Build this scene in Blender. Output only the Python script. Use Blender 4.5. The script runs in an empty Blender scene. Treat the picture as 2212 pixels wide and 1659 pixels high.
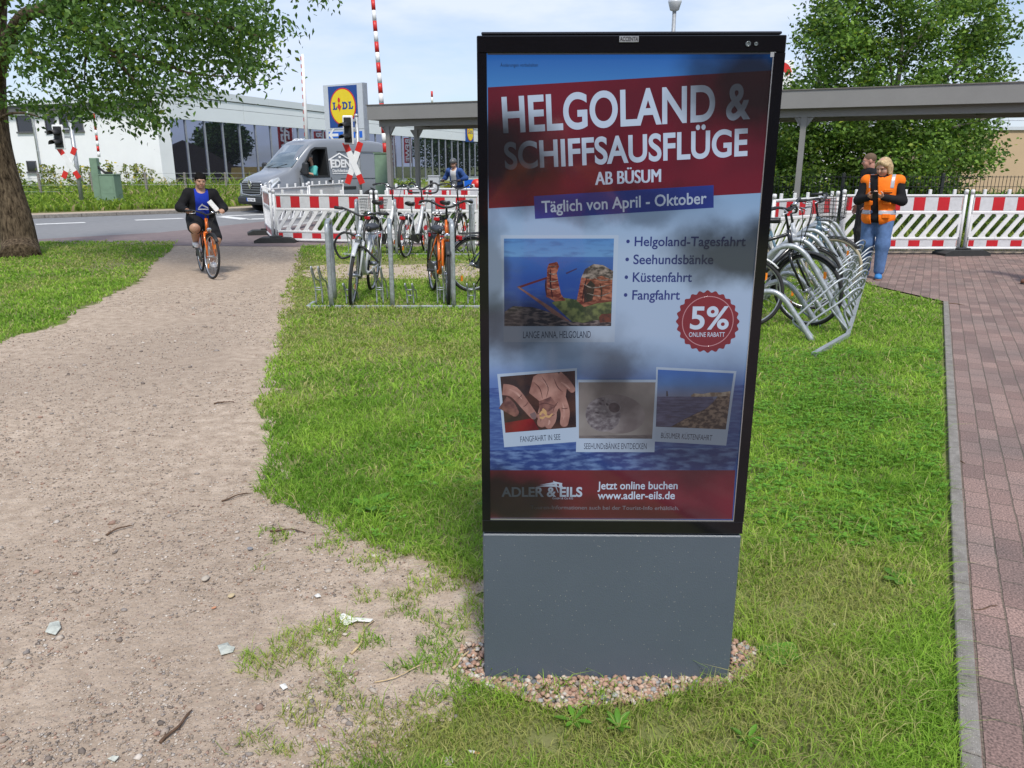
import bpy, math, random
import numpy as np
from mathutils import Vector, Matrix, Euler
PI = math.pi; R = math.radians
rnd = random.Random(7); rng = np.random.default_rng(11)
scn = bpy.context.scene; COL = scn.collection

# ------------------------------------------------------------------ camera, sky, sun, exposure
FPX, CX, CY, PITCH, EYE = 1663.0, 1106.0, 829.5, R(15.83), 1.55
cam = bpy.data.cameras.new('camera'); cam.sensor_width = 36; cam.lens = 36 * FPX / 2212
cam.clip_start = .05; cam.clip_end = 3000
camo = bpy.data.objects.new('camera', cam); COL.objects.link(camo)
camo.location = (0, 0, EYE); camo.rotation_euler = (PI / 2 - PITCH, 0, 0); scn.camera = camo
SUN_EL, SUN_AZ = R(54), R(170)            # azimuth clockwise from +Y: behind the camera, to the right
sd = Vector((math.sin(SUN_AZ) * math.cos(SUN_EL), math.cos(SUN_AZ) * math.cos(SUN_EL), math.sin(SUN_EL)))
sl = bpy.data.lights.new('sun', 'SUN'); sl.energy = 3.0; sl.angle = R(9); sl.color = (1, .95, .87)
so = bpy.data.objects.new('sun', sl); COL.objects.link(so); so.rotation_euler = sd.to_track_quat('Z', 'Y').to_euler()
world = bpy.data.worlds.new('World'); scn.world = world; world.use_nodes = True
wt = world.node_tree; wn = wt.nodes; wl = wt.links
bg = wn['Background']; bg.inputs['Strength'].default_value = .1
sky = wn.new('ShaderNodeTexSky'); sky.sky_type = 'NISHITA'; sky.sun_disc = False
sky.sun_elevation = SUN_EL; sky.sun_rotation = SUN_AZ
tc = wn.new('ShaderNodeTexCoord'); mp = wn.new('ShaderNodeMapping'); mp.inputs['Scale'].default_value = (1, 1, 3.4)
nz = wn.new('ShaderNodeTexNoise'); nz.inputs['Scale'].default_value = 2.3; nz.inputs['Detail'].default_value = 7
nz.inputs['Roughness'].default_value = .55
rp = wn.new('ShaderNodeValToRGB'); rp.color_ramp.elements[0].position = .41; rp.color_ramp.elements[0].color = (.22, .22, .22, 1)
rp.color_ramp.elements[1].position = .60; rp.color_ramp.elements[1].color = (1, 1, 1, 1)
mx = wn.new('ShaderNodeMix'); mx.data_type = 'RGBA'; mx.inputs[7].default_value = (6.9, 7.7, 9.4, 1)
sat = wn.new('ShaderNodeMix'); sat.data_type = 'RGBA'; sat.blend_type = 'MULTIPLY'; sat.inputs[0].default_value = 1
sat.inputs[7].default_value = (1.15, 1.2, 1.3, 1)
wl.new(tc.outputs['Generated'], mp.inputs['Vector']); wl.new(mp.outputs[0], nz.inputs['Vector'])
wl.new(nz.outputs['Fac'], rp.inputs[0]); wl.new(rp.outputs[0], mx.inputs[0])
wl.new(sky.outputs[0], sat.inputs[6]); wl.new(sat.outputs[2], mx.inputs[6]); wl.new(mx.outputs[2], bg.inputs['Color'])
scn.view_settings.view_transform = 'Standard'; scn.view_settings.look = 'None'
scn.view_settings.exposure = .22; scn.view_settings.gamma = 1

# ------------------------------------------------------------------ placing: a sight line of the camera meets the ground or a depth
cp, sp_ = math.cos(PITCH), math.sin(PITCH)
def ray(x, y):
    a, b = (x - CX) / FPX, (CY - y) / FPX
    return Vector((a, cp + b * sp_, -sp_ + b * cp))
def G(x, y, z=0.0):
    d = ray(x, y); t = (z - EYE) / d.z
    return Vector((d.x * t, d.y * t, z))
def A(x, y, Y):
    d = ray(x, y); t = Y / d.y
    return Vector((d.x * t, Y, EYE + d.z * t))
def proj(P):
    x, y, z = P[:, 0], P[:, 1], P[:, 2] - EYE
    dep = y * cp - z * sp_; up = y * sp_ + z * cp
    return np.stack([CX + FPX * x / dep, CY - FPX * up / dep], 1)
def S(r, g, b):
    f = lambda c: (c / 255 / 12.92) if c <= 10 else ((c / 255 + .055) / 1.055) ** 2.4
    return (f(r), f(g), f(b))

# ------------------------------------------------------------------ materials
def newmat(name):
    m = bpy.data.materials.new(name); m.use_nodes = True
    return m, m.node_tree.nodes, m.node_tree.links, m.node_tree.nodes['Principled BSDF']
def M(name, col, rough=.5, metal=0, var=.12, scale=6, bump=0, bscale=60, spec=.5, coat=0, coord='Object', dirt=0):
    m, n, l, b = newmat(name)
    b.inputs['Roughness'].default_value = rough; b.inputs['Metallic'].default_value = metal
    b.inputs['Specular IOR Level'].default_value = spec; b.inputs['Coat Weight'].default_value = coat
    t = n.new('ShaderNodeTexCoord'); z = n.new('ShaderNodeTexNoise'); z.inputs['Scale'].default_value = scale
    z.inputs['Detail'].default_value = 5; z.inputs['Roughness'].default_value = .62
    c = n.new('ShaderNodeValToRGB'); e = c.color_ramp.elements
    e[0].position = .3; e[1].position = .7
    e[0].color = (*[max(0, k * (1 - var)) for k in col], 1); e[1].color = (*[min(1, k * (1 + var)) for k in col], 1)
    if dirt:
        q = e.new(.36); q.color = (*[max(0, k * (1 - var)) for k in col], 1)
        e[0].position = .27; e[0].color = (*[k * (1 - dirt) for k in col], 1)
    l.new(t.outputs[coord], z.inputs['Vector']); l.new(z.outputs['Fac'], c.inputs[0]); l.new(c.outputs[0], b.inputs['Base Color'])
    if bump:
        z2 = n.new('ShaderNodeTexNoise'); z2.inputs['Scale'].default_value = bscale; z2.inputs['Detail'].default_value = 4
        bp = n.new('ShaderNodeBump'); bp.inputs['Strength'].default_value = bump; bp.inputs['Distance'].default_value = .01
        l.new(t.outputs[coord], z2.inputs['Vector']); l.new(z2.outputs['Fac'], bp.inputs['Height']); l.new(bp.outputs[0], b.inputs['Normal'])
    return m
def ATT(name, rough=.6, spec=.3, trans=0):
    m, n, l, b = newmat(name); a = n.new('ShaderNodeAttribute'); a.attribute_name = 'tint'
    l.new(a.outputs['Color'], b.inputs['Base Color']); b.inputs['Roughness'].default_value = rough; b.inputs['Specular IOR Level'].default_value = spec
    if trans:
        t = n.new('ShaderNodeBsdfTranslucent'); s = n.new('ShaderNodeMixShader'); s.inputs[0].default_value = trans
        l.new(a.outputs['Color'], t.inputs['Color']); l.new(b.outputs[0], s.inputs[1]); l.new(t.outputs[0], s.inputs[2])
        l.new(s.outputs[0], n['Material Output'].inputs['Surface'])
    return m

# ------------------------------------------------------------------ mesh builder
def link(name, me, parent=None):
    o = bpy.data.objects.new(name, me); COL.objects.link(o)
    if parent: o.parent = parent
    return o
class MB:
    def __init__(s): s.v, s.f, s.mi, s.sm = [], [], [], []
    def add(s, vs, fs, mi=0, sm=False, T=None):
        k = len(s.v)
        s.v += [tuple(T @ Vector(p)) if T is not None else tuple(p) for p in vs]
        s.f += [tuple(i + k for i in f) for f in fs]; s.mi += [mi] * len(fs); s.sm += [sm] * len(fs)
        return s
    def box(s, lo, hi, mi=0, T=None, b=0):
        (x0, y0, z0), (x1, y1, z1) = lo, hi
        if b:
            b = min(b, (x1 - x0) / 2.1, (y1 - y0) / 2.1, (z1 - z0) / 2.1)
            vs = []
            for x, sx in ((x0, 1), (x1, -1)):
                for y, sy in ((y0, 1), (y1, -1)):
                    for z, sz in ((z0, 1), (z1, -1)):
                        vs += [(x, y + sy * b, z + sz * b), (x + sx * b, y, z + sz * b), (x + sx * b, y + sy * b, z)]
            import mathutils
            i = lambda a, c, d, k: (a * 4 + c * 2 + d) * 3 + k
            fs = []
            for a in (0, 1): fs.append([i(a, 0, 0, 0), i(a, 1, 0, 0), i(a, 1, 1, 0), i(a, 0, 1, 0)])
            for c in (0, 1): fs.append([i(0, c, 0, 1), i(1, c, 0, 1), i(1, c, 1, 1), i(0, c, 1, 1)])
            for d in (0, 1): fs.append([i(0, 0, d, 2), i(1, 0, d, 2), i(1, 1, d, 2), i(0, 1, d, 2)])
            for a in (0, 1):
                for c in (0, 1): fs.append([i(a, c, 0, 0), i(a, c, 1, 0), i(a, c, 1, 1), i(a, c, 0, 1)])
            for a in (0, 1):
                for d in (0, 1): fs.append([i(a, 0, d, 0), i(a, 1, d, 0), i(a, 1, d, 2), i(a, 0, d, 2)])
            for c in (0, 1):
                for d in (0, 1): fs.append([i(0, c, d, 1), i(1, c, d, 1), i(1, c, d, 2), i(0, c, d, 2)])
            for a in (0, 1):
                for c in (0, 1):
                    for d in (0, 1): fs.append([i(a, c, d, 0), i(a, c, d, 1), i(a, c, d, 2)])
            ctr = Vector(((x0 + x1) / 2, (y0 + y1) / 2, (z0 + z1) / 2)); out = []
            for f in fs:
                p = [Vector(vs[j]) for j in f]; nn = (p[1] - p[0]).cross(p[2] - p[0])
                out.append(f if nn.dot(sum(p, Vector()) / len(p) - ctr) > 0 else f[::-1])
            return s.add(vs, out, mi, False, T)
        vs = [(x, y, z) for x in (x0, x1) for y in (y0, y1) for z in (z0, z1)]
        return s.add(vs, [(0, 1, 3, 2), (4, 6, 7, 5), (0, 4, 5, 1), (2, 3, 7, 6), (0, 2, 6, 4), (1, 5, 7, 3)], mi, False, T)
    def tube(s, pts, r, n=8, mi=0, closed=False, flat=None, T=None, sm=True):
        P = [Vector(p) for p in pts]; m = len(P); rr = r if isinstance(r, (list, tuple)) else [r] * m
        tg = []
        for i in range(m):
            a = P[(i - 1) % m] if (i or closed) else P[0]; b = P[(i + 1) % m] if (i < m - 1 or closed) else P[-1]
            t = b - a; tg.append(t.normalized() if t.length > 1e-9 else Vector((0, 0, 1)))
        up = Vector((0, 0, 1)) if abs(tg[0].z) < .9 else Vector((1, 0, 0))
        u = (up - tg[0] * up.dot(tg[0])).normalized(); vs = []
        for i in range(m):
            u = (u - tg[i] * u.dot(tg[i])).normalized(); w = tg[i].cross(u)
            for k in range(n):
                a = 2 * PI * k / n; ca, sa = math.cos(a), math.sin(a)
                if flat: ca *= flat
                vs.append(P[i] + (u * ca + w * sa) * rr[i])
        fs = []
        for i in range(m if closed else m - 1):
            j = (i + 1) % m
            for k in range(n): fs.append((i * n + k, i * n + (k + 1) % n, j * n + (k + 1) % n, j * n + k))
        if not closed: fs += [tuple(range(n))[::-1], tuple(range((m - 1) * n, m * n))]
        return s.add(vs, fs, mi, sm, T)
    def torus(s, c, ax, R_, r, n=36, k=8, mi=0, T=None, flat=None):
        c = Vector(c); ax = Vector(ax).normalized(); u = ax.orthogonal().normalized(); w = ax.cross(u)
        vs, fs = [], []
        for i in range(n):
            a = 2 * PI * i / n; d = u * math.cos(a) + w * math.sin(a)
            for j in range(k):
                b = 2 * PI * j / k; vs.append(c + d * (R_ + r * math.cos(b)) + ax * r * math.sin(b) * (flat or 1))
        for i in range(n):
            for j in range(k):
                i2, j2 = (i + 1) % n, (j + 1) % k; fs.append((i * k + j, i2 * k + j, i2 * k + j2, i * k + j2))
        return s.add(vs, fs, mi, True, T)
    def lathe(s, prof, c=(0, 0, 0), ax=(0, 0, 1), n=16, mi=0, T=None, sm=True):
        c = Vector(c); ax = Vector(ax).normalized(); u = ax.orthogonal().normalized(); w = ax.cross(u); vs, fs = [], []
        for r, h in prof:
            for k in range(n):
                a = 2 * PI * k / n; vs.append(c + ax * h + (u * math.cos(a) + w * math.sin(a)) * max(r, 1e-4))
        for i in range(len(prof) - 1):
            for k in range(n): fs.append((i * n + k, i * n + (k + 1) % n, (i + 1) * n + (k + 1) % n, (i + 1) * n + k))
        fs += [tuple(range(n))[::-1], tuple(range((len(prof) - 1) * n, len(prof) * n))]
        return s.add(vs, fs, mi, sm, T)
    def prism(s, poly, d, mi=0, T=None):
        """poly: 3-D points of a planar outline, d: extrusion vector"""
        P = [Vector(p) for p in poly]; d = Vector(d); n = len(P)
        nn = Vector()
        for i in range(n): nn += P[i].cross(P[(i + 1) % n])
        if nn.dot(d) > 0: P = P[::-1]
        vs = P + [p + d for p in P]
        fs = [tuple(range(n)), tuple(range(n, 2 * n))[::-1]] + [(i, i + n, (i + 1) % n + n, (i + 1) % n) for i in range(n)]
        return s.add(vs, fs, mi, False, T)
    def sheet(s, poly, mi=0, T=None):
        P = [Vector(p) for p in poly]; return s.add(P, [tuple(range(len(P)))], mi, False, T)
    def build(s, name, mats, parent=None, bevel=0, label=None):
        me = bpy.data.meshes.new(name); me.from_pydata([tuple(p) for p in s.v], [], s.f)
        for m in (mats if isinstance(mats, (list, tuple)) else [mats]): me.materials.append(m)
        me.polygons.foreach_set('material_index', s.mi); me.polygons.foreach_set('use_smooth', s.sm); me.update()
        o = link(name, me, parent)
        if bevel:
            b = o.modifiers.new('bevel', 'BEVEL'); b.width = bevel; b.segments = 2; b.limit_method = 'ANGLE'
        if label: o['label'] = label
        return o
def tag(o, label, cat, group=None):
    o['label'] = label; o['category'] = cat
    if group: o['group'] = group
    return o
def thing(name, label, cat, loc=(0, 0, 0), rz=0, group=None):
    o = bpy.data.objects.new(name, None); COL.objects.link(o); o.location = loc; o.rotation_euler = (0, 0, rz)
    o.empty_display_size = .2
    return tag(o, label, cat, group)
def kind(o, k): o['kind'] = k; return o
def copy_tree(o, parent=None):
    c = o.copy(); COL.objects.link(c)
    if parent: c.parent = parent
    for ch in list(o.children): copy_tree(ch, c)
    return c
def np_mesh(name, V, Fq, mat, tint=None, parent=None, smooth=False):
    """V (n,3); Fq list of (array (m,k)) face blocks"""
    me = bpy.data.meshes.new(name); me.vertices.add(len(V)); me.vertices.foreach_set('co', V.astype(np.float32).ravel())
    tot = sum(a.size for a in Fq); npoly = sum(len(a) for a in Fq)
    me.loops.add(tot); me.polygons.add(npoly)
    me.loops.foreach_set('vertex_index', np.concatenate([a.ravel() for a in Fq]).astype(np.int32))
    st, k = [], 0
    for a in Fq: st.append(k + np.arange(len(a)) * a.shape[1]); k += a.size
    me.polygons.foreach_set('loop_start', np.concatenate(st).astype(np.int32))
    me.update(calc_edges=True); me.validate()
    for m in (mat if isinstance(mat, (list, tuple)) else [mat]): me.materials.append(m)
    if smooth: me.polygons.foreach_set('use_smooth', np.ones(npoly, bool))
    if tint is not None:
        at = me.color_attributes.new('tint', 'FLOAT_COLOR', 'POINT')
        c = np.ones((len(V), 4), np.float32); c[:, :3] = tint; at.data.foreach_set('color', c.ravel())
    return link(name, me, parent)
def smooth_path(pts, n=6):
    P = [Vector(p) for p in pts]; out = []
    for i in range(len(P) - 1):
        p0, p1, p2, p3 = P[max(i - 1, 0)], P[i], P[i + 1], P[min(i + 2, len(P) - 1)]
        for k in range(n):
            t = k / n
            out.append(.5 * ((2 * p1) + (p2 - p0) * t + (2 * p0 - 5 * p1 + 4 * p2 - p3) * t * t + (3 * p1 - p0 - 3 * p2 + p3) * t ** 3))
    return out + [P[-1]]

# ------------------------------------------------------------------ numpy noise and masks
_lat = rng.random((257, 257))
def vnoise(x, y):
    xi, yi = np.floor(x).astype(int), np.floor(y).astype(int); fx, fy = x - xi, y - yi
    fx, fy = fx * fx * (3 - 2 * fx), fy * fy * (3 - 2 * fy); g = lambda a, b: _lat[a % 256, b % 256]
    return (g(xi, yi) * (1 - fx) + g(xi + 1, yi) * fx) * (1 - fy) + (g(xi, yi + 1) * (1 - fx) + g(xi + 1, yi + 1) * fx) * fy
def fnoise(x, y, o=4):
    t, a, s = 0, .5, 0
    for i in range(o): t = t + a * vnoise(x * 2 ** i + 17 * i, y * 2 ** i + 31 * i); s += a; a *= .5
    return t / s
def inside(p, poly):
    x, y = p[:, 0], p[:, 1]; r = np.zeros(len(p), bool); n = len(poly)
    for i in range(n):
        (x1, y1), (x2, y2) = poly[i], poly[(i + 1) % n]
        if y1 == y2: continue
        r ^= ((y1 > y) != (y2 > y)) & (x < (x2 - x1) * (y - y1) / (y2 - y1) + x1)
    return r

# ------------------------------------------------------------------ signed-distance figures (continuous skin)
class SDF:
    def __init__(s, h=.01): s.h, s.p, s.cut = h, [], []
    def cap(s, a, b, ra, rb=None, k=.03): s.p.append(('c', np.array(a, float), np.array(b, float), ra, ra if rb is None else rb, k)); return s
    def chain(s, pts, rr, k=.03):
        for i in range(len(pts) - 1): s.cap(pts[i], pts[i + 1], rr[i], rr[i + 1], k)
        return s
    def ell(s, c, r, rot=None, k=.03): s.p.append(('e', np.array(c, float), np.array(r, float), np.array(rot if rot is not None else np.eye(3), float), 0, k)); return s
    def plane(s, pt, n): s.cut.append(('p', np.array(pt, float), np.array(n, float) / np.linalg.norm(n))); return s     # keeps the side opposite to n
    def hole(s, a, b, r): s.cut.append(('h', np.array(a, float), np.array(b, float), r)); return s
    def box(s, c, r, rot=None): s.cut.append(('b', np.array(c, float), np.array(r, float), np.array(rot if rot is not None else np.eye(3), float))); return s
    def mesh(s, name, mats, parent=None, grow=0.0):
        h = s.h; lo, hi = np.full(3, 9e9), np.full(3, -9e9)
        bb = []
        for q in s.p:
            if q[0] == 'c':
                r = max(q[3], q[4]) + grow; l_, h_ = np.minimum(q[1], q[2]) - r, np.maximum(q[1], q[2]) + r
            else:
                r = q[2].max() + grow; l_, h_ = q[1] - r, q[1] + r
            bb.append((l_, h_)); lo, hi = np.minimum(lo, l_), np.maximum(hi, h_)
        lo = lo - 3 * h; n = np.ceil((hi - lo) / h).astype(int) + 4
        F = np.full(n, .2, np.float32); ax = [lo[i] + h * np.arange(n[i]) for i in range(3)]
        for q, (l_, h_) in zip(s.p, bb):
            k = q[5]; m = .05 + k; i0 = np.maximum(((l_ - m - lo) / h).astype(int), 0); i1 = np.minimum(((h_ + m - lo) / h).astype(int) + 2, n)
            sl_ = tuple(slice(i0[i], i1[i]) for i in range(3))
            X, Y, Z = np.meshgrid(ax[0][sl_[0]], ax[1][sl_[1]], ax[2][sl_[2]], indexing='ij')
            if q[0] == 'c':
                ab = q[2] - q[1]; L2 = ab @ ab + 1e-12; px, py, pz = X - q[1][0], Y - q[1][1], Z - q[1][2]
                t = np.clip((px * ab[0] + py * ab[1] + pz * ab[2]) / L2, 0, 1)
                d = np.sqrt((px - t * ab[0]) ** 2 + (py - t * ab[1]) ** 2 + (pz - t * ab[2]) ** 2) - (q[3] + (q[4] - q[3]) * t) - grow
            else:
                p = np.stack([X - q[1][0], Y - q[1][1], Z - q[1][2]], -1) @ q[3]; r = q[2] + grow
                k0 = np.sqrt(((p / r) ** 2).sum(-1)); k1 = np.sqrt(((p / r ** 2).astype(float) ** 2).sum(-1)) + 1e-9
                d = k0 * (k0 - 1) / k1
            a = F[sl_]; hh = np.maximum(k - np.abs(a - d), 0) / k
            F[sl_] = np.minimum(a, d) - hh * hh * k * .25
        if s.cut:
            X, Y, Z = np.meshgrid(*ax, indexing='ij')
            for c in s.cut:
                if c[0] == 'p': d = (X - c[1][0]) * c[2][0] + (Y - c[1][1]) * c[2][1] + (Z - c[1][2]) * c[2][2]; F = np.maximum(F, d)
                elif c[0] == 'h':
                    ab = c[2] - c[1]; px, py, pz = X - c[1][0], Y - c[1][1], Z - c[1][2]
                    t = np.clip((px * ab[0] + py * ab[1] + pz * ab[2]) / (ab @ ab + 1e-12), 0, 1)
                    F = np.maximum(F, c[3] - np.sqrt((px - t * ab[0]) ** 2 + (py - t * ab[1]) ** 2 + (pz - t * ab[2]) ** 2))
                else:
                    p = np.abs(np.stack([X - c[1][0], Y - c[1][1], Z - c[1][2]], -1) @ c[3]) - c[2]
                    F = np.maximum(F, -p.max(-1))
        return surfnet(name, F.astype(np.float32), lo, h, mats, parent)
def surfnet(name, F, lo, h, mats, parent):
    n = np.array(F.shape); C = [(a, b, c) for a in (0, 1) for b in (0, 1) for c in (0, 1)]
    I = F < 0; cnt = np.zeros(n - 1, np.int8)
    sh = lambda A_, o: A_[o[0]:n[0] - 1 + o[0], o[1]:n[1] - 1 + o[1], o[2]:n[2] - 1 + o[2]]
    for o in C: cnt += sh(I, o)
    act = (cnt > 0) & (cnt < 8); ii = np.argwhere(act); idx = np.full(n - 1, -1, np.int64); idx[act] = np.arange(len(ii))
    acc = np.zeros((len(ii), 3)); num = np.zeros(len(ii))
    for o in C:
        for d in range(3):
            if o[d]: continue
            e = list(o); e[d] = 1; ja, jb = ii + o, ii + e
            fa, fb = F[ja[:, 0], ja[:, 1], ja[:, 2]], F[jb[:, 0], jb[:, 1], jb[:, 2]]
            m = (fa < 0) != (fb < 0); t = np.where(m, fa / np.where(m, fa - fb, 1), 0)
            p = np.tile(np.array(o, float), (len(ii), 1)); p[:, d] += t; acc[m] += p[m]; num[m] += 1
    V = lo + h * (ii + acc / num[:, None]); Q = []
    for d in range(3):
        e = [0, 0, 0]; e[d] = 1; u, v = [(1, 2), (2, 0), (0, 1)][d]
        a = I[:n[0] - e[0], :n[1] - e[1], :n[2] - e[2]]; b = I[e[0]:, e[1]:, e[2]:]
        ch = a != b; J = np.argwhere(ch); J = J[(J[:, u] > 0) & (J[:, v] > 0)]
        J = J[(J < n - 1).all(1)]
        du, dv = np.eye(3, dtype=int)[u], np.eye(3, dtype=int)[v]; g = lambda K: idx[K[:, 0], K[:, 1], K[:, 2]]
        q = np.stack([g(J - du - dv), g(J - dv), g(J), g(J - du)], 1); fl = ~a[J[:, 0], J[:, 1], J[:, 2]]
        q[fl] = q[fl][:, ::-1]; Q.append(q)
    Q = np.concatenate(Q); Q = Q[(Q >= 0).all(1)]
    return np_mesh(name, V, [Q], mats, None, parent, True)
# ================================================================== ground, paths, road
def gmat(name, cols, scale, rough=.95, bump=.5, bscale=90, speck=None, patch=None):
    """ground: three-tone noise, optional coloured specks (little stones) and larger patches"""
    m, n, l, b = newmat(name); b.inputs['Roughness'].default_value = rough; b.inputs['Specular IOR Level'].default_value = .2
    t = n.new('ShaderNodeTexCoord'); z = n.new('ShaderNodeTexNoise'); z.inputs['Scale'].default_value = scale; z.inputs['Detail'].default_value = 8
    z.inputs['Roughness'].default_value = .68
    c = n.new('ShaderNodeValToRGB'); e = c.color_ramp.elements; e[0].position = .3; e[1].position = .72
    e[0].color = (*cols[0], 1); e[1].color = (*cols[2], 1); q = e.new(.5); q.color = (*cols[1], 1)
    l.new(t.outputs['Object'], z.inputs['Vector']); l.new(z.outputs['Fac'], c.inputs[0]); out = c.outputs[0]
    if patch:
        z3 = n.new('ShaderNodeTexNoise'); z3.inputs['Scale'].default_value = patch[0]; z3.inputs['Detail'].default_value = 3
        r3 = n.new('ShaderNodeMapRange'); r3.inputs[1].default_value = .42; r3.inputs[2].default_value = .62
        mpp = n.new('ShaderNodeMapping'); mpp.inputs['Scale'].default_value = (1, .35, 1)
        x = n.new('ShaderNodeMix'); x.data_type = 'RGBA'; x.inputs[7].default_value = (*patch[1], 1)
        mu = n.new('ShaderNodeMath'); mu.operation = 'MULTIPLY'; mu.inputs[1].default_value = patch[2]
        l.new(t.outputs['Object'], mpp.inputs[0]); l.new(mpp.outputs[0], z3.inputs['Vector']); l.new(z3.outputs['Fac'], r3.inputs[0]); l.new(r3.outputs[0], mu.inputs[0]); l.new(mu.outputs[0], x.inputs[0])
        l.new(out, x.inputs[6]); out = x.outputs[2]
    if speck:
        for sc_, thr, colr in speck:
            v = n.new('ShaderNodeTexVoronoi'); v.voronoi_dimensions = '2D'; v.inputs['Scale'].default_value = sc_; v.inputs['Randomness'].default_value = 1
            r = n.new('ShaderNodeMapRange'); r.inputs[1].default_value = thr; r.inputs[2].default_value = thr * .7; r.inputs[3].default_value = 0; r.inputs[4].default_value = 1
            l.new(t.outputs['Object'], v.inputs['Vector']); l.new(v.outputs['Distance'], r.inputs[0])
            sx = n.new('ShaderNodeSeparateColor'); l.new(v.outputs['Color'], sx.inputs[0])
            gt = n.new('ShaderNodeMath'); gt.operation = 'GREATER_THAN'; gt.inputs[1].default_value = .55; l.new(sx.outputs[0], gt.inputs[0])
            mu = n.new('ShaderNodeMath'); mu.operation = 'MULTIPLY'; l.new(r.outputs[0], mu.inputs[0]); l.new(gt.outputs[0], mu.inputs[1])
            cr = n.new('ShaderNodeValToRGB'); cr.color_ramp.interpolation = 'CONSTANT'
            ee = cr.color_ramp.elements; ee[0].color = (*colr[0], 1); ee[1].position = .34; ee[1].color = (*colr[1], 1); w_ = ee.new(.67); w_.color = (*colr[2], 1)
            l.new(sx.outputs[1], cr.inputs[0])
            x = n.new('ShaderNodeMix'); x.data_type = 'RGBA'; l.new(mu.outputs[0], x.inputs[0]); l.new(out, x.inputs[6]); l.new(cr.outputs[0], x.inputs[7]); out = x.outputs[2]
    l.new(out, b.inputs['Base Color'])
    if bump:
        z2 = n.new('ShaderNodeTexNoise'); z2.inputs['Scale'].default_value = bscale; z2.inputs['Detail'].default_value = 6
        bp = n.new('ShaderNodeBump'); bp.inputs['Strength'].default_value = bump; bp.inputs['Distance'].default_value = .012
        l.new(t.outputs['Object'], z2.inputs['Vector']); l.new(z2.outputs['Fac'], bp.inputs['Height']); l.new(bp.outputs[0], b.inputs['Normal'])
    return m
m_soil = gmat('soil under grass', [(.12, .155, .04), (.17, .20, .06), (.26, .235, .12)], 2.2, patch=(1.3, (.17, .15, .085), .5), bscale=50)
m_path = gmat('trodden gravel', [(.27, .205, .15), (.43, .34, .26), (.58, .475, .375)], 12, bump=.9, bscale=45,
              speck=[(70, .20, ((.16, .12, .1), (.42, .36, .30), (.22, .19, .18))), (30, .13, ((.15, .11, .09), (.5, .45, .38), (.3, .2, .16))), (150, .27, ((.14, .11, .09), (.5, .43, .37), (.28, .22, .18)))],
              patch=(.8, (.30, .235, .18), .55))
m_asph = gmat('road asphalt', [(.16, .165, .17), (.2, .205, .212), (.25, .255, .262)], 5, bump=.25, bscale=160, patch=(.25, (.24, .24, .245), .6))
m_foot = gmat('reddish footway asphalt', [(.17, .135, .135), (.21, .165, .163), (.25, .20, .195)], 4, bump=.25, bscale=160, patch=(.4, (.19, .16, .16), .6))
m_kerb = gmat('kerb concrete', [(.16, .145, .13), (.22, .205, .185), (.29, .27, .245)], 14, bump=.4, bscale=120, speck=[(160, .18, ((.12, .11, .1), (.5, .48, .45), (.3, .28, .26)))])
m_sand = gmat('sandy strip', [(.34, .27, .2), (.42, .34, .26), (.5, .42, .33)], 7, bump=.4)

def sheet(name, pts, z, mat, jag=0, sub=1):
    P = [Vector((p[0], p[1], z)) for p in pts]
    if jag:
        Q = []
        for i in range(len(P)):
            a, b = P[i], P[(i + 1) % len(P)]; k = max(1, int((b - a).length / sub)); nn = (b - a).cross(Vector((0, 0, 1))).normalized()
            for j in range(min(k, 80)): q = a.lerp(b, j / min(k, 80)); Q.append(q + nn * (rnd.random() - .5) * jag)
        P = Q
    return kind(MB().sheet(P).build(name, mat), 'structure')
sheet('ground', [(-900, -400), (900, -400), (900, 1500), (-900, 1500)], 0, m_soil)
Gd = lambda L: [G(*p) for p in L]
path_d = [(-1500, 2300), (-1500, 735), (0, 737), (120, 705), (180, 665), (220, 645), (300, 610), (330, 570), (365, 545), (372, 528), (655, 531), (640, 590),
          (624, 680), (620, 740), (600, 800), (590, 880), (602, 950), (606, 1000), (592, 1050), (650, 1088), (740, 1122), (850, 1168), (945, 1200), (1060, 1240), (1060, 1400), (1030, 1500), (975, 1560), (890, 1612), (790, 1680), (740, 1740), (700, 1900), (680, 2300)]
sheet('gravel_path', Gd(path_d), .004, m_path, .14, .07)
foot_w = [G(-700, 527), G(85, 517), G(345, 503), G(569, 479), G(760, 463), G(1000, 452), G(1700, 470), G(2400, 480), G(2400, 533), G(1640, 534), G(1000, 534), G(655, 534), G(372, 531), G(100, 525), G(-700, 560)]
sheet('footway', foot_w, .008, m_foot, .05, .3)
kerb_a, kerb_b = G(60, 473), G(522, 456.5); kd = (kerb_b - kerb_a).normalized(); kd2 = Vector((.52, .854, 0))
k0, k1, k2 = kerb_a - kd * 60, kerb_b, kerb_b + kd2 * 90
def koff(w):
    n1, n2 = Vector((-kd.y, kd.x, 0)), Vector((-kd2.y, kd2.x, 0)); bis = (n1 + n2).normalized(); return [k0 + n1 * w, k1 + bis * (w / bis.dot(n1)), k2 + n2 * w]
road_near = [G(-700, 527), G(85, 517), G(345, 503), G(569, 479), G(760, 463), G(1000, 452)]
sheet('road', [k0, *road_near, G(1000, 452) + Vector((40, 60, 0)), k2 + Vector((15, 0, 0)), k2, k1], .004, m_asph)
kb = MB(); o0, o1 = koff(0), koff(.14)
for j in (0, 1):
    L_ = (o0[j + 1] - o0[j]).length; N_ = int(L_)
    for i in range(N_):
        t0, t1 = i / N_, (i + .985) / N_; kb.prism([o0[j].lerp(o0[j + 1], t0), o0[j].lerp(o0[j + 1], t1), o1[j].lerp(o1[j + 1], t1), o1[j].lerp(o1[j + 1], t0)], (0, 0, .11))
kind(kb.build('kerb', m_kerb, bevel=.012), 'structure')
o2, o3, o4 = koff(.15), koff(1.15), koff(1.16)
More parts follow.
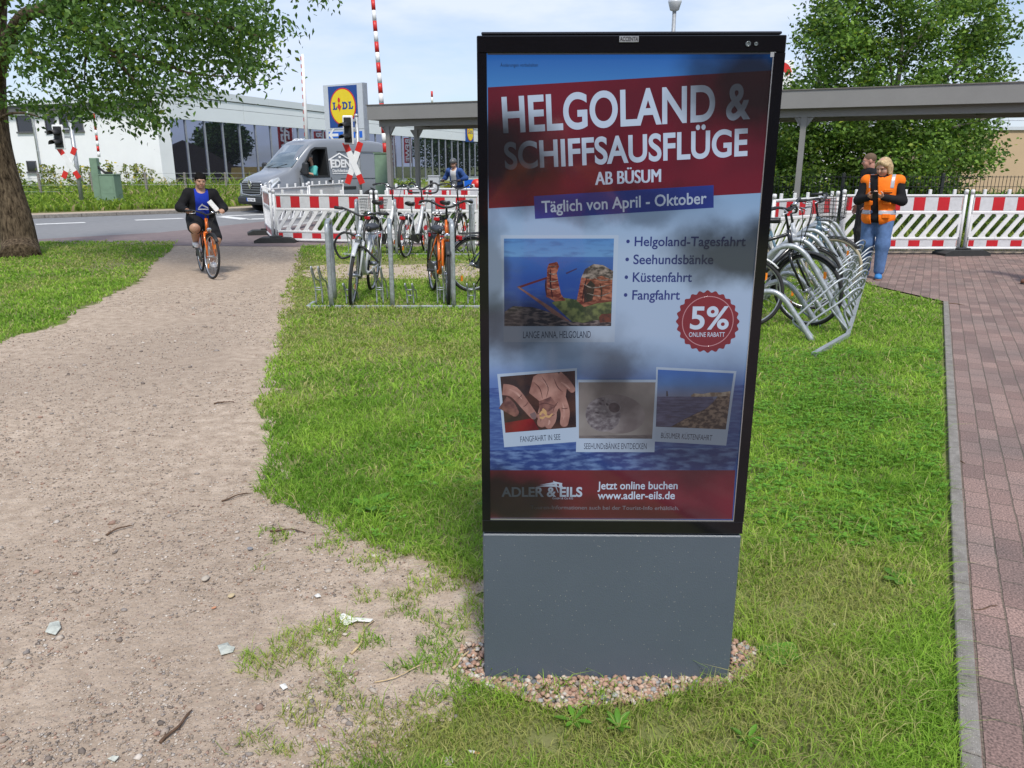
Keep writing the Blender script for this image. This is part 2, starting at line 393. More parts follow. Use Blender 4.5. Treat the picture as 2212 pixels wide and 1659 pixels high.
kind(MB().prism([*o2, *o3[::-1]], (0, 0, .1)).build('sidewalk', m_sand), 'structure')
kind(MB().prism([*o4, k2 + Vector((-20, 150, 0)), k0 + Vector((-100, 150, 0))], (0, 0, .12)).build('verge_ground', m_soil), 'structure')
m_line = M('worn road paint', (.68, .68, .66), .7, var=.2, scale=5, bump=.2)
ml = MB()
for (x0, y0), (x1, y1), w in (((77, 484.5), (184, 480.5), .17), ((292, 475.5), (395, 471.5), .17), ((477, 467), (600, 461.5), .16), ((479, 467.8), (532, 473.5), .2), ((532, 473.5), (600, 471.5), .2), ((-200, 496), (40, 486), .17)):
    a, b = G(x0, y0, .009), G(x1, y1, .009); t = (b - a).normalized(); nn = Vector((-t.y, t.x, 0)) * w
    ml.sheet([a - nn, b - nn, b + nn, a + nn])
kind(ml.build('road_marking', m_line), 'structure')

# brick pavement on the right: courses run with its flush edging stone
e0, e1 = G(2070, 1635), G(2037, 655); ed = (e1 - e0).normalized(); en = Vector((ed.y, -ed.x, 0))       # en points away from the lawn
EA = math.atan2(ed.y, ed.x)
m_pav, n, l, b = newmat('red brick paving'); b.inputs['Roughness'].default_value = .85; b.inputs['Specular IOR Level'].default_value = .25
t = n.new('ShaderNodeTexCoord'); mpg = n.new('ShaderNodeMapping')
zz = n.new('ShaderNodeTexNoise'); zz.inputs['Scale'].default_value = 5; zz.inputs['Detail'].default_value = 3
ws = n.new('ShaderNodeMix'); ws.data_type = 'VECTOR'; ws.inputs[0].default_value = .012
l.new(t.outputs['Object'], zz.inputs['Vector']); l.new(t.outputs['Object'], ws.inputs[4]); l.new(zz.outputs['Color'], ws.inputs[5])
br = n.new('ShaderNodeTexBrick'); br.offset = .5; br.inputs['Scale'].default_value = 1; br.inputs['Mortar Size'].default_value = .0042; br.inputs['Mortar Smooth'].default_value = .55
br.inputs['Brick Width'].default_value = .2; br.inputs['Row Height'].default_value = .1; br.inputs['Bias'].default_value = -.1
br.inputs['Color1'].default_value = (.205, .145, .128, 1); br.inputs['Color2'].default_value = (.305, .22, .19, 1); br.inputs['Mortar'].default_value = (.15, .125, .098, 1)
mpg.inputs['Location'].default_value = (0, .052, 0); l.new(ws.outputs[1], mpg.inputs[0]); l.new(mpg.outputs[0], br.inputs['Vector'])
z2 = n.new('ShaderNodeTexNoise'); z2.inputs['Scale'].default_value = 130; z2.inputs['Detail'].default_value = 5
z3 = n.new('ShaderNodeTexNoise'); z3.inputs['Scale'].default_value = 1.7; z3.inputs['Detail'].default_value = 6
cr = n.new('ShaderNodeValToRGB'); cr.color_ramp.elements[0].position = .32; cr.color_ramp.elements[0].color = (.45, .47, .48, 1); cr.color_ramp.elements[1].position = .68; cr.color_ramp.elements[1].color = (1.45, 1.42, 1.42, 1)
cr2 = n.new('ShaderNodeValToRGB'); cr2.color_ramp.elements[0].position = .33; cr2.color_ramp.elements[0].color = (.8, .84, .86, 1); cr2.color_ramp.elements[1].position = .7; cr2.color_ramp.elements[1].color = (1.15, 1.08, 1.06, 1)
l.new(t.outputs['Object'], z2.inputs['Vector']); l.new(t.outputs['Object'], z3.inputs['Vector']); l.new(z2.outputs['Fac'], cr.inputs[0]); l.new(z3.outputs['Fac'], cr2.inputs[0])
x1 = n.new('ShaderNodeMix'); x1.data_type = 'RGBA'; x1.blend_type = 'MULTIPLY'; x1.inputs[0].default_value = 1
x2 = n.new('ShaderNodeMix'); x2.data_type = 'RGBA'; x2.blend_type = 'MULTIPLY'; x2.inputs[0].default_value = 1
l.new(br.outputs['Color'], x1.inputs[6]); l.new(cr.outputs[0], x1.inputs[7]); l.new(x1.outputs[2], x2.inputs[6]); l.new(cr2.outputs[0], x2.inputs[7])
l.new(x2.outputs[2], b.inputs['Base Color'])
ad = n.new('ShaderNodeMath'); ad.operation = 'MULTIPLY_ADD'; ad.inputs[1].default_value = .35
inv = n.new('ShaderNodeMath'); inv.operation = 'SUBTRACT'; inv.inputs[0].default_value = 1
l.new(br.outputs['Fac'], inv.inputs[1]); l.new(z2.outputs['Fac'], ad.inputs[0]); l.new(inv.outputs[0], ad.inputs[2])
bp = n.new('ShaderNodeBump'); bp.inputs['Strength'].default_value = .8; bp.inputs['Distance'].default_value = .006
l.new(ad.outputs[0], bp.inputs['Height']); l.new(bp.outputs[0], b.inputs['Normal'])
KW = .052
loc = lambda s, q, z=0: Vector((s, -q, z))
po = MB().sheet([loc(-6, KW), loc(e1.length * 0 + (e1 - e0).length, KW), loc((G(1880, 617) - e0).dot(ed), (G(1880, 617) - e0).dot(en)), loc((G(1800, 556) - e0).dot(ed), (G(1800, 556) - e0).dot(en)),
                 loc((G(1640, 541) - e0).dot(ed), (G(1640, 541) - e0).dot(en)), loc((G(1640, 537) - e0).dot(ed), (G(1640, 537) - e0).dot(en)), loc((G(3600, 537) - e0).dot(ed), (G(3600, 537) - e0).dot(en)), loc(-6, 22)]).build('brick_pavement', m_pav)
po.location = (e0.x, e0.y, .016); po.rotation_euler = (0, 0, EA); kind(po, 'structure')
kb = MB(); s_ = -6.0; Le = (e1 - e0).length
while s_ < Le:
    kb.box((s_, -KW, 0), (min(s_ + .992, Le), 0, .026 + rnd.random() * .004), b=.004); s_ += 1.0
ko = kb.build('edging_kerb', m_kerb); ko.location = (e0.x, e0.y, 0); ko.rotation_euler = (0, 0, EA); kind(ko, 'structure')
sheet('sandy_strip', [G(1790, 536.5), G(3400, 536.5), G(3400, 549), G(1790, 549)], .020, m_sand, .05, .3)

sheet('worn_soil', [G(662, 577), G(720, 571), G(860, 573), G(1000, 570), G(1035, 574), G(1035, 601), G(940, 604), G(800, 600), G(700, 603), G(655, 596)], .006, m_sand, .16, .15)
# ================================================================== grass
lush_d = [(655, 531), (625, 590), (605, 680), (600, 740), (575, 800), (560, 880), (572, 950), (575, 1000), (558, 1060), (625, 1105), (720, 1147), (830, 1197), (930, 1230), (1042, 1270), (1042, 1478),
          (1000, 1482), (940, 1530), (850, 1570), (740, 1630), (680, 1700), (640, 1900), (600, 2300), (2110, 2300), (2068, 1573), (2052, 1300), (2045, 1061), (2037, 655), (1960, 640), (1880, 617), (1800, 556), (1640, 541), (1000, 534)]
left_d = [(-900, 530), (90, 522), (380, 524), (365, 545), (330, 570), (300, 610), (220, 645), (180, 665), (120, 705), (0, 737), (-900, 1000)]
gravel_d = [(990, 1408), (1042, 1385), (1300, 1400), (1590, 1392), (1640, 1412), (1618, 1470), (1560, 1492), (1480, 1500), (1400, 1528), (1280, 1534), (1190, 1540), (1110, 1508), (1040, 1492), (992, 1450)]
tufts = [(580, 1445, 40, 32), (600, 1400, 22, 14), (660, 1545, 55, 30), (735, 1470, 30, 12), (745, 1345, 25, 12), (790, 1290, 30, 14), (800, 1215, 45, 22), (720, 1180, 40, 14), (880, 1300, 40, 28), (960, 1345, 60, 26), (890, 1330, 26, 18), (985, 1440, 42, 30), (700, 1395, 18, 8), (820, 1560, 60, 22), (940, 1250, 60, 26), (660, 1500, 30, 12), (900, 1440, 26, 14), (760, 1430, 16, 8)]
dry = [(840, 585, 210, 20, 1.25), (800, 720, 230, 60, .5), (640, 640, 60, 70, .4), (1830, 1290, 190, 95, .75), (1780, 1500, 200, 90, .55), (880, 1590, 330, 70, .75), (1300, 1600, 320, 70, .7), (960, 1270, 120, 80, .5), (1950, 800, 90, 40, .1), (620, 1450, 130, 160, .5), (200, 560, 220, 40, .25), (930, 1000, 60, 40, -.3), (650, 1000, 130, 90, -.35), (1850, 1000, 220, 140, -.5), (1990, 700, 70, 60, -.3), (1700, 900, 80, 90, -.4)]
bare = [(840, 585, 220, 17, .88), (1745, 1310, 50, 22, .6), (1420, 1590, 44, 26, 1.0), (1180, 1600, 40, 24, 1.0), (1600, 1620, 60, 14, .6), (1900, 1600, 60, 16, .5), (870, 1640, 50, 14, .7), (1690, 1400, 40, 16, .5), (1840, 1430, 70, 14, .6), (250, 575, 110, 14, .5), (1000, 1560, 60, 14, .5)]
def gsum(p, L):
    r = np.zeros(len(p))
    for x, y, a, b_, v in L: r += v * np.exp(-(((p[:, 0] - x) / a) ** 2 + ((p[:, 1] - y) / b_) ** 2))
    return r
GREEN_D, GREEN_L, STRAW = np.array([.150, .315, .030]), np.array([.39, .60, .08]), np.array([.62, .54, .26])
BV, BF3, BF4, BT = [], [], [], []
def blades(P, hgt, wid, tint, lean=.5, base_z=.004):
    n_ = len(P)
    az = rng.random(n_) * 2 * PI; la = rng.random(n_) * 2 * PI; ln = hgt * lean * (.3 + rng.random(n_) * 1.1)
    sx, sy = np.cos(az) * wid / 2, np.sin(az) * wid / 2; dx, dy = np.cos(la) * ln, np.sin(la) * ln
    V = np.zeros((n_, 5, 3)); b0 = np.stack([P[:, 0], P[:, 1], np.full(n_, base_z)], 1) if np.isscalar(base_z) else np.stack([P[:, 0], P[:, 1], base_z], 1)
    V[:, 0] = b0 + np.stack([sx, sy, 0 * sx], 1); V[:, 1] = b0 - np.stack([sx, sy, 0 * sx], 1)
    md = b0 + np.stack([dx * .35, dy * .35, hgt * .6], 1)
    V[:, 2] = md - np.stack([sx, sy, 0 * sx], 1) * .8; V[:, 3] = md + np.stack([sx, sy, 0 * sx], 1) * .8
    V[:, 4] = b0 + np.stack([dx, dy, hgt * (1 - .25 * lean)], 1)
    k = sum(len(a) for a in BV); i = k + 5 * np.arange(n_)[:, None]
    BV.append(V.reshape(-1, 3)); BF4.append(i + np.array([[0, 1, 2, 3]])); BF3.append(i + np.array([[3, 2, 4]]))
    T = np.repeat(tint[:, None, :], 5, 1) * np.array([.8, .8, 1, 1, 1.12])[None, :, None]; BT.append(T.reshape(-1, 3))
def flush(name, mat):
    global BV, BF3, BF4, BT
    o = np_mesh(name, np.concatenate(BV), [np.concatenate(BF4), np.concatenate(BF3)], mat, np.concatenate(BT)); BV, BF3, BF4, BT = [], [], [], []
    return o
def tint_for(P, d, extra=0):
    ds = gsum(P, dry); X, Y = d[:, 0], d[:, 1]
    dn = ds + .9 * (fnoise(X * 1.4, Y * 1.4) - .48) + .25 * (fnoise(X * 6, Y * 6) - .5) + extra
    lum = np.clip(.45 + 1.3 * (fnoise(X * 2.6 + 9, Y * 2.6) - .5) + rng.normal(0, .22, len(P)) + .25 * dn, 0, 1)[:, None]
    c = GREEN_D * (1 - lum) + GREEN_L * lum
    st = (rng.random(len(P)) < np.clip(.11 + dn * .85, .05, .8))[:, None] * (.45 + .55 * rng.random((len(P), 1)))
    c = c * (1 - st) + STRAW * st
    yl = np.clip(dn * .7, 0, .5)[:, None]; c = c * (1 - yl) + np.array([.27, .31, .06]) * yl
    return c * (.85 + .3 * rng.random((len(P), 1))), dn
m_grass = ATT('grass blades', .6, .2, .45)
for (y0, y1, dens, hg, wd) in ((1.2, 1.9, 30000, .043, .0031), (1.9, 2.6, 25000, .046, .0034), (2.6, 3.6, 15000, .050, .0042), (3.6, 5, 8500, .044, .0056), (5, 7.5, 4200, .042, .0082), (7.5, 11, 2000, .040, .0125), (11, 16.5, 900, .042, .019)):
    xl, xr = G(-700, 560).x if y1 > 5.5 else G(470, 1100).x, None
    xmin, xmax = (-.80 * y1 - 1.2 if y1 > 5 else -.55 * y1 - .3), .66 * y1 + .45
    N = int((xmax - xmin) * (y1 - y0) * dens)
    W = np.stack([xmin + rng.random(N) * (xmax - xmin), y0 + rng.random(N) * (y1 - y0), np.zeros(N)], 1); p = proj(W)
    wob = np.stack([fnoise(W[:, 0] * 5, W[:, 1] * 5) - .5, fnoise(W[:, 0] * 5 + 40, W[:, 1] * 5) - .5], 1) * np.array([90, 45]) * (2.6 / np.maximum(W[:, 1:2], 1.2)) ** 1.0
    wob += np.stack([fnoise(W[:, 0] * 22, W[:, 1] * 22, 2) - .5, fnoise(W[:, 0] * 22 + 40, W[:, 1] * 22, 2) - .5], 1) * np.array([60, 34]) * (2.6 / np.maximum(W[:, 1:2], 1.2))
    pw = p + wob
    pr = np.where(inside(pw, lush_d) & ~inside(p, [(1042, 1160), (1600, 1160), (1576, 1472), (1046, 1478)]), 1.0, 0)
    # the straight kerb edge stays straight: test without the wobble there
    near_k = (p[:, 0] > 1900); pr = np.where(near_k, inside(p + np.array([4, 0]) , lush_d) * 1.0, pr)
    for x, y, a, b_ in tufts: pr = np.maximum(pr, .75 * (((p[:, 0] - x) / a) ** 2 + ((p[:, 1] - y) / b_) ** 2 + (fnoise(W[:, 0] * 14, W[:, 1] * 14) - .5) * 1.6 < 1))
    thin = inside(p, [(560, 1140), (720, 1155), (1042, 1275), (1042, 1490), (1000, 1490), (760, 1660), (600, 1900), (380, 1900), (520, 1420)])
    nz_ = fnoise(W[:, 0] * 8, W[:, 1] * 8); edge_ = np.clip((p[:, 0] - 520) / 520, 0, 1) * .12 + np.where(p[:, 1] > 1500, np.clip((p[:, 0] - 560) / 300, 0, 1) * .10, 0)
    pr = np.where(thin, np.maximum(pr * .42, .55 * (nz_ + edge_ > .64)), pr)
    pr = np.where(inside(pw, left_d), .95, pr)
    pr = pr * (1 - np.clip(gsum(p, bare), 0, .92)) * np.clip(.62 + 1.1 * (fnoise(W[:, 0] * 7 + 3, W[:, 1] * 7) - .34), .2, 1)
    pr = np.where(inside(p, gravel_d), np.where((fnoise(W[:, 0] * 16, W[:, 1] * 16) > .60) & (p[:, 1] > 1478), .35, .03), pr)
    keep = rng.random(N) < pr; W, p, thin = W[keep], p[keep], thin[keep]
    tint, dn = tint_for(p, W, .12 * thin)
    sh = np.where(thin | (dn > .45), .62, 1.0) * (.75 + .8 * np.clip(fnoise(W[:, 0] * 2, W[:, 1] * 2 + 7) - .3, 0, 1))
    h_ = hg * sh * np.exp(rng.normal(0, .3, len(W))); long_ = rng.random(len(W)) < .02; h_ = np.where(long_, h_ * 1.9, h_)
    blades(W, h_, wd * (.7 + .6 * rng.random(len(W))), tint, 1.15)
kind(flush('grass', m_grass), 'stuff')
# clover between the blades
N = 15000; W = np.stack([-.6 + rng.random(N) * 4.6, 2.3 + rng.random(N) * 4.2, np.zeros(N)], 1); p = proj(W)
k = inside(p, [(1600, 640), (2030, 660), (2040, 1180), (1880, 1200), (1620, 1180)]) | inside(p, [(590, 930), (1040, 900), (1042, 1200), (800, 1180), (640, 1080)]) & (rng.random(N) < .4)
k &= (fnoise(W[:, 0] * 3 + 5, W[:, 1] * 3) > .42); W = W[k]; n_ = len(W); a0 = rng.random(n_) * 6.28; zc = .022 + .03 * rng.random(n_); VV, FF, TT = [], [], []
for q in range(3):
    a = a0 + q * 2.094; r = .011 * (.8 + .5 * rng.random(n_)); t0 = np.stack([np.cos(a), np.sin(a), .15 + 0 * a], 1); t1 = np.stack([-np.sin(a), np.cos(a), 0 * a], 1); c0 = np.stack([W[:, 0], W[:, 1], zc], 1); R1 = r[:, None]
    VV.append(np.stack([c0, c0 + t0 * R1 * 1.0 + t1 * R1 * .75, c0 + t0 * R1 * 1.7, c0 + t0 * R1 * 1.0 - t1 * R1 * .75], 1).reshape(-1, 3))
V = np.concatenate(VV); F_ = np.arange(len(V)).reshape(-1, 4)
tt = np.array([.13, .30, .035]) * (.7 + 1.0 * rng.random((len(F_), 1))); kind(np_mesh('clover', V, [F_], m_grass, np.repeat(tt, 4, 0)), 'stuff')

# ================================================================== loose stones
def stones(name, P, r, tint, mat, zoff=.0, flat=.7):
    """little faceted stones: jittered octahedra"""
    n_ = len(P); B = np.array([[1, 0, 0], [0, 1, 0], [-1, 0, 0], [0, -1, 0], [0, 0, 1], [0, 0, -1], [.6, .6, .5], [-.6, .6, .5], [-.6, -.6, .5], [.6, -.6, .5]], float)
    Fc = np.array([[6, 4, 9], [6, 7, 4], [7, 8, 4], [8, 9, 4], [0, 6, 9], [1, 7, 6], [2, 8, 7], [3, 9, 8], [0, 1, 6], [1, 2, 7], [2, 3, 8], [3, 0, 9], [1, 0, 5], [2, 1, 5], [3, 2, 5], [0, 3, 5]])
    V = B[None] * (.72 + .5 * rng.random((n_, 10, 1))); a = rng.random(n_) * 6.28; ca, sa = np.cos(a)[:, None], np.sin(a)[:, None]
    st = .75 + .5 * rng.random((n_, 1)); x, y = V[:, :, 0] * st, V[:, :, 1] / st
    V = np.stack([x * ca - y * sa, x * sa + y * ca, V[:, :, 2] * flat], -1) * r[:, None, None]; V += P[:, None, :]; V[:, :, 2] += (r * zoff)[:, None]
    F = (Fc[None] + (10 * np.arange(n_))[:, None, None]).reshape(-1, 3)
    return np_mesh(name, V.reshape(-1, 3), [F], mat, np.repeat(tint, 10, 0))
m_stone = ATT('loose stone', .85, .25)
N = 62000; Y_ = 1.15 + 9 * rng.random(N) ** 1.7; X_ = (-.75 + rng.random(N) * 1.1) * (Y_ + .3); W = np.stack([X_, Y_, np.full(N, .005)], 1); p = proj(W)
keep = inside(p, path_d) & (fnoise(X_ * 1.3, Y_ * 1.3) + .5 * fnoise(X_ * 9, Y_ * 9) > .66); W = W[keep]; n_ = len(W)
r = (.0024 + .0036 * rng.random(n_) ** 2) * (1 + W[:, 1] * .05); big = rng.random(n_) < .018; r = np.where(big, r * 2.6, r)
pal = np.array([[.17, .14, .12], [.36, .3, .25], [.44, .38, .32], [.25, .22, .2], [.5, .45, .4], [.33, .22, .17], [.30, .25, .21], [.3, .25, .2]]); tt = pal[rng.integers(0, 8, n_)] * (.8 + .4 * rng.random((n_, 1)))
kind(stones('pebbles', W, r, tt, m_stone, .1), 'stuff')
N = 5200; pd = np.stack([960 + rng.random(N) * 720, 1365 + rng.random(N) * 190], 1); pd = pd[inside(pd, gravel_d) & ~inside(pd, [(1045, 1300), (1590, 1300), (1574, 1467), (1050, 1472)])]
W = np.array([tuple(G(x, y)) for x, y in pd]); n_ = len(W); r = .0055 + .0065 * rng.random(n_); W[:, 2] = .006 + rng.random(n_) * .012
pal = np.array([[.44, .29, .215], [.38, .235, .175], [.47, .34, .26], [.5, .42, .35], [.42, .26, .195], [.13, .135, .14], [.32, .32, .32], [.52, .48, .43], [.24, .21, .19]])
tt = pal[rng.choice(9, n_, p=[.2, .17, .17, .12, .12, .06, .05, .07, .04])] * (.85 + .3 * rng.random((n_, 1)))
kind(stones('gravel_bed', W, r, tt, m_stone, .2, .85), 'stuff')
sheet('gravel_base', Gd(gravel_d), .006, gmat('grit between stones', [(.12, .09, .07), (.2, .15, .12), (.28, .21, .17)], 60), .03, .05)

# single bits lying about the path
m_twig = M('dry twig', (.105, .062, .038), .9, var=.4, scale=40, bump=.5); m_straw = M('dry reed', (.5, .38, .22), .8, var=.25, scale=30)
def twig(label, d0, d1, r, mat=m_twig, fork=True):
    a, b_ = G(*d0, .009), G(*d1, .012); L = (b_ - a).length; nn = (b_ - a).cross(Vector((0, 0, 1))).normalized()
    pts = [a.lerp(b_, t) + nn * L * .05 * math.sin(t * 7 + d0[0]) + Vector((0, 0, .006 * math.sin(3.1 * t))) for t in [i / 7 for i in range(8)]]
    m = MB().tube(pts, [r * (1.15 - .6 * i / 7) * (1 + .15 * rnd.random()) for i in range(8)], 6)
    if fork: m.tube([pts[5], pts[5] + (pts[6] - pts[5]) * .7 + nn * L * .09 + Vector((0, 0, .008))], [r * .6, r * .3], 5); m.tube([pts[1], pts[1] + (pts[2] - pts[1]) * .5 - nn * L * .07 + Vector((0, 0, .006))], [r * .6, r * .3], 5)
    o = m.build('twig', mat); return tag(o, label, 'twig', 'twigs fallen on the path')
twig('dark brown forked twig at the bottom of the path', (350, 1605), (418, 1535), .0042)
twig('reddish brown twig on the bare path left of the lawn', (228, 1155), (288, 1133), .004)
twig('thin twig lying at the corner where the lawn meets the path', (585, 1146), (660, 1148), .0036)
twig('slim dark twig near the lawn edge half way up the path', (478, 1082), (545, 1064), .0035)
twig('pale straight reed stalk lying on soil beside a white scrap', (760, 1412), (806, 1340), .0038, m_straw, False)
twig('thick pale reed leaning over the gravel at the totem base', (975, 1442), (1042, 1394), .004, m_straw, False)
twig('long curved thin straw lying over bare soil by the totem', (810, 1476), (950, 1430), .0019, m_straw, False)
twig('bent brown twig on the brick pavement by its edging stone', (2085, 1322), (2165, 1310), .0035)
twig('dark twig on the brick pavement at the far lawn corner', (2030, 655), (2085, 660), .010)
twig('small dark twig far up the middle of the path', (462, 872), (505, 868), .0045)
twig('small twig on the paving at the lawn bulge', (2060, 989), (2085, 1005), .005)
m_paper = M('torn paper scrap', (.74, .73, .69), .8, var=.15, scale=30, bump=.3); m_pap2 = M('faded wrapper', (.44, .46, .41), .6, var=.3, scale=40, bump=.4)
def scrap(label, pts, mat, name='paper_scrap', grp='litter on the path'):
    P = [G(x, y, .01) for x, y in pts]; c = sum(P, Vector()) / len(P); c.z += .012
    vs = [p + Vector((0, 0, .008 * rnd.random())) for p in P]; k = len(vs); lo = [Vector((v.x, v.y, v.z - .0015)) for v in vs]
    fs = [(i, (i + 1) % k, 2 * k) for i in range(k)] + [((i + 1) % k + k, i + k, 2 * k + 1) for i in range(k)] + [(i, i + k, (i + 1) % k + k, (i + 1) % k) for i in range(k)]
    return tag(MB().add(vs + lo + [c, c - Vector((0, 0, .0015))], fs).build(name, mat), label, 'litter', grp)
scrap('flat pale grey scrap with notched edge on the path', [(470, 1396), (492, 1388), (500, 1398), (508, 1398), (503, 1408), (478, 1416)], m_pap2)
scrap('crumpled greenish wrapper on the left of the path', [(98, 1368), (108, 1348), (128, 1344), (132, 1358), (120, 1372)], m_pap2, 'wrapper')
scrap('crumpled white paper strip lying on the bare soil', [(733, 1330), (742, 1326), (748, 1338), (776, 1336), (806, 1338), (800, 1346), (770, 1345), (746, 1352), (736, 1348)], m_paper)
scrap('small white paper chip on the soil left of totem', [(679, 1286), (690, 1283), (694, 1289), (684, 1293)], m_paper)
scrap('white scrap beside a grass tuft at the path edge', [(604, 1484), (616, 1479), (622, 1486), (612, 1494)], m_paper)
scrap('shiny grey foil scrap at the bottom of the path', [(232, 1640), (245, 1634), (258, 1638), (248, 1648)], m_pap2, 'foil_scrap')
cg = MB(); a, b_, c_ = G(1012, 1623, .012), G(1026, 1625, .012), G(1036, 1628, .012); cg.tube([a, b_], .004, 8, 0).tube([b_, c_], .0041, 8, 1)
tag(cg.build('cigarette_butt', [m_paper, M('cigarette filter', (.62, .33, .12), .8)]), 'orange and white cigarette butt in the grass before the totem', 'litter')
for lb, x, y, r_, cc in (('pale rounded stone in grass at the bottom edge', 970, 1648, .021, (.5, .46, .4)), ('yellowish flat stone bedded in the path', 500, 1290, .02, (.47, .38, .24)), ('grey flint stone in the soil at the lawn tip', 540, 1187, .018, (.22, .22, .23)), ('large pale stone half buried in the path', 445, 1252, .024, (.42, .37, .31)),
                         ('white stone beside the crumpled paper strip', 712, 1363, .014, (.6, .56, .5)), ('sandstone lump right of the crumpled paper strip', 745, 1372, .013, (.5, .44, .37)), ('small orange brick chip on the path', 463, 1314, .011, (.5, .24, .14)), ('pale stone half hidden in dry grass right of totem', 1800, 1352, .014, (.52, .47, .4))):
    g = G(x, y, .008); o = stones('stone', np.array([[g.x, g.y, g.z]]), np.array([r_]), np.array([cc]), m_stone, .2, .55); s2 = o.modifiers.new('round', 'SUBSURF'); s2.levels = s2.render_levels = 2
    tag(o, lb, 'stone', 'single stones')
# broad-leaved weeds
m_weed = ATT('weed leaf', .5, .3, .3)
def weed(label, x, y, n_, L, up=.5, w=.3, name='plantain_plant', z=.01):
    c = G(x, y, z); Vs, Fs, Ts = [], [], []
    for i in range(n_):
        a = 6.28 * i / n_ + rnd.random(); d = np.array([math.cos(a), math.sin(a), 0]); s = np.array([-d[1], d[0], 0]); l_ = L * (.7 + .5 * rnd.random()); e = up * (.6 + .7 * rnd.random())
        k = len(Vs) * 1; row = []
        for j, (t, ww) in enumerate(((0, .12), (.3, .6), (.6, 1), (.85, .62), (1, .04))):
            q = np.array(c) + d * l_ * t * math.cos(e * (1 - .5 * t)) + np.array([0, 0, l_ * t * math.sin(e) * (1 - .45 * t)]); Vs += [q - s * l_ * w * ww * .5 + [0, 0, .004], q, q + s * l_ * w * ww * .5 + [0, 0, .004]]
            if j: b0 = len(Vs) - 6; Fs += [(b0, b0 + 1, b0 + 4, b0 + 3), (b0 + 1, b0 + 2, b0 + 5, b0 + 4)]
        Ts += [np.array([.12, .29, .03]) * (.7 + .6 * rnd.random())] * 15
    o = np_mesh(name, np.array(Vs), [np.array(Fs)], m_weed, np.array(Ts), None, True); return tag(o, label, 'weed', 'broad leaved weeds in the lawn')
weed('upright dandelion rosette in front of the gravel', 1335, 1575, 9, .058, .95, name='dandelion_plant')
weed('dandelion rosette right of the bare patch before totem', 1615, 1600, 8, .05, .6, name='dandelion_plant')
weed('large leaved plantain on the dry lawn by the edging stone', 1945, 1255, 7, .075, .3, .5)
weed('broad pale leaf plant at the right end of the gravel', 1690, 1420, 5, .07, .4, .8)
weed('leafy dock at the lawn tip beside the path', 795, 1095, 9, .12, .45, .4, 'dock_plant')
weed('small rosette in the lower left lawn by gravel', 1240, 1560, 7, .06, .6)
# ================================================================== information totem
TW, TZ, TD = .788 * .969, 1.0, .15
tb = Vector((.291, 2.056, 0)); TYAW = R(-.9)
totem = thing('information_totem', 'tall black framed display totem with grey base standing in pink gravel', 'display totem', tb, TYAW)
tdir, tnor = Vector((math.cos(TYAW), math.sin(TYAW), 0)), Vector((math.sin(TYAW), -math.cos(TYAW), 0))     # tnor faces the viewer
def T(x, y):
    d = ray(x, y); o = Vector((0, 0, EYE)); t = (tb - o).dot(tnor) / d.dot(tnor); p = o + d * t
    return ((p - tb).dot(tdir), p.z)
xl, xr = T(1030, 400)[0], T(1688, 300)[0]; xl = (T(1028, 75)[0] + T(1042, 1152)[0]) / 2; xr = (T(1705, 73)[0] + T(1601, 1157)[0]) / 2
zt, zb = T(1366, 74)[1], T(1320, 1154)[1]
m_base = M('blue grey powder coat', (.086, .108, .138), .42, var=.05, scale=3, bump=.12, bscale=260, spec=.5)
nb = m_base.node_tree.nodes; lb_ = m_base.node_tree.links                     # dust and grass clippings stuck on the coat
vz = nb.new('ShaderNodeTexVoronoi'); vz.voronoi_dimensions = '2D'; vz.inputs['Scale'].default_value = 60; mr = nb.new('ShaderNodeMapRange'); mr.inputs[1].default_value = .09; mr.inputs[2].default_value = .02
mp_ = nb.new('ShaderNodeMapping'); mp_.inputs['Rotation'].default_value = (PI / 2, 0, 0)
sp2 = nb.new('ShaderNodeSeparateColor'); gt = nb.new('ShaderNodeMath'); gt.operation = 'GREATER_THAN'; gt.inputs[1].default_value = .86; mu = nb.new('ShaderNodeMath'); mu.operation = 'MULTIPLY'
mxx = nb.new('ShaderNodeMix'); mxx.data_type = 'RGBA'; mxx.inputs[7].default_value = (.36, .36, .33, 1)
old = nb['Principled BSDF'].inputs['Base Color'].links[0].from_socket
lb_.new([q for q in nb if q.type == 'TEX_COORD'][0].outputs['Object'], mp_.inputs[0]); lb_.new(mp_.outputs[0], vz.inputs['Vector']); lb_.new(vz.outputs['Distance'], mr.inputs[0]); lb_.new(vz.outputs['Color'], sp2.inputs[0]); lb_.new(sp2.outputs[1], gt.inputs[0])
lb_.new(mr.outputs[0], mu.inputs[0]); lb_.new(gt.outputs[0], mu.inputs[1]); lb_.new(mu.outputs[0], mxx.inputs[0]); lb_.new(old, mxx.inputs[6]); lb_.new(mxx.outputs[2], nb['Principled BSDF'].inputs['Base Color'])
m_blk = M('black glass edge', (.006, .006, .008), .08, var=.1, spec=.45); m_alu = M('anodised dark aluminium', (.045, .048, .06), .38, .6, var=.06)
m_silv = M('bright aluminium trim', (.62, .63, .66), .3, .8, var=.05)
xm = (xl + xr) / 2
MB().box((xl + .002, .003, -.02), (xr - .002, TD, zb - .004), b=.004).build('base_panel', m_base, totem)
hs = MB(); hs.box((xl, .012, zb), (xr, TD, zt), b=.003); hs.box((xl + .012, .004, zt + .0005), (xr - .012, TD - .02, zt + .007), b=.002); hs.build('housing', m_alu, totem)
s00, s10, s01, s11 = T(1052, 117), T(1677, 111), T(1059, 1123), T(1582, 1127)
sxl, sxr = (s00[0] + s01[0]) / 2, (s10[0] + s11[0]) / 2; szt, szb = (s00[1] + s10[1]) / 2, (s01[1] + s11[1]) / 2
bz = MB(); bz.box((xl + .001, 0, szt), (xr - .001, .0118, zt - .002), b=.002); bz.box((xl + .001, 0, zb + .003), (xr - .001, .0118, szb), b=.002)
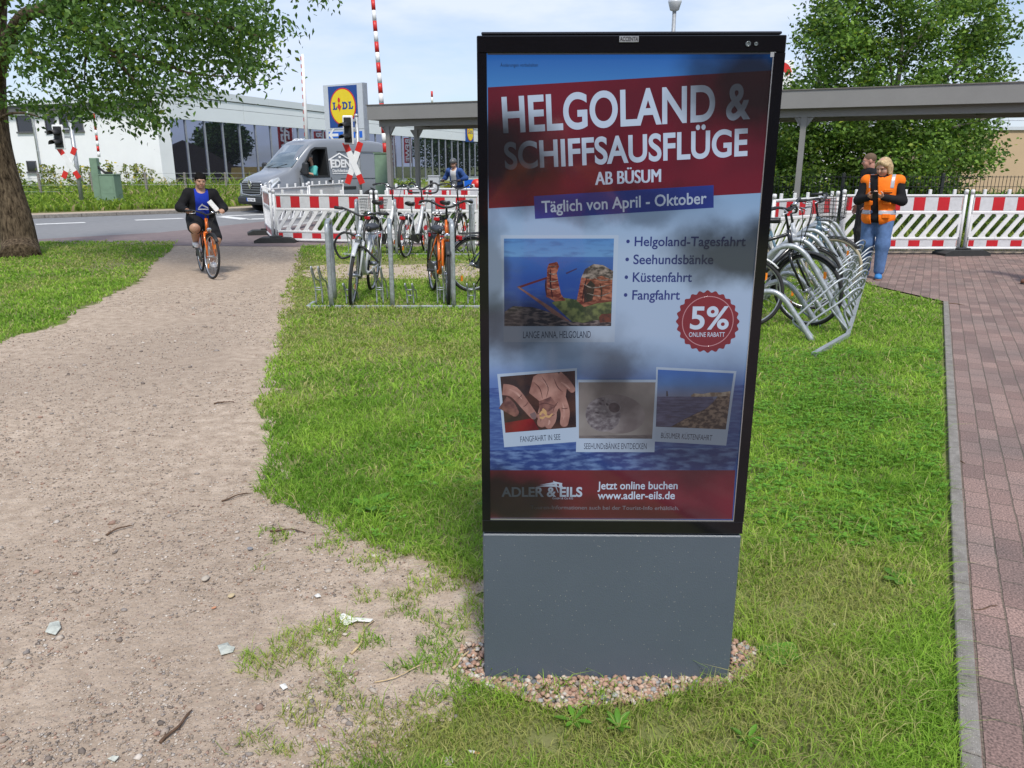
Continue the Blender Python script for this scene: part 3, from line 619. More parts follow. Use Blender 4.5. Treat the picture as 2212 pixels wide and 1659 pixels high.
bz.box((xl + .001, 0, szb), (sxl, .0118, szt)); bz.box((sxr, 0, szb), (xr - .001, .0118, szt)); bz.build('bezel', m_blk, totem)
tr = MB(); w_ = .0022; tr.box((sxl, .0015, szb), (sxr, .0055, szb + w_)); tr.box((sxr - w_, .0015, szb + w_), (sxr, .0055, szt)); tr.build('screen_trim', m_silv, totem)
tk = MB(); tk.box((sxl + .002, .0015, szt - .0035), (sxr - w_ - .002, .0055, szt)); tk.build('screen_gasket', m_alu, totem)
def disc(c, r, y0, y1, n=20): return [(c[0] + r * math.cos(2 * PI * i / n), y0, c[1] + r * math.sin(2 * PI * i / n)) for i in range(n)], (0, y1 - y0, 0)
m_sens = M('sensor grey glass', (.1, .12, .13), .15, var=.1)
for px, rr in ((1616, .0065), (1633, .0048)):
    c = T(px, 95); mb = MB(); mb.lathe([(rr, 0), (rr, .002), (rr * .62, .0022), (rr * .62, .0008), (rr * .3, .0012)], (c[0], 0, c[1]), (0, -1, 0), 16); mb.build('sensor', m_sens, totem)
c = T(1671, 118); tp = MB(); tp.box((c[0] - .0075, .0004, c[1] - .0055), (c[0] + .006, .0014, c[1] + .006)); tp.build('clip', M('grey clip', (.32, .33, .35), .5), totem)

# the picture on the screen: emission, dimmed where the panel has gone dark with heat
dk = bpy.data.node_groups.new('dead panel patches', 'ShaderNodeTree'); dk.interface.new_socket('Fac', in_out='OUTPUT', socket_type='NodeSocketFloat')
dn_, dl = dk.nodes, dk.links; tco = dn_.new('ShaderNodeTexCoord'); go = dn_.new('NodeGroupOutput'); nzz = dn_.new('ShaderNodeTexNoise'); nzz.inputs['Scale'].default_value = 9; nzz.inputs['Detail'].default_value = 5
dl.new(tco.outputs['Object'], nzz.inputs['Vector'])
vs_ = dn_.new('ShaderNodeVectorMath'); vs_.operation = 'SUBTRACT'; vs_.inputs[1].default_value = (.5, .5, .5); dl.new(nzz.outputs['Color'], vs_.inputs[0])
va = dn_.new('ShaderNodeVectorMath'); va.operation = 'MULTIPLY_ADD'; va.inputs[1].default_value = (.12, .12, .12); dl.new(vs_.outputs[0], va.inputs[0]); dl.new(tco.outputs['Object'], va.inputs[2])
prev = None
for x, y, rx, ry, st in ((1640, 190, 200, 130, .93), (1085, 345, 165, 125, .95), (1330, 440, 240, 55, .55), (1610, 545, 200, 90, .88), (1120, 710, 180, 80, .8), (1265, 790, 170, 70, .62), (1530, 930, 240, 160, .7), (1090, 1080, 170, 70, .93), (1330, 800, 60, 130, .4), (1300, 1120, 330, 40, .45), (1060, 600, 40, 160, .5), (1300, 355, 90, 60, .3), (1340, 860, 100, 70, .5)):
    c = T(x, y); ax_ = abs(T(x + rx, y)[0] - c[0]); az_ = abs(T(x, y + ry)[1] - c[1])
    a = dn_.new('ShaderNodeVectorMath'); a.operation = 'SUBTRACT'; a.inputs[1].default_value = (c[0], 0, c[1]); dl.new(va.outputs[0], a.inputs[0])
    b_ = dn_.new('ShaderNodeVectorMath'); b_.operation = 'MULTIPLY'; b_.inputs[1].default_value = (1 / ax_, 0, 1 / az_); dl.new(a.outputs[0], b_.inputs[0])
    e = dn_.new('ShaderNodeVectorMath'); e.operation = 'LENGTH'; dl.new(b_.outputs[0], e.inputs[0])
    m = dn_.new('ShaderNodeMapRange'); m.interpolation_type = 'SMOOTHSTEP'; m.inputs[1].default_value = .35; m.inputs[2].default_value = 1.15; m.inputs[3].default_value = 1 - st; m.inputs[4].default_value = 1; dl.new(e.outputs['Value'], m.inputs[0])
    if prev is None: prev = m.outputs[0]
    else:
        q = dn_.new('ShaderNodeMath'); q.operation = 'MULTIPLY'; dl.new(prev, q.inputs[0]); dl.new(m.outputs[0], q.inputs[1]); prev = q.outputs[0]
dl.new(prev, go.inputs[0])
def SM(name, col, col2=None, nscale=30, detail=5, stretch=(1, 1, 1), sharp=(.4, .6), grad=None, gain=.9):
    """lit picture material: two colours mixed by noise, or a vertical run of colours (things shown on the screen)"""
    m, n, l, b = newmat('screen ' + name); b.inputs['Base Color'].default_value = (.012, .012, .014, 1); b.inputs['Roughness'].default_value = .06; b.inputs['Specular IOR Level'].default_value = .7
    g = n.new('ShaderNodeGroup'); g.node_tree = dk; t = n.new('ShaderNodeTexCoord'); out = None
    mu = n.new('ShaderNodeVectorMath'); mu.operation = 'SCALE'; l.new(g.outputs[0], mu.inputs['Scale'])
    if grad:
        s = n.new('ShaderNodeSeparateXYZ'); l.new(t.outputs['Object'], s.inputs[0]); mr = n.new('ShaderNodeMapRange'); mr.inputs[1].default_value = grad[0]; mr.inputs[2].default_value = grad[1]; l.new(s.outputs['Z'], mr.inputs[0])
        c = n.new('ShaderNodeValToRGB'); el = c.color_ramp.elements; stops = grad[2]; el[0].position = stops[0][0]; el[0].color = (*stops[0][1], 1); el[1].position = stops[-1][0]; el[1].color = (*stops[-1][1], 1)
        for q in stops[1:-1]: w = el.new(q[0]); w.color = (*q[1], 1)
        l.new(mr.outputs[0], c.inputs[0]); out = c.outputs[0]
    if col2 is not None:
        mp = n.new('ShaderNodeMapping'); mp.inputs['Scale'].default_value = stretch; z = n.new('ShaderNodeTexNoise'); z.inputs['Scale'].default_value = nscale; z.inputs['Detail'].default_value = detail
        r = n.new('ShaderNodeMapRange'); r.inputs[1].default_value, r.inputs[2].default_value = sharp; x = n.new('ShaderNodeMix'); x.data_type = 'RGBA'
        l.new(t.outputs['Object'], mp.inputs[0]); l.new(mp.outputs[0], z.inputs['Vector']); l.new(z.outputs['Fac'], r.inputs[0]); l.new(r.outputs[0], x.inputs[0])
        if out is not None: l.new(out, x.inputs[6])
        else: x.inputs[6].default_value = (*col, 1)
        x.inputs[7].default_value = (*col2, 1); out = x.outputs[2]
    if out is None: mu.inputs[0].default_value = col
    else: l.new(out, mu.inputs[0])
    l.new(mu.outputs[0], b.inputs['Emission Color']); b.inputs['Emission Strength'].default_value = gain * .64
    return m
LAY = [0.0]
screen = None
def poly(name, pts, mat, lay, parent=None):
    y = .0085 - lay * .0006
    P = [T(*p) for p in pts]; return MB().prism([(a, y, b) for a, b in P], (0, .0004, 0)).build(name, mat, parent or screen)
z_of = lambda y: T(1320, y)[1]
m_bgs = SM('sky and sea', None, None, grad=(z_of(1020), z_of(110), [(0, S(60, 92, 165)), (.06, S(66, 98, 170)), (.17, S(72, 108, 182)), (.24, S(96, 132, 200)), (.29, S(150, 180, 222)), (.36, S(172, 196, 230)), (.55, S(176, 200, 234)), (.72, S(140, 180, 225)), (.86, S(110, 165, 225)), (.93, S(70, 140, 215)), (1, S(38, 105, 195))]), gain=.82)
screen = MB().box((sxl, .0092, szb), (sxr, .0116, szt)).build('screen', m_bgs, totem)
m_waves = SM('sea waves', S(38, 66, 140), S(110, 142, 200), 26, 6, (1, 1, 3.2), (.44, .66), gain=.8)
poly('sea_print', [(1057, 975), (1600, 968), (1585, 1020), (1058, 1020)], m_waves, 1)
m_waves2 = SM('calm sea', S(52, 84, 160), S(92, 126, 192), 30, 5, (1, 1, 5), (.4, .7), gain=.8); poly('sea_print', [(1056, 840), (1620, 833), (1600, 967.5), (1057, 974.5)], m_waves2, .9)
RED, WH, BL, NAVY = S(114, 20, 42), S(196, 214, 240), S(34, 58, 146), S(32, 50, 130)
m_red = SM('red', RED, S(98, 17, 38), 5, 2); m_wh = SM('white', WH, gain=.92); m_bl = SM('blue', BL); m_nv = SM('navy', NAVY); m_drk = SM('dark ink', S(20, 40, 70))
poly('red_banner', [(1053.5, 188), (1672, 151), (1645, 417), (1055.5, 450.5)], m_red, 1); poly('red_banner', [(1058, 1018), (1590, 1018), (1583, 1124), (1058.5, 1122)], m_red, 1.2)
poly('blue_banner', [(1153.2, 424), (1543, 400), (1543, 449), (1156, 473.3)], m_bl, 2)
_tc = {}
def glyphs(txt, bold):
    if (txt, bold) not in _tc:
        c = bpy.data.curves.new('lettering', 'FONT'); c.body = txt; c.offset = bold; c.resolution_u = 3 if len(txt) > 16 else 8; o = bpy.data.objects.new('lettering', c); COL.objects.link(o)
        dg = bpy.context.evaluated_depsgraph_get(); me = o.evaluated_get(dg).to_mesh(); V = [(v.co.x, v.co.y) for v in me.vertices]; F = [tuple(p.vertices) for p in me.polygons]
        o.evaluated_get(dg).to_mesh_clear(); bpy.data.objects.remove(o); bpy.data.curves.remove(c); xs = [v[0] for v in V]
        _tc[txt, bold] = (V, F, min(xs), max(xs))
    return _tc[txt, bold]
CAPH = .70
def text3(mb, txt, p0, p1, up, cap, bold=.02, nor=None, mi=0):
    """lettering laid from p0 to p1 (left and right end of the baseline), cap height cap along up"""
    V, F, a, b = glyphs(txt, bold); p0, p1, up = Vector(p0), Vector(p1), Vector(up).normalized()
    mb.add([p0 + (p1 - p0) * ((x - a) / (b - a)) + up * (y / CAPH * cap) for x, y in V], F, mi); return mb
def stext(txt, d0, d1, capd, mat, bold=.02, lay=3, parent=None, slant=True):
    a, b = T(*d0), T(*d1); y = .0085 - lay * .0006; cap = T(d0[0], d0[1] - capd)[1] - a[1]; p0, p1 = Vector((a[0], y, a[1])), Vector((b[0], y, b[1]))
    up = Vector((-(p1 - p0).z, 0, (p1 - p0).x)) if slant else Vector((0, 0, 1))
    return text3(MB(), txt, p0, p1, up, cap, bold).build('lettering', mat, parent or screen)
stext('HELGOLAND &', (1087, 285.6), (1622, 254.4), 76, m_wh, .024); stext('SCHIFFSAUSFLÜGE', (1091, 365), (1616, 334.8), 57, m_wh, .024)
[stext('AB BÜSUM', (1286 + k_, 399.8), (1427 + k_, 393), 28.5, m_wh, 0, 3 + k_ * .12) for k_ in (0, 1, 2)]; stext('Änderungen vorbehalten', (1080.5, 143.5), (1162, 143.2), 7.6, m_drk, .004)
stext('Täglich von April - Oktober', (1170.5, 459.5), (1527.5, 439.8), 25, m_wh, .016)
for tx, x0, x1, y in (('Helgoland-Tagesfahrt', 1369, 1612, 532), ('Seehundsbänke', 1367, 1542, 571), ('Küstenfahrt', 1365.5, 1495.5, 609.5), ('Fangfahrt', 1364, 1469.5, 648)):
    stext('• ' + tx, (1353 - (y - 532) * .045, y), (x1, y), 20.5, m_nv, .016)
m_edge, m_shade = SM('print edge', S(158, 186, 222), gain=.85), None
def polaroid(outer, inner, mats, cap, c0, c1, ch, lay):
    o = poly('photo_print', outer, SM('print border', S(178, 198, 226), gain=.88), lay); poly('photo_image', inner, mats, lay + 1, o)
    stext(cap, c0, c1, ch, m_drk, .0, lay + 1, o); return o
p_sky = SM('print sky', None, S(60, 95, 160), 20, 3, (1, 1, 4), (.5, .9), grad=(z_of(705), z_of(516), [(0, S(34, 62, 140)), (.55, S(42, 82, 165)), (.79, S(60, 110, 190)), (.80, S(106, 160, 220)), (1, S(86, 145, 215))]), gain=.8)
pr1 = polaroid([(1081, 508.6), (1337, 508.6), (1328, 740.6), (1088, 740.6)], [(1088.3, 515.8), (1327, 515.8), (1320.6, 705.2), (1089.2, 705.2)], p_sky, 'LANGE ANNA, HELGOLAND', (1130, 731.7), (1276.5, 730.8), 15, 2)
m_rock = SM('red rock', S(108, 46, 34), S(190, 120, 96), 60, 6, (1, 1, 2.6), (.42, .66), gain=.75); m_cap = SM('pale rock top', S(70, 60, 62), S(178, 164, 156), 70, 6, (1, 1, 1.6), (.42, .62), gain=.75)
m_mead = SM('meadow', S(58, 74, 40), S(120, 132, 78), 60, 6, gain=.75); m_drock = SM('dark rocks', S(36, 34, 42), S(140, 128, 128), 55, 7, (1, 1, 3.4), (.46, .62), gain=.75); m_wall_ = SM('mole', S(150, 110, 100), S(120, 84, 80), 50, gain=.75)
m_shadow = SM('red shallows', S(120, 40, 60), S(70, 40, 96), 18, 4, (1, 1, 2), gain=.7)
poly('photo_image', [(1117, 620), (1150, 609), (1190, 596), (1191, 600), (1152, 613), (1121, 624)], SM('dark pier', S(86, 34, 44)), 4, pr1); poly('photo_image', [(1117, 621), (1121, 620), (1190, 664), (1236, 698), (1218, 699), (1176, 664)], m_wall_, 4.1, pr1); poly('photo_image', [(1222, 590), (1246, 580), (1247, 582), (1224, 593)], SM('far pier', S(60, 50, 90)), 4, pr1)
poly('photo_image', [(1192, 655), (1213, 643), (1245, 648), (1262, 640), (1250, 655), (1322, 645), (1320.6, 705), (1240, 700)], m_mead, 4.2, pr1)
poly('photo_image', [(1180, 642), (1182, 580), (1178, 590), (1186, 570), (1204, 566), (1208, 576), (1203, 590), (1206, 608), (1212, 636), (1222, 650), (1200, 652)], m_rock, 5, pr1)
poly('photo_image', [(1246, 650), (1252, 620), (1256, 600), (1264, 582), (1282, 572), (1303, 574), (1324, 588), (1322, 652), (1290, 656), (1262, 664)], m_rock, 5, pr1)
poly('photo_image', [(1256, 600), (1264, 582), (1282, 571), (1303, 573), (1325, 586), (1324, 606), (1300, 596), (1278, 604)], m_cap, 6, pr1)
poly('photo_image', [(1262, 622), (1276, 606), (1286, 616), (1280, 650), (1262, 655)], SM('cave', S(26, 18, 24), S(60, 34, 30), 50, gain=.7), 6, pr1)
poly('photo_image', [(1089.2, 705.2), (1090, 674), (1108, 662), (1150, 664), (1190, 676), (1222, 694), (1260, 698), (1290, 692), (1321, 696), (1320.6, 705.2)], m_drock, 6, pr1)
poly('photo_image', [(1294, 686), (1300, 679), (1321, 678), (1320.8, 696), (1296, 698)], SM('cliff foot', S(50, 24, 20), S(120, 60, 40), 50, gain=.7), 7, pr1)
# badge
bc = (1530, 695.6); bp_ = []
for i in range(144):
    a = 2 * PI * i / 144; r = 66.5 + 2.6 * math.cos(a * 24); bp_.append((bc[0] + r * math.cos(a), bc[1] + r * math.sin(a) * .985))
bdg = poly('badge', bp_, SM('badge red', S(132, 30, 46), S(118, 26, 42), 6, gain=.9), 3)
rg = MB(); c = T(*bc); rr = T(bc[0] + 55, bc[1])[0] - c[0]; rg.torus((c[0], .0085 - 4 * .0006, c[1]), (0, 1, 0), rr, .0011, 64, 4, flat=.15); rg.build('badge_ring', SM('ring', S(190, 140, 150)), bdg)
stext('5%', (1491, 711), (1574.5, 711), 48, m_wh, .02, 4, bdg); stext('ONLINE RABATT', (1489, 728.6), (1566.5, 728.6), 10, m_wh, .003, 4, bdg)
# shrimp in an open hand
p2 = polaroid([(1073.8, 809.5), (1246.7, 796.4), (1247, 956), (1089.2, 968)], [(1080.4, 815.1), (1242.5, 802), (1245, 924.3), (1091.5, 936.5)], SM('dark deck', S(44, 28, 30), S(80, 50, 40), 16, 3, gain=.75), 'FANGFAHRT IN SEE', (1124.4, 956.8), (1211, 951.4), 12.5, 3)
m_skin_ = SM('hand skin', S(150, 106, 98), S(196, 150, 140), 28, 5, (1, 1, 1), (.35, .7), gain=.78); m_skin2 = SM('hand shade', S(100, 62, 62), S(150, 104, 96), 40, 4, gain=.75)
def blob(name, spine, rad, mat, lay, par):
    """rounded outline along a spine (fingers of the printed hands)"""
    L, Rr = [], []
    P = smooth_path([(x, y, 0) for x, y in spine], 5); n_ = len(P)
    for i in range(n_):
        t = (P[min(i + 1, n_ - 1)] - P[max(i - 1, 0)]).normalized(); q = Vector((-t.y, t.x, 0)); f = i / (n_ - 1) * (len(rad) - 1); j = min(int(f), len(rad) - 2); r = rad[j] + (rad[j + 1] - rad[j]) * (f - j)
        L.append(P[i] + q * r); Rr.append(P[i] - q * r)
    e = P[-1]; t = (P[-1] - P[-2]).normalized(); q = Vector((-t.y, t.x, 0)); r = rad[-1]
    tip = [e + q * r * math.cos(a) + t * r * math.sin(a) for a in [k * PI / 8 for k in range(1, 8)]]
    if mat is m_skin_ and lay > 5: poly(name, [(v.x + (v.x - e.x) * 0 + (1.6 if i_ < len(L) else -1.6 if i_ >= len(L) + len(tip) else 0), v.y + 1.2) for i_, v in enumerate(L + tip + Rr[::-1])], m_skin2, lay - .15, par)
    return poly(name, [(v.x, v.y) for v in L + tip + Rr[::-1]], mat, lay, par)
poly('photo_image', [(1089.5, 915), (1150, 905), (1165, 930), (1091.5, 936.3)], SM('red cloth', S(140, 24, 30), S(104, 16, 26), 12, gain=.8), 4.5, p2)
poly('photo_image', [(1143, 850), (1152, 815), (1162, 809), (1205, 806), (1226, 830), (1220, 872), (1206, 885), (1190, 922), (1168, 924), (1160, 900), (1168, 870)], m_skin_, 5, p2)
blob('photo_image', [(1205, 812), (1222, 826), (1236, 842)], [11, 9, 7], m_skin_, 5.5, p2); blob('photo_image', [(1212, 862), (1221, 890), (1219, 914)], [11, 10, 9], m_skin_, 5.6, p2); blob('photo_image', [(1192, 880), (1192, 905), (1186, 918)], [11, 10, 9], m_skin_, 6, p2); blob('photo_image', [(1176, 895), (1172, 908), (1170, 914)], [12, 10, 10], m_skin_, 6.4, p2)
poly('photo_image', [(1164, 868), (1190, 858), (1204, 876), (1186, 890), (1166, 892)], m_skin2, 6.6, p2)
blob('photo_image', [(1086, 842), (1110, 848), (1136, 878), (1152, 898)], [12, 12, 10, 8], m_skin_, 7, p2); blob('photo_image', [(1086, 870), (1100, 880), (1112, 892)], [16, 14, 9], m_skin2, 6.8, p2); blob('photo_image', [(1150, 893), (1153, 900), (1154, 903)], [6, 6, 4], SM('nail', S(120, 100, 104)), 7.6, p2)
m_crs = SM('skin crease', S(104, 62, 60), S(84, 50, 50), 40, gain=.72); m_hil = SM('skin highlight', S(208, 168, 158), S(190, 146, 138), 40, gain=.78)
def stroke(pts, w, mat, lay, par):
    P = smooth_path([(x, y, 0) for x, y in pts], 4); up_, dn2 = [], []
    for i in range(len(P)):
        t = (P[min(i + 1, len(P) - 1)] - P[max(i - 1, 0)]).normalized(); k = w * math.sin(PI * (i + .4) / (len(P) - .2)); up_.append((P[i].x - t.y * k, P[i].y + t.x * k)); dn2.append((P[i].x + t.y * k, P[i].y - t.x * k))
    return poly('photo_image', up_ + dn2[::-1], mat, lay, par)
for L in ([(1152, 826), (1166, 840), (1172, 862)], [(1170, 814), (1184, 838), (1180, 860)], [(1196, 816), (1204, 836), (1216, 848)], [(1160, 878), (1176, 872), (1198, 878)], [(1212, 882), (1220, 884), (1228, 882)], [(1183, 896), (1191, 899), (1199, 896)], [(1118, 862), (1124, 858), (1129, 851)], [(1130, 880), (1136, 876), (1141, 869)], [(1206, 868), (1198, 880), (1194, 892)], [(1160, 892), (1168, 900), (1168, 912)]): stroke(L, .9, m_crs, 7.4, p2)
for L in ([(1160, 820), (1176, 826), (1188, 842)], [(1212, 826), (1224, 834), (1232, 842)], [(1100, 842), (1116, 850), (1128, 864)], [(1215, 872), (1219, 890), (1217, 908)], [(1186, 908), (1187, 914), (1184, 919)]): stroke(L, 2.2, m_hil, 7.3, p2)
for L in ([(1184, 590), (1195, 593), (1203, 590)], [(1182, 606), (1194, 609), (1205, 606)], [(1182, 622), (1196, 626), (1208, 622)], [(1186, 574), (1194, 577), (1204, 574)], [(1258, 612), (1280, 622), (1318, 616)], [(1268, 634), (1296, 640), (1320, 632)], [(1284, 600), (1300, 606), (1322, 604)]): stroke(L, 1.3, m_cap, 6.5, pr1)
for L in ([(1180, 600), (1179, 620), (1181, 640)], [(1190, 580), (1189, 610), (1194, 645)], [(1268, 600), (1262, 625), (1258, 650)], [(1296, 612), (1300, 630), (1298, 650)]): stroke(L, 1.8, SM('rock shade', S(48, 20, 20), S(70, 30, 24), 50, gain=.7), 6.3, pr1)
m_shr = SM('shrimp', S(210, 170, 120), gain=.8)
for sp__ in ([(1166, 898), (1172, 890), (1178, 896)], [(1178, 899), (1186, 901), (1193, 895)], [(1172, 884), (1178, 890), (1180, 897)], [(1166, 902), (1172, 904), (1177, 900)]): blob('photo_image', sp__, [2, 2.6, 1.2], m_shr, 7.8, p2)
# coast
p4 = polaroid([(1418.3, 794.1), (1592.2, 802.9), (1569.9, 964.4), (1415, 955.5)], [(1422, 799.5), (1586.3, 807.8), (1569, 929), (1417.5, 923.2)], SM('print coast sky', None, None, grad=(z_of(925), z_of(800), [(0, S(64, 52, 58)), (.46, S(96, 92, 120)), (.49, S(120, 112, 130)), (.52, S(130, 140, 172)), (.75, S(84, 130, 196)), (1, S(50, 110, 200))]), gain=.8), 'BÜSUMER KÜSTENFAHRT', (1428.2, 947.8), (1538.7, 953.4), 12, 3)
poly('photo_image', [(1420, 858), (1540, 858), (1543, 868), (1525, 884), (1480, 906), (1450, 923.5), (1417.6, 922.5)], SM('coast water', S(70, 72, 110), S(104, 108, 150), 30, 5, (1, 1, 6), gain=.75), 5, p4)
poly('photo_image', [(1578, 855), (1569, 929), (1450, 924), (1482, 906), (1527, 884), (1546, 866), (1552, 856)], SM('shingle beach', S(74, 58, 48), S(168, 146, 128), 90, 5, (1, 1, 1.6), (.44, .6), gain=.72), 5.4, p4)
poly('photo_image', [(1494, 855), (1500, 851), (1520, 852), (1535, 849), (1560, 849), (1579, 846), (1578, 856), (1540, 858), (1494, 858)], SM('far houses', S(150, 130, 110), S(210, 196, 180), 90, 3, gain=.7), 5.6, p4); poly('photo_image', [(1440, 846), (1443, 846), (1444, 857), (1440, 857)], SM('tower', S(60, 60, 70)), 5.6, p4)
# seal
p3 = polaroid([(1247.7, 821), (1421, 821), (1414.1, 977.8), (1244.4, 977.5)], [(1250, 826.5), (1416.5, 826.5), (1409, 948.3), (1250.7, 947.5)], SM('pale sand', S(150, 146, 146), S(130, 124, 124), 8, 3, gain=.8), 'SEEHUNDsBÄNKE ENTDECKEN', (1261.5, 971), (1397, 971), 13, 8)
el = lambda cx, cy, rx, ry, rot=0, n=40: [(cx + rx * math.cos(t) * math.cos(rot) - ry * math.sin(t) * math.sin(rot), cy + rx * math.cos(t) * math.sin(rot) + ry * math.sin(t) * math.cos(rot)) for t in [2 * PI * i / n for i in range(n)]]
m_seal = SM('seal fur', S(124, 116, 120), S(152, 146, 150), 16, 5, (1, 1, 1), gain=.8); m_sealh = SM('seal head', S(96, 90, 100), S(160, 156, 164), 60, 5, (1, 1, 1.4), (.4, .65), gain=.8)
poly('photo_image', el(1332, 895, 62, 42, .12), m_seal, 10, p3); poly('photo_image', el(1303, 896, 38, 37, .3), m_sealh, 10.6, p3); poly('photo_image', [(1250.7, 942), (1409, 940), (1409, 948.3), (1250.7, 947.5)], SM('wet sand', S(120, 114, 116), S(90, 86, 90), 30, 4, (1, 1, 5), gain=.8), 10.8, p3)
poly('photo_image', el(1324, 880, 17, 14, .3), SM('seal muzzle', S(150, 146, 152), S(120, 114, 122), 60), 11, p3); poly('photo_image', el(1327, 881, 12.5, 10.5, .3), SM('seal mouth', S(60, 50, 58), S(96, 84, 92), 50), 11.4, p3)
for a in ((1297, 872, 3.6, 2, .5), (1303, 866, 2.2, 1.3, .3), (1312, 874, 3.5, 2.4, .6), (1290, 892, 4.5, 1.5, .3)): poly('photo_image', el(*a, n=14), SM('seal marks', S(54, 48, 58)), 11.6, p3)
# foot of the poster
lg = stext('ADLER & EILS', (1083, 1074.6), (1258, 1074.6), 20, m_wh, .03); stext('GmbH & Co KG', (1193, 1080.6), (1238, 1080.6), 4.4, m_wh, .006)
poly('logo', [(1158, 1053), (1190, 1048.5), (1214, 1050), (1216, 1054)], m_wh, 3); poly('logo', [(1166, 1049.5), (1198, 1043.5), (1202, 1047.5)], m_wh, 3); poly('logo', [(1196, 1042), (1215, 1046), (1212, 1057), (1203, 1053)], m_wh, 3); poly('logo', [(1195, 1041), (1197, 1041), (1207, 1066), (1205, 1066)], m_wh, 3)
poly('logo', [(1203, 1047), (1208, 1048), (1207, 1053), (1204, 1051.5)], m_red, 3.6)
stext('Jetzt online buchen', (1291, 1058.9), (1464.5, 1058.4), 16.5, m_wh, .014); stext('www.adler-eils.de', (1291.5, 1080.4), (1458.5, 1080), 16.5, m_wh, .014)
stext('Touren-Informationen auch bei der Tourist-Info erhältlich.', (1146, 1102), (1467.5, 1104), 8.4, SM('small print', S(150, 150, 165)), .004)
# maker's plate
c0, c1 = T(1337.5, 91.6), T(1379.8, 78)
bd = MB(); bd.box((c0[0], -.0022, c0[1]), (c1[0], -.0001, c1[1]), b=.0005); bo = bd.build('badge_plate', M('brushed plate', (.42, .43, .44), .35, .7), totem)
w_ = c1[0] - c0[0]; tm = MB(); text3(tm, 'ACCENTA', (c0[0] + .03 * w_, -.0026, c0[1] + .003), (c1[0] - .03 * w_, -.0026, c0[1] + .003), (0, 0, 1), (c1[1] - c0[1]) * .66, .02); tm.build('lettering', M('plate lettering', (.03, .03, .035), .5), bo)
# ================================================================== supermarket
m_wht = M('white render', (.87, .88, .89), .8, var=.03, scale=.6, bump=.05, bscale=40, dirt=.06); m_pan = M('pale cladding panel', (.74, .775, .80), .5, var=.03, scale=.4, spec=.5); m_pan2 = M('grey parapet panel', (.63, .67, .70), .5, var=.04, scale=.4)
m_gls = M('coated dark glass', (.27, .295, .38), .015, .95, var=.03, scale=.5); m_mul = M('grey mullion', (.30, .32, .36), .4, .3); m_dark = M('dark eave', (.10, .10, .105), .6); m_win = M('dark window glass', (.012, .014, .017), .06, var=.2, spec=.6); m_pipe = M('zinc downpipe', (.55, .58, .62), .4, .4, var=.1); m_roof = M('grey roof sheet', (.3, .3, .31), .8)
bp0 = Vector((-19.059, 45, 0)); bu = Vector((.33026, .94389, 0)); bn_ = Vector((bu.y, -bu.x, 0))
FP = lambda s, z, off=0: bp0 + bu * s + bn_ * off + Vector((0, 0, z))
def Fx(x, y):
    d = ray(x, y); o = Vector((0, 0, EYE)); t = (bp0 - o).dot(bn_) / d.dot(bn_); q = o + d * t; return (q - bp0).dot(bu), q.z
store = thing('supermarket_building', 'long white supermarket with dark glass front and pale panel fascia across the road', 'building', tuple(FP(0, 0)))
sinv = Matrix.Translation(-Vector(FP(0, 0)))
def fbox(mb, s0, s1, z0, z1, o0, o1, mi=0):
    mb.prism([FP(s0, z0, o0), FP(s1, z0, o0), FP(s1, z0, o1), FP(s0, z0, o1)], (0, 0, z1 - z0), mi, sinv)
LF = 62
mb = MB(); fbox(mb, 0, LF, .35, 4.07, -.25, 0); mb.build('glazing', m_gls, store)
ms = MB(); sm_ = [Fx(x, 340)[0] for x in (407, 447, 486)]; stp = (sm_[2] - sm_[0]) / 2; s_ = sm_[0]
while s_ < LF: fbox(ms, s_ - .035, s_ + .035, .35, 4.07, 0, .07); s_ += stp
fbox(ms, 0, LF, .35, .45, .0, .075); ms.build('window_frame', m_mul, store)
mb = MB(); fbox(mb, -.95, LF, 0, .345, -.3, .04); mb.build('plinth', m_pan2, store)
mb = MB(); s_ = 0.0
while s_ < LF:
    fbox(mb, s_, min(s_ + 6.46, LF), 4.075, 4.845, -.3, .10); fbox(mb, s_, min(s_ + 6.46, LF), 4.865, 5.28, -.3, .10); s_ += 6.5
mb.build('fascia', m_pan, store)
mb = MB(); fbox(mb, -.9, LF, 5.285, 5.33, -.3, .06, 1); s_ = -.95
while s_ < LF: fbox(mb, s_, min(s_ + 4.97, LF), 5.335, 5.76, -.35, .16); s_ += 5
mb.build('parapet', [m_pan2, m_dark], store)
mb = MB(); fbox(mb, -.95, -.002, .35, 5.28, -.4, .09); mb.build('corner_pier', m_wht, store)
w0 = Vector((-19.45, 44.3, 0)); w1 = Vector((-29.81, 48.893, 0)); wd = (w1 - w0).normalized(); wnn = Vector((wd.y, -wd.x, 0)); wnn = wnn if wnn.y < 0 else -wnn
WP = lambda s, z, off=0: w0 + wd * s + wnn * off + Vector((0, 0, z))
def Wx(x, y):
    d = ray(x, y); o = Vector((0, 0, EYE)); t = (w0 - o).dot(wnn) / d.dot(wnn); q = o + d * t; return (q - w0).dot(wd), q.z
def wbox(mb, s0, s1, z0, z1, o0, o1, mi=0): mb.prism([WP(s0, z0, o0), WP(s1, z0, o0), WP(s1, z0, o1), WP(s0, z0, o1)], (0, 0, z1 - z0), mi, sinv)
mb = MB(); wbox(mb, -.1, 22, 0, 4.62, -.3, 0); mb.build('wall', m_wht, store)
mb = MB(); wbox(mb, -.1, 22, 4.625, 4.96, -.3, .32, 0); wbox(mb, -.15, 22, 4.962, 5.07, -.35, .42, 1); mb.build('eave', [m_dark, m_pan2], store)
mb = MB(); mb.prism([FP(-.3, 5.0, -.36), FP(LF, 5.0, -.36), FP(LF, 5.0, -24), WP(22, 5.0, -.4)], (0, 0, .2), 0, sinv); mb.build('roof', m_roof, store)
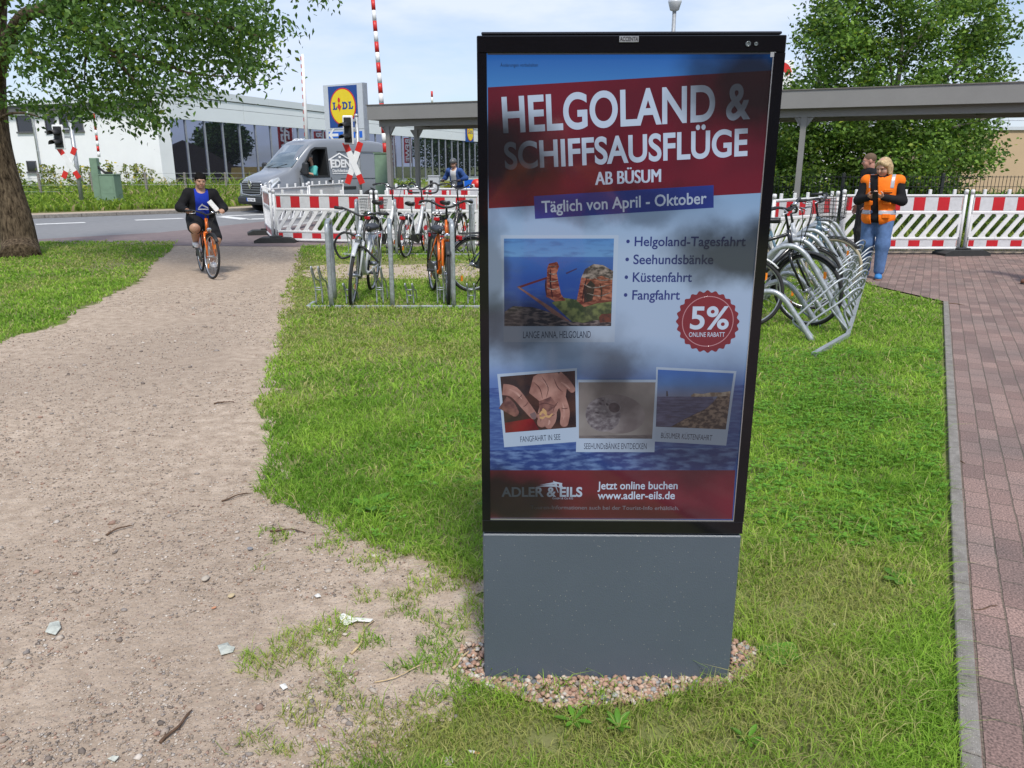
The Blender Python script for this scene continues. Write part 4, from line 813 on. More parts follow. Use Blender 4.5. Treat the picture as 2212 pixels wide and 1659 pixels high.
mb = MB(); mb.prism([FP(LF, 0, -.3), FP(LF, 0, -24), FP(LF + .3, 0, -24), FP(LF + .3, 0, -.3)], (0, 0, 5), 0, sinv); mb.prism([WP(22, 0, -.3), FP(LF, 0, -24), FP(LF, 0, -24.3), WP(22.3, 0, -.3)], (0, 0, 5), 0, sinv); mb.build('rear_wall', m_wht, store)
for (xa, ya), (xb, yb) in (((36, 253), (73, 284)), ((97, 250), (120, 283)), ((128, 247), (180, 282)), ((59, 350), (80, 371))):
    sa, za = Wx(xa, ya); sb, zb_ = Wx(xb, yb); s0, s1 = min(sa, sb), max(sa, sb); z0, z1 = min(za, zb_), max(za, zb_)
    mb = MB(); wbox(mb, s0, s1, z0, z1, -.05, .012, 0); w = mb.build('window', m_win, store)
    mb = MB(); e = .07; wbox(mb, s0 - e, s0, z0 - e, z1 + e, -.05, .04); wbox(mb, s1, s1 + e, z0 - e, z1 + e, -.05, .04); wbox(mb, s0, s1, z1, z1 + e, -.05, .04); wbox(mb, s0 - e - .05, s1 + e + .05, z0 - e - .03, z0 - .001, -.05, .10); mb.build('frame', m_dark, w)
for xa, ya in ((85, 330), (340, 330)):
    s_, _ = Wx(xa, ya); mb = MB(); P_ = [sinv @ WP(s_, 0.1, .1), sinv @ WP(s_, 4.2, .1), sinv @ WP(s_, 4.5, .3), sinv @ WP(s_, 4.62, .36)]; mb.tube(P_, .062, 10)
    for z in (1, 2.4, 3.8): mb.torus(sinv @ WP(s_, z, .1), (0, 0, 1), .066, .014, 14, 6)
    mb.build('downpipe', m_pipe, store)
m_lblue = M('sign blue', (.006, .055, .26), .35, var=.04); m_yel = M('sign yellow', (.82, .62, .012), .35, var=.03); m_rd = M('sign red', (.62, .02, .02), .4, var=.04); m_lgrey = M('sign frame grey', (.60, .63, .67), .4, .2, var=.03); m_lb2 = M('direction blue', (.01, .13, .62), .35, var=.03); m_whs = M('sign white', (.8, .8, .8), .4, var=.02)
def lidl(parent, O, ux, w, yoff):
    """blue square with the yellow red-ringed disc and its word; O centre, ux unit width axis, nrm towards the viewer"""
    up = Vector((0, 0, 1)); nr = ux.cross(up); h = w / 2
    P = lambda a, b, d: O + ux * a * h + up * b * h + nr * (yoff + d)
    MB().prism([P(-1, -1, 0), P(1, -1, 0), P(1, 1, 0), P(-1, 1, 0)], nr * .01).build('sign_panel', m_lblue, parent)
    circ = lambda r: [(r * math.cos(t), r * math.sin(t)) for t in [2 * PI * i / 56 for i in range(56)]]
    lg = MB().prism([P(a, b, .012) for a, b in circ(.90)], nr * .008, 1).prism([P(a, b, .021) for a, b in circ(.835)], nr * .008, 0).build('logo_disc', [m_yel, m_rd], parent)
    t = MB(); R_ = P(0, 0, .033)
    def quad(*ab): t.sheet([P(a, b, .034) for a, b in ab], 0)
    # serifed letters L D L
    for x0 in (-.70, .40):
        quad((x0, -.13), (x0 + .30, -.13), (x0 + .33, .02), (x0 + .27, .02), (x0 + .24, -.06), (x0 + .16, -.06), (x0 + .16, .17), (x0 + .20, .17), (x0 + .20, .23), (x0 - .0, .23), (x0, .17), (x0 + .05, .17), (x0 + .05, -.07), (x0, -.07))
    n_ = 10; ar = [(.16 + .19 * math.cos(a), .05 + .18 * math.sin(a)) for a in [-PI / 2 + PI * i / n_ for i in range(n_ + 1)]]; ai = [(.15 + .09 * math.cos(a), .05 + .10 * math.sin(a)) for a in [-PI / 2 + PI * i / n_ for i in range(n_ + 1)]]
    for i in range(n_): t.sheet([P(*ar[i], .034), P(*ar[i + 1], .034), P(*ai[i + 1], .034), P(*ai[i], .034)])
    quad((-.03, -.13), (.16, -.13), (.16, -.05), (-.03, -.05)); quad((-.03, .23), (.16, .23), (.16, .15), (-.03, .15)); quad((.02, -.06), (.11, -.06), (.11, .16), (.02, .16))
    t.build('lettering', m_lblue, lg)
    i_ = MB().sheet([P(a, b, .036) for a, b in [(-.27, .2), (-.12, .02), (-.06, .06), (-.2, -.16), (-.24, -.24), (-.24, -.16), (-.37, 0)]]); i_.build('lettering', m_rd, lg); MB().sheet([P(-.24 + .085 * math.cos(k / 16 * 6.283), .33 + .12 * math.sin(k / 16 * 6.283), .036) for k in range(16)]).build('lettering', m_rd, lg)
# pylon sign
pY = 36.0; pc = A(742, 243, pY); pux = Vector((math.cos(R(33)), -math.sin(R(33)), 0)); pw = 2.36
pyl = thing('pylon_sign', 'tall blue and yellow supermarket pylon sign with arrow panel behind the van', 'sign', (pc.x, pc.y, 0)); pinv = Matrix.Translation(-Vector((pc.x, pc.y, 0)))
zt_, zm_, zb2 = A(736, 181.5, pY).z, A(742, 279, pY).z, A(745, 303, pY).z
nr = pux.cross(Vector((0, 0, 1)))
def pbox(mb, a0, a1, z0, z1, d0, d1, mi=0):
    O = Vector((0, 0, 0)); mb.prism([O + pux * a0 + nr * d0 + Vector((0, 0, z0)), O + pux * a1 + nr * d0 + Vector((0, 0, z0)), O + pux * a1 + nr * d1 + Vector((0, 0, z0)), O + pux * a0 + nr * d1 + Vector((0, 0, z0))], (0, 0, z1 - z0), mi)
mb = MB(); pbox(mb, -pw / 2, pw / 2, zm_, zt_, -.3, 0); mb.build('cabinet', m_lgrey, pyl); mb = MB(); pbox(mb, -pw / 2 + .03, pw / 2, zb2, zm_ - .02, -.3, 0); pan = mb.build('arrow_panel', m_lgrey, pyl)
mb = MB(); pbox(mb, pw / 2 + .001, pw / 2 + .06, zb2, zt_, -.26, -.02); mb.build('side_trim', m_mul, pyl)
for a in (-.7, .7): mb = MB(); pbox(mb, a - .09, a + .09, 0, zb2, -.24, -.06); mb.build('post', m_lgrey, pyl)
pw2 = (zt_ - zm_) - .14; lidl(pyl, Vector((0, 0, (zt_ + zm_) / 2)), pux, min(pw2, pw - .2), .001)
zc_ = (zm_ + zb2) / 2; mb = MB(); hh = (zm_ - zb2) / 2 - .1; pbox(mb, -pw / 2 + .2, pw / 2 - .12, zc_ - hh, zc_ + hh, .001, .012); mb.build('sign_panel', m_lb2, pan)
Pq = lambda a, b: pux * (-.68 + a) + nr * .016 + Vector((0, 0, zc_ + b)); ar = MB().sheet([Pq(-.32, 0), Pq(-.02, .27), Pq(.1, .27), Pq(-.1, .06), Pq(.3, .06), Pq(.3, -.06), Pq(-.1, -.06), Pq(.1, -.27), Pq(-.02, -.27)]); ar.build('arrow', m_whs, pan)
# the same sign on the shop front
sO = FP(Fx(1003, 300)[0] + 1.0, 4.93); wl_ = thing('wall_sign', 'square blue and yellow supermarket sign on the far end of the glass front', 'sign', tuple(sO)); lidl(wl_, Vector((0, 0, 0)), bu, 1.9, .26)
mb = MB(); up = Vector((0, 0, 1)); mb.prism([bu * a + up * b + bn_ * .11 for a, b in ((-.95, -.95), (.95, -.95), (.95, .95), (-.95, .95))], bn_ * .145); mb.build('cabinet', m_lblue, wl_)

# ------------------------------------------------------------------ things the shop glass mirrors (they stand beyond the totem)
def Rf(x, y, k):
    d = ray(x, y); o = Vector((0, 0, EYE)); t = (bp0 - o).dot(bn_) / d.dot(bn_); q = o + d * t; r = d - bn_ * 2 * d.dot(bn_); return q + r.normalized() * k, r.normalized()
m_brn = M('dark brown roof', (.045, .032, .026), .9, var=.2); m_yw = M('yellow wall', (.5, .34, .10), .8); m_grw = M('grey roof', (.3, .31, .33), .7); m_flag = M('red flag cloth', (.40, .008, .012), .7, var=.08)
def mirrored_block(name, pts, k, dep, mat, label, cat):
    P = [Rf(x, y, k)[0] for x, y in pts]; z0 = 0; n0 = (P[1] - P[0]); r = Rf(*pts[0], k)[1]; r = Vector((r.x, r.y, 0)).normalized(); c = P[0].copy()
    Q = []
    for p in P:
        d = (p - c); d -= r * d.dot(r); Q.append(Vector((c.x + d.x, c.y + d.y, max(p.z, 0))))
    o = MB().prism([q - Q[0] + Vector((0, 0, Q[0].z)) for q in Q], r * dep).build(name, mat); o.location = (Q[0].x, Q[0].y, 0); return tag(o, label, cat)
mirrored_block('barn', [(372, 420), (372, 312), (394, 303), (440, 322), (500, 358), (540, 362), (540, 410)], 40, 9, m_brn, 'dark brown barn with a long sloping roof mirrored in the shop glass', 'building')
mirrored_block('shed', [(500, 410), (500, 362), (565, 360), (565, 400)], 36, 4, m_yw, 'yellow walled shed mirrored in the shop glass', 'building')
for i, (x, y0, y1, w, lb) in enumerate(((634, 270, 345, 30, 'broad red white lettered flag mirrored in glass above the van cab'), (706, 284, 345, 26, 'red flag mirrored in glass left of the pylon sign'), (855, 292, 360, 18, 'red flag mirrored in glass just left of the slim shelter post'), (890, 298, 352, 19, 'red white lettered flag mirrored in glass between two shelter posts'))):
    P, r = Rf(x, (y0 + y1) / 2, 40); top = Rf(x, y0, 40)[0].z; bot = max(Rf(x, y1, 40)[0].z, .6); h_ = Vector((r.x, r.y, 0)).normalized(); s = Vector((h_.y, -h_.x, 0)); dd = (P - Vector((0, 0, EYE))).length; w_ = w / 1663 * 100 * .9
    f = thing('flag_pole', lb, 'flag', (P.x, P.y, 0), 0, 'red flags along the street'); MB().tube([(0, 0, 0), (0, 0, top + .5)], .06, 8).build('pole', m_pipe, f)
    c0 = s * .08; cl = MB(); nn = 7
    ptsT = [c0 + s * (w_ * j / nn) + h_ * .10 * math.sin(j * 1.7 + i) + Vector((0, 0, top)) for j in range(nn + 1)]
    for j in range(nn): cl.sheet([ptsT[j] + Vector((0, 0, bot - top)), ptsT[j + 1] + Vector((0, 0, bot - top)), ptsT[j + 1], ptsT[j]])
    cl = cl.build('cloth', m_flag, f); so_ = cl.modifiers.new('thick', 'SOLIDIFY'); so_.thickness = .02
    t = MB(); m_ = (top + bot) / 2; L2 = (top - bot) * .45
    text3(t, 'REWE', s * (.08 + w_ * .22) - h_ * .18 + Vector((0, 0, m_ + L2)), s * (.08 + w_ * .22) - h_ * .18 + Vector((0, 0, m_ - L2)), s, w_ * .58, .03); t.build('lettering', m_whs, f)

# ================================================================== level crossing gear
m_galv = M('galvanised steel', (.42, .44, .46), .45, .55, var=.2, scale=22, bump=.1, bscale=120); m_white = M('white enamel', (.78, .79, .79), .4, var=.04, dirt=.1); m_red = M('signal red', (.58, .022, .016), .4, var=.08); m_bk = M('matt black', (.012, .012, .013), .55); m_mach = M('machine green', (.175, .27, .19), .55, var=.1, scale=4, dirt=.12)
def crossing(label, top, ctr, arm_px, Y, lean_dx, side, sig_c, sig_h, bw, aw, sx):
    base = A(ctr[0], ctr[1], Y); b = Vector((base.x + lean_dx, Y, 0)); t = thing('railway_crossing_signal', label, 'crossing sign', tuple(b), 0, 'crossing signals beside the road')
    ztop = A(*top, Y).z; px = lambda d: d / FPX * Y * .985
    MB().tube([(0, .12, 0), (0, .12, ztop)], px(4.2), 12).lathe([(px(4.4), ztop - .02), (px(4.4), ztop + .03), (px(2), ztop + .06)], (0, .12, 0)).build('post', m_galv, t)
    cx = MB(); L = px(arm_px); wv = px(aw)
    for s in (-1, 1):
        d = Vector((s * sx, 0, math.sqrt(1 - sx * sx))); q = Vector((d.z, 0, -d.x)); o = Vector((base.x - b.x, .0 + (.022 if s > 0 else 0), base.z))
        for a0, a1, mi in ((-L, -L * .56, 1), (-L * .56, L * .56, 0), (L * .56, L, 1)): cx.prism([o + d * a0 - q * wv, o + d * a1 - q * wv, o + d * a1 + q * wv, o + d * a0 + q * wv], (0, .02, 0), mi)
    cx.build('saltire', [m_white, m_red], t)
    sc_ = A(*sig_c, Y) - b; hw, hh = px(sig_h * bw), px(sig_h / 2)
    bd = MB(); bd.box((sc_.x - hw, -.02, sc_.z - hh), (sc_.x + hw, .03, sc_.z + hh), b=.03); s = bd.build('signal_board', m_white, t); MB().box((sc_.x - hw * .72, -.06, sc_.z - hh * .86), (sc_.x + hw * .72, -.021, sc_.z + hh * .86), b=.015).build('signal_face', m_bk, s)
    for k in (-.42, .36):
        h = MB(); c = Vector((sc_.x, -.06, sc_.z + hh * k)); n_ = 14; r = hw * .62; vs, fs = [], []
        for j, (yy, rr) in enumerate(((0, r), (-.26, r * .96))):
            for i in range(n_): a = -.35 + (PI + .7) * i / (n_ - 1); vs.append(c + Vector((rr * math.cos(a) + yy * .55 * side, yy, rr * math.sin(a) + yy * .2)))
        fs = [(i, i + 1, n_ + i + 1, n_ + i) for i in range(n_ - 1)]; h.add(vs, fs, 0, True); ho = h.build('lamp_hood', m_bk, s); ho.modifiers.new('t', 'SOLIDIFY').thickness = .012
        MB().lathe([(r * .8, 0), (r * .8, .01), (r * .5, .03), (.01, .04)], c, (0, -1, 0), 16).build('lamp', m_win, s)
    MB().box((sc_.x, .03, sc_.z - .04), (0, .12, sc_.z + .04)).box((sc_.x, .03, sc_.z + hh * .6), (0, .12, sc_.z + hh * .6 + .06)).build('bracket', m_galv, t); return t
crossing('red tipped white crossing saltire with black signal in front of the white wall', (142, 262), (148.5, 352), 35, 30.4, .22, .9, (127, 296), 49, .24, 5.2, .48)
crossing('red tipped white crossing saltire with black signal before the grey van', (767, 250), (764, 352.5), 45, 22.3, .12, .9, (752, 281), 58, .185, 6.0, .36)
def boom(label, p_lo, p_hi, Y, r, nb, start_red, red_part=1.0, extra=0, name='barrier_boom'):
    a, b = A(*p_lo, Y), A(*p_hi, Y); b = b + (b - a) * extra; o = MB(); d = b - a; k = nb
    for i in range(k):
        p, q = a + d * (i / k), a + d * ((i + 1) / k); o.tube([p - a, q - a], [r * (1 - .3 * i / k), r * (1 - .3 * (i + 1) / k)], 10, (1 if (i % 2 == 0) == start_red else 0))
    ob = o.build(name, [m_white, m_red]); ob.location = a; return tag(ob, label, 'barrier boom', 'raised crossing booms')
boom('thick raised red and white boom rising past the sign and out of view', (833, 330), (805, -5), 22.4, .072, 17, True, extra=.12)
boom('thin raised red and white boom between the tree and the white wall', (214, 339), (203.5, 255), 30.8, .052, 9, False, extra=.25)
bw = boom('slim raised white boom with red edge behind the van roof', (664.5, 345), (653.5, 117), 34, .085, 1, False)
e = MB(); a, b_ = A(664.5, 345, 34), A(653.5, 117, 34)
for i in range(14): p = a.lerp(b_, (i + .2) / 14); e.prism([p - a + Vector((-.093, -.02, 0)), p - a + Vector((-.06, -.07, 0)), p - a + Vector((-.06, .02, 0))], (b_ - a) * (.5 / 14) )
e.build('edge_marker', m_red, bw)
gm = G(240, 446); mach = thing('barrier_machine', 'low green barrier machine with slim post in the verge before the white wall', 'barrier machine', (gm.x, gm.y, .0))
mb = MB(); mb.box((-.55, -.12, 0), (-.27, .12, A(215, 341, 30.8).z), b=.015); mb.build('post', m_mach, mach)
mb = MB(); mb.box((-.18, -.3, .12), (.40, .3, A(237, 378, 30.8).z), b=.02); mb.box((-.2, -.32, A(237, 378, 30.8).z), (.42, .32, A(237, 378, 30.8).z + .03)); c = mb.build('cabinet', m_mach, mach); MB().box((-.12, -.306, .5), (.34, -.301, 1.05), b=.002).box((.2, -.318, .72), (.23, -.306, .8)).build('door', m_mach, c)
mb = MB(); mb.tube([(-.3, -.05, 1.52), (.12, -.05, 1.16)], .045, 8).box((.05, -.12, 1.14), (.22, .05, 1.32)); mb.build('counterweight', m_bk, mach)
g2 = A(829, 420, 22.4); m2 = thing('barrier_machine', 'tall green barrier machine holding the big boom right of the van', 'barrier machine', (g2.x, g2.y, 0)); ht = A(829, 332, 22.4).z
mb = MB(); mb.box((-.19, -.2, 0), (.17, .2, ht), b=.02); mb.box((-.21, -.22, ht), (.19, .22, ht + .03)); c = mb.build('cabinet', m_mach, m2); MB().box((.175, -.12, ht - 1.0), (.20, .12, ht - .3), b=.005).build('door', m_bk, c)
mb = MB(); mb.box((.25, -.3, 0), (.95, .3, 1.02), b=.03); mb.build('cable_box', m_mach, m2)

# ================================================================== platform shelter
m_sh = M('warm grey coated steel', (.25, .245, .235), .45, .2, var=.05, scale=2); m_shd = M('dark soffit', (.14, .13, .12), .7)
c0, c1 = Vector((-3.641, 20.455, 0)), Vector((9.262, 14.886, 0)); cd = (c1 - c0).normalized(); cn = Vector((-cd.y, cd.x, 0)); zf = A(792.6, 259, 20.455).z; Lc = (c1 - c0).length + 5
shl = thing('shelter_canopy', 'long flat grey canopy roof on slim square posts running behind the totem', 'shelter', tuple(c0)); CPt = lambda s, q, z: cd * s + cn * q + Vector((0, 0, z))
def cbox(mb, s0, s1, q0, q1, z0, z1, mi=0): mb.prism([CPt(s0, q0, z0), CPt(s1, q0, z0), CPt(s1, q1, z0), CPt(s0, q1, z0)], (0, 0, z1 - z0), mi)
dpt = 2.3
mb = MB(); cbox(mb, 0, Lc, 0, .08, zf, 3.0); cbox(mb, 0, .08, .081, dpt, zf, 3.0); cbox(mb, .081, Lc, dpt - .08, dpt, zf, 3.0); mb.build('fascia', m_sh, shl)
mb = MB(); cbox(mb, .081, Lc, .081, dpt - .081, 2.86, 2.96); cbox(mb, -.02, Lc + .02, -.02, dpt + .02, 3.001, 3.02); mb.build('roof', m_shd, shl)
mb = MB(); cbox(mb, .2, Lc, .22, .34, zf - .16, zf + .05); cbox(mb, .2, Lc, dpt - .34, dpt - .22, zf - .16, zf + .05); mb.build('beam', m_sh, shl)
mb = MB()
for k in range(8): cbox(mb, .6 + k * 2.6, .7 + k * 2.6, .341, dpt - .341, zf - .1, zf + .04)
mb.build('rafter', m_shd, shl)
for px_, q in ((842, .28), (902, dpt - .28), (1300, .28), (1500, dpt - .28), (1728, .28), (2420, .28)):
    d = ray(px_, 350); pp = c0 + cn * q; s_ = ((d.x * pp.y - d.y * pp.x) / (d.y * cd.x - d.x * cd.y)); w = .055
    mb = MB(); cbox(mb, s_ - w, s_ + w, q - w, q + w, 0, zf - .161); mb.prism([CPt(s_ - .14, q - .04, zf - .162), CPt(s_ - w, q - .04, zf - .33), CPt(s_ - w, q + .04, zf - .33), CPt(s_ - .14, q + .04, zf - .162)], cd * .001); pst = mb.build('post', m_sh, shl)
    br_ = MB(); br_.prism([CPt(s_ - .19, q - .03, zf - .163), CPt(s_ + .19, q - .03, zf - .163), CPt(s_ + w + .003, q - .03, zf - .36), CPt(s_ - w - .003, q - .03, zf - .36)], cn * .06); br_.build('bracket', m_sh, pst)
# lamp post behind the totem
lp = A(1456, 40, 19); lpo = thing('street_lamp', 'grey street lamp with drum head rising behind the totem', 'street lamp', (lp.x, lp.y, 0)); zl = A(1457, 22, 19).z
MB().tube([(0, 0, 0), (0, 0, 1), (0, 0, zl)], [.08, .06, .045], 12).build('pole', m_galv, lpo)
hd = MB().lathe([(.05, zl - .02), (.1, zl), (.135, zl + .12), (.15, zl + .16), (.15, zl + .2)], (0, 0, 0), (0, 0, 1), 20).build('lamp_collar', m_lgrey, lpo); MB().lathe([(.14, zl + .201), (.155, zl + .45), (.13, zl + .6), (.03, zl + .66)], (0, 0, 0), (0, 0, 1), 20).build('lamp_globe', m_whs, lpo)
# far radio mast
ma = A(937, 355, 220); mk = MB(); zt2 = A(937, 197, 220).z
for i in range(14): mk.tube([(0, 0, zt2 * i / 14), (0, 0, zt2 * (i + 1) / 14)], .28, 6, i % 2)
mo = mk.build('radio_mast', [m_white, m_red]); mo.location = (ma.x, ma.y, 0); tag(mo, 'tiny distant red and white radio mast above the canopy', 'mast')

# ================================================================== plastic site barriers
m_pl = M('white barrier plastic', (.72, .725, .73), .5, var=.07, scale=5, dirt=.35, bump=.08); m_rfl = M('white reflective sheet', (.58, .59, .61), .4, var=.08, scale=9, dirt=.3); m_rrd = M('red reflective sheet', (.50, .012, .02), .35, var=.08, scale=6); m_rub = M('black recycled rubber', (.028, .03, .03), .8, var=.25, scale=20, bump=.4, bscale=70); m_ylw = M('yellow sheet', (.62, .58, .14), .5)
BL_ = 2.2
def barrier_proto():
    t = thing('site_barrier', 'x', 'site barrier', (0, 0, -50), 0, 'white plastic site barriers'); f = MB()
    for x in (.03, BL_ - .03): f.tube([(x, 0, -.02), (x, 0, 1.04)], .027, 10); f.lathe([(.034, 1.0), (.034, 1.06), (.02, 1.075)], (x, 0, 0))
    f.box((.07, -.025, .955), (BL_ - .07, .025, .99), b=.008); f.box((.07, -.02, .655), (BL_ - .07, .02, .70), b=.006); f.box((.07, -.02, .21), (BL_ - .07, .02, .25), b=.006); f.box((.07, -.025, .04), (BL_ - .07, .025, .075), b=.006)
    f.box((.07, -.006, .70), (BL_ - .07, .006, .955)); f.box((.07, -.006, .075), (BL_ - .07, .006, .21))
    for k in range(5): x = .24 + k * .43; f.box((x - .025, -.02, .99), (x + .025, .02, 1.075), b=.006)
    f.build('frame', m_pl, t)
    g = MB(); n_ = 11; z0, z1 = .25, .655; sl_ = .30
    for k in range(n_ + 1):
        x = -.16 + k * (BL_ - .0) / n_
        P = [(x, z0), (x + .085, z0), (x + .085 + sl_, z1), (x + sl_, z1)]; Q = []
        for (xa, za) in P: Q.append((xa, za))
        lo, hi = .072, BL_ - .072
        # clip the slanted slat to the panel width
        def clip(poly, xlim, keep_gt):
            out = []
            for i in range(len(poly)):
                a, b = poly[i], poly[(i + 1) % len(poly)]; ia, ib = (a[0] > xlim) == keep_gt, (b[0] > xlim) == keep_gt
                if ia: out.append(a)
                if ia != ib: tt = (xlim - a[0]) / (b[0] - a[0]); out.append((xlim, a[1] + (b[1] - a[1]) * tt))
            return out
        Q = clip(clip(Q, lo, True), hi, False)
        if len(Q) >= 3: g.prism([(a, -.014, b) for a, b in Q], (0, .028, 0))
        # rounded slot ends
        for (xa, za, s) in ((x + .085, z0, 1), (x + sl_, z1, -1)):
            tri = [(xa, za), (xa + s * .05, za), (xa + s * .03, za + s * .045)]
            if lo < xa < hi - .06 and lo + .06 < xa: g.prism([(a, -.013, b) for a, b in tri], (0, .026, 0))
    g.box((.058, -.0135, .25), (.10, .0135, .655)); g.box((BL_ - .10, -.0135, .25), (BL_ - .058, .0135, .655)); g.build('slatted_grille', m_pl, t)
    s = MB()
    for y in (-1, 1):
        for z0, z1 in ((.715, .945), (.09, .2)):
            a, b = (-.0095, -.0062) if y < 0 else (.0062, .0095); s.box((.08, a, z0), (BL_ - .08, b, z1), 0)
            for k in range(6):
                x0 = -.02 + k * .428; x0_, x1_ = max(x0, .085), min(x0 + .2, BL_ - .085); s.box((x0_, -.0125 if y < 0 else .0096, z0 + .002), (x1_, -.0096 if y < 0 else .0125, z1 - .002), 1)
    s.build('reflective_sheet', [m_rfl, m_rrd], t); return t
BP = barrier_proto(); _first = [True]
def barrier(a, b, label, z=.06):
    o = BP if _first[0] else copy_tree(BP); _first[0] = False; d = Vector(b) - Vector(a); o.location = (a[0], a[1], z); o.rotation_euler = (0, 0, math.atan2(d.y, d.x)); o['label'] = label; return o
def foot_proto():
    f = MB(); pr = [(-.42, 0), (.42, 0), (.42, .05), (.3, .105), (-.3, .105), (-.42, .05)]; f.prism([(x, -.2, z) for x, z in pr], (0, .4, 0)); f.box((-.12, -.09, .105), (.12, .09, .135), b=.01); return f.build('ballast_block', m_rub, bevel=.012)
FT = foot_proto(); _ff = [True]
def foot(x, y, rz, label):
    o = FT if _ff[0] else FT.copy()
    if not _ff[0]: COL.objects.link(o)
    _ff[0] = False; o.location = (x, y, .009); o.rotation_euler = (0, 0, rz); tag(o, label, 'ballast block', 'rubber ballast blocks of the barriers'); return o
ld = Vector((2.15, -.42)).normalized(); lc = Vector((-4.98, 16.44))
lab = ['striped barrier panel with the dark slots left of the bicycles nearest the van', 'striped barrier panel behind the parked bicycles left of the totem', 'striped barrier panel hidden mostly behind the totem', 'striped barrier panel right behind the middle of the totem', 'striped barrier panel closing the row behind the totem']
p = lc.copy()
for i in range(4): barrier(p, p + ld * BL_, lab[i], .0); p += ld * (BL_ + .05)
far = Vector((-5.75, 18.35)); barrier(lc + Vector((-.06, .06)), far, 'barrier panel seen almost edge on with yellow sheet at the left corner', .02)
yb = MB().box((.12, -.0165, .72), (1.6, -.0127, .94)); yo = yb.build('yellow_sheet', m_ylw, [o for o in bpy.data.objects if o.get('label', '').startswith('barrier panel seen almost')][0])
n_before = set(bpy.data.objects); dv = Vector((.2, .98)).normalized(); q = far + dv * .08; barrier(q, q + dv * BL_, 'white barrier panel running back past the van bumper', .05); q += dv * (BL_ + .05); barrier(q, q + dv * BL_, 'white barrier panel running back to the crossing sign', .08)
for o in [o for o in bpy.data.objects if o not in n_before and o.name.startswith('reflective_sheet')]: bpy.data.objects.remove(o)
q = Vector((-2.75, 17.3)); barrier(q, q + ld * BL_, 'striped barrier panel of the second row behind the white bicycle', .10); q += ld * (BL_ + .05); barrier(q, q + ld * BL_, 'striped barrier panel of the second row behind the black bicycle', .10)
rs = Vector((5.73, 13.9)); rd_ = Vector((.74, .673)); barrier(rs - rd_ * BL_, rs, 'slanting barrier panel between the totem and the woman', .05); barrier(rs - rd_ * (2 * BL_ + .05), rs - rd_ * (BL_ + .05), 'slanting barrier panel hidden by the totem edge', .05)
for i, lb in enumerate(('striped barrier panel directly behind the woman in orange', 'striped barrier panel right of the woman next to the joint', 'striped barrier panel beyond the right edge')): barrier((5.8 + i * 2.25, 13.9), (5.8 + i * 2.25 + BL_, 13.9), lb, .075)
foot(lc.x + .05, lc.y - .12, .1, 'black rubber ballast block at the front left barrier corner'); foot(far.x + .02, far.y - .1, .35, 'black rubber ballast block at the rear left barrier corner'); a = lc + ld * 2.22; foot(a.x, a.y, PI / 2, 'black rubber ballast block under the barrier joint behind the silver bicycle')
foot(8.03, 13.88, .08, 'black rubber ballast block under the joint right of the woman'); foot(10.28, 13.9, PI / 2, 'black rubber ballast block under the next barrier joint to the right'); foot(5.76, 13.95, 1.2, 'black rubber ballast block under the joint beside the basket bicycle')

# ================================================================== far right: mesh fence, houses, sign
m_beige = M('beige plaster', (.52, .38, .24), .85, var=.05, scale=.5, dirt=.06); m_ant = M('anthracite steel', (.03, .034, .036), .5)
fz = 1.32; fA, fB = Vector((3.2, 19.2, 0)), Vector((17, 19.2, 0)); mf = thing('mesh_fence', 'dark wire mesh fence in front of the big tree and beige house', 'fence', tuple(fA)); w = MB(); x = 0.0; Lf = (fB - fA).length
while x < Lf: w.box((x - .005, -.005, .06), (x + .005, .005, fz)); x += .09
for z in (.1, .34, .58, .82, 1.06, 1.29): w.box((0, -.012, z - .007), (Lf, -.0055, z + .007))
w.build('wire_panel', m_ant, mf)
for k in range(7): MB().box((k * 2.4 - .035, -.0, 0), (k * 2.4 + .035, .07, fz + .06), b=.004).build('post', m_ant, mf)
ba = A(2080, 350, 40); bh = thing('flat_roofed_house', 'beige flat roofed building at the far right behind the mesh fence', 'building', (ba.x, 40, 0)); zr = A(2200, 281, 40).z
MB().box((0, 0, 0), (16, 12, zr)).build('wall', m_beige, bh); MB().box((-.1, -.1, zr), (16.1, 12.1, zr + .16)).build('roof_edge', m_lgrey, bh)
rl = MB()
for z in (.3, .55): rl.tube([(0, .1, zr + .16 + z), (16, .1, zr + .16 + z)], .025, 6)
for k in range(9): rl.tube([(k * 2, .1, zr + .16), (k * 2, .1, zr + .71)], .025, 6)
rl.build('railing', m_lgrey, bh)
wa = A(1985, 350, 48); wh = thing('white_house', 'white house glimpsed through gaps in the big tree', 'building', (wa.x, 48, 0)); zw = A(2000, 300, 48).z
MB().box((-9, 0, 0), (2.2, 9, zw)).build('wall', m_wht, wh); MB().prism([(-9.4, -.3, zw), (2.6, -.3, zw), (2.6, 9.3, zw), (-9.4, 9.3, zw)], (0, 0, .12)).prism([(-9.4, -.3, zw + .12), (-9.4, 9.3, zw + .12), (-9.4, 4.5, zw + 2.2)], (12, 0, 0)).build('roof', m_grw, wh)
for k, z in ((-7, .8), (-4, .8), (-1, .8)): f = MB().box((k, -.02, z), (k + 1.2, .0, z + 1.3)).build('window', m_win, wh)
ra = A(1690, 154, 44); zq = A(1690, 130, 44).z; rsn = thing('pylon_sign', 'white and red rounded advertising sign peeping out behind the totem', 'sign', (ra.x, 44, 0)); zb3 = A(1690, 176, 44).z
MB().box((-1.2, 0, zb3 - 1.2), (.62, .3, zq), b=.08).build('cabinet', m_whs, rsn); MB().box((-.4, .05, 0), (-.1, .25, zb3 - 1.21)).build('post', m_galv, rsn)
rr = MB(); n_ = 14; c_ = Vector((.02, -.006, zb3 + .05)); Rr = lambda r, a: c_ + Vector((r * math.cos(a), 0, r * 1.6 * math.sin(a)))
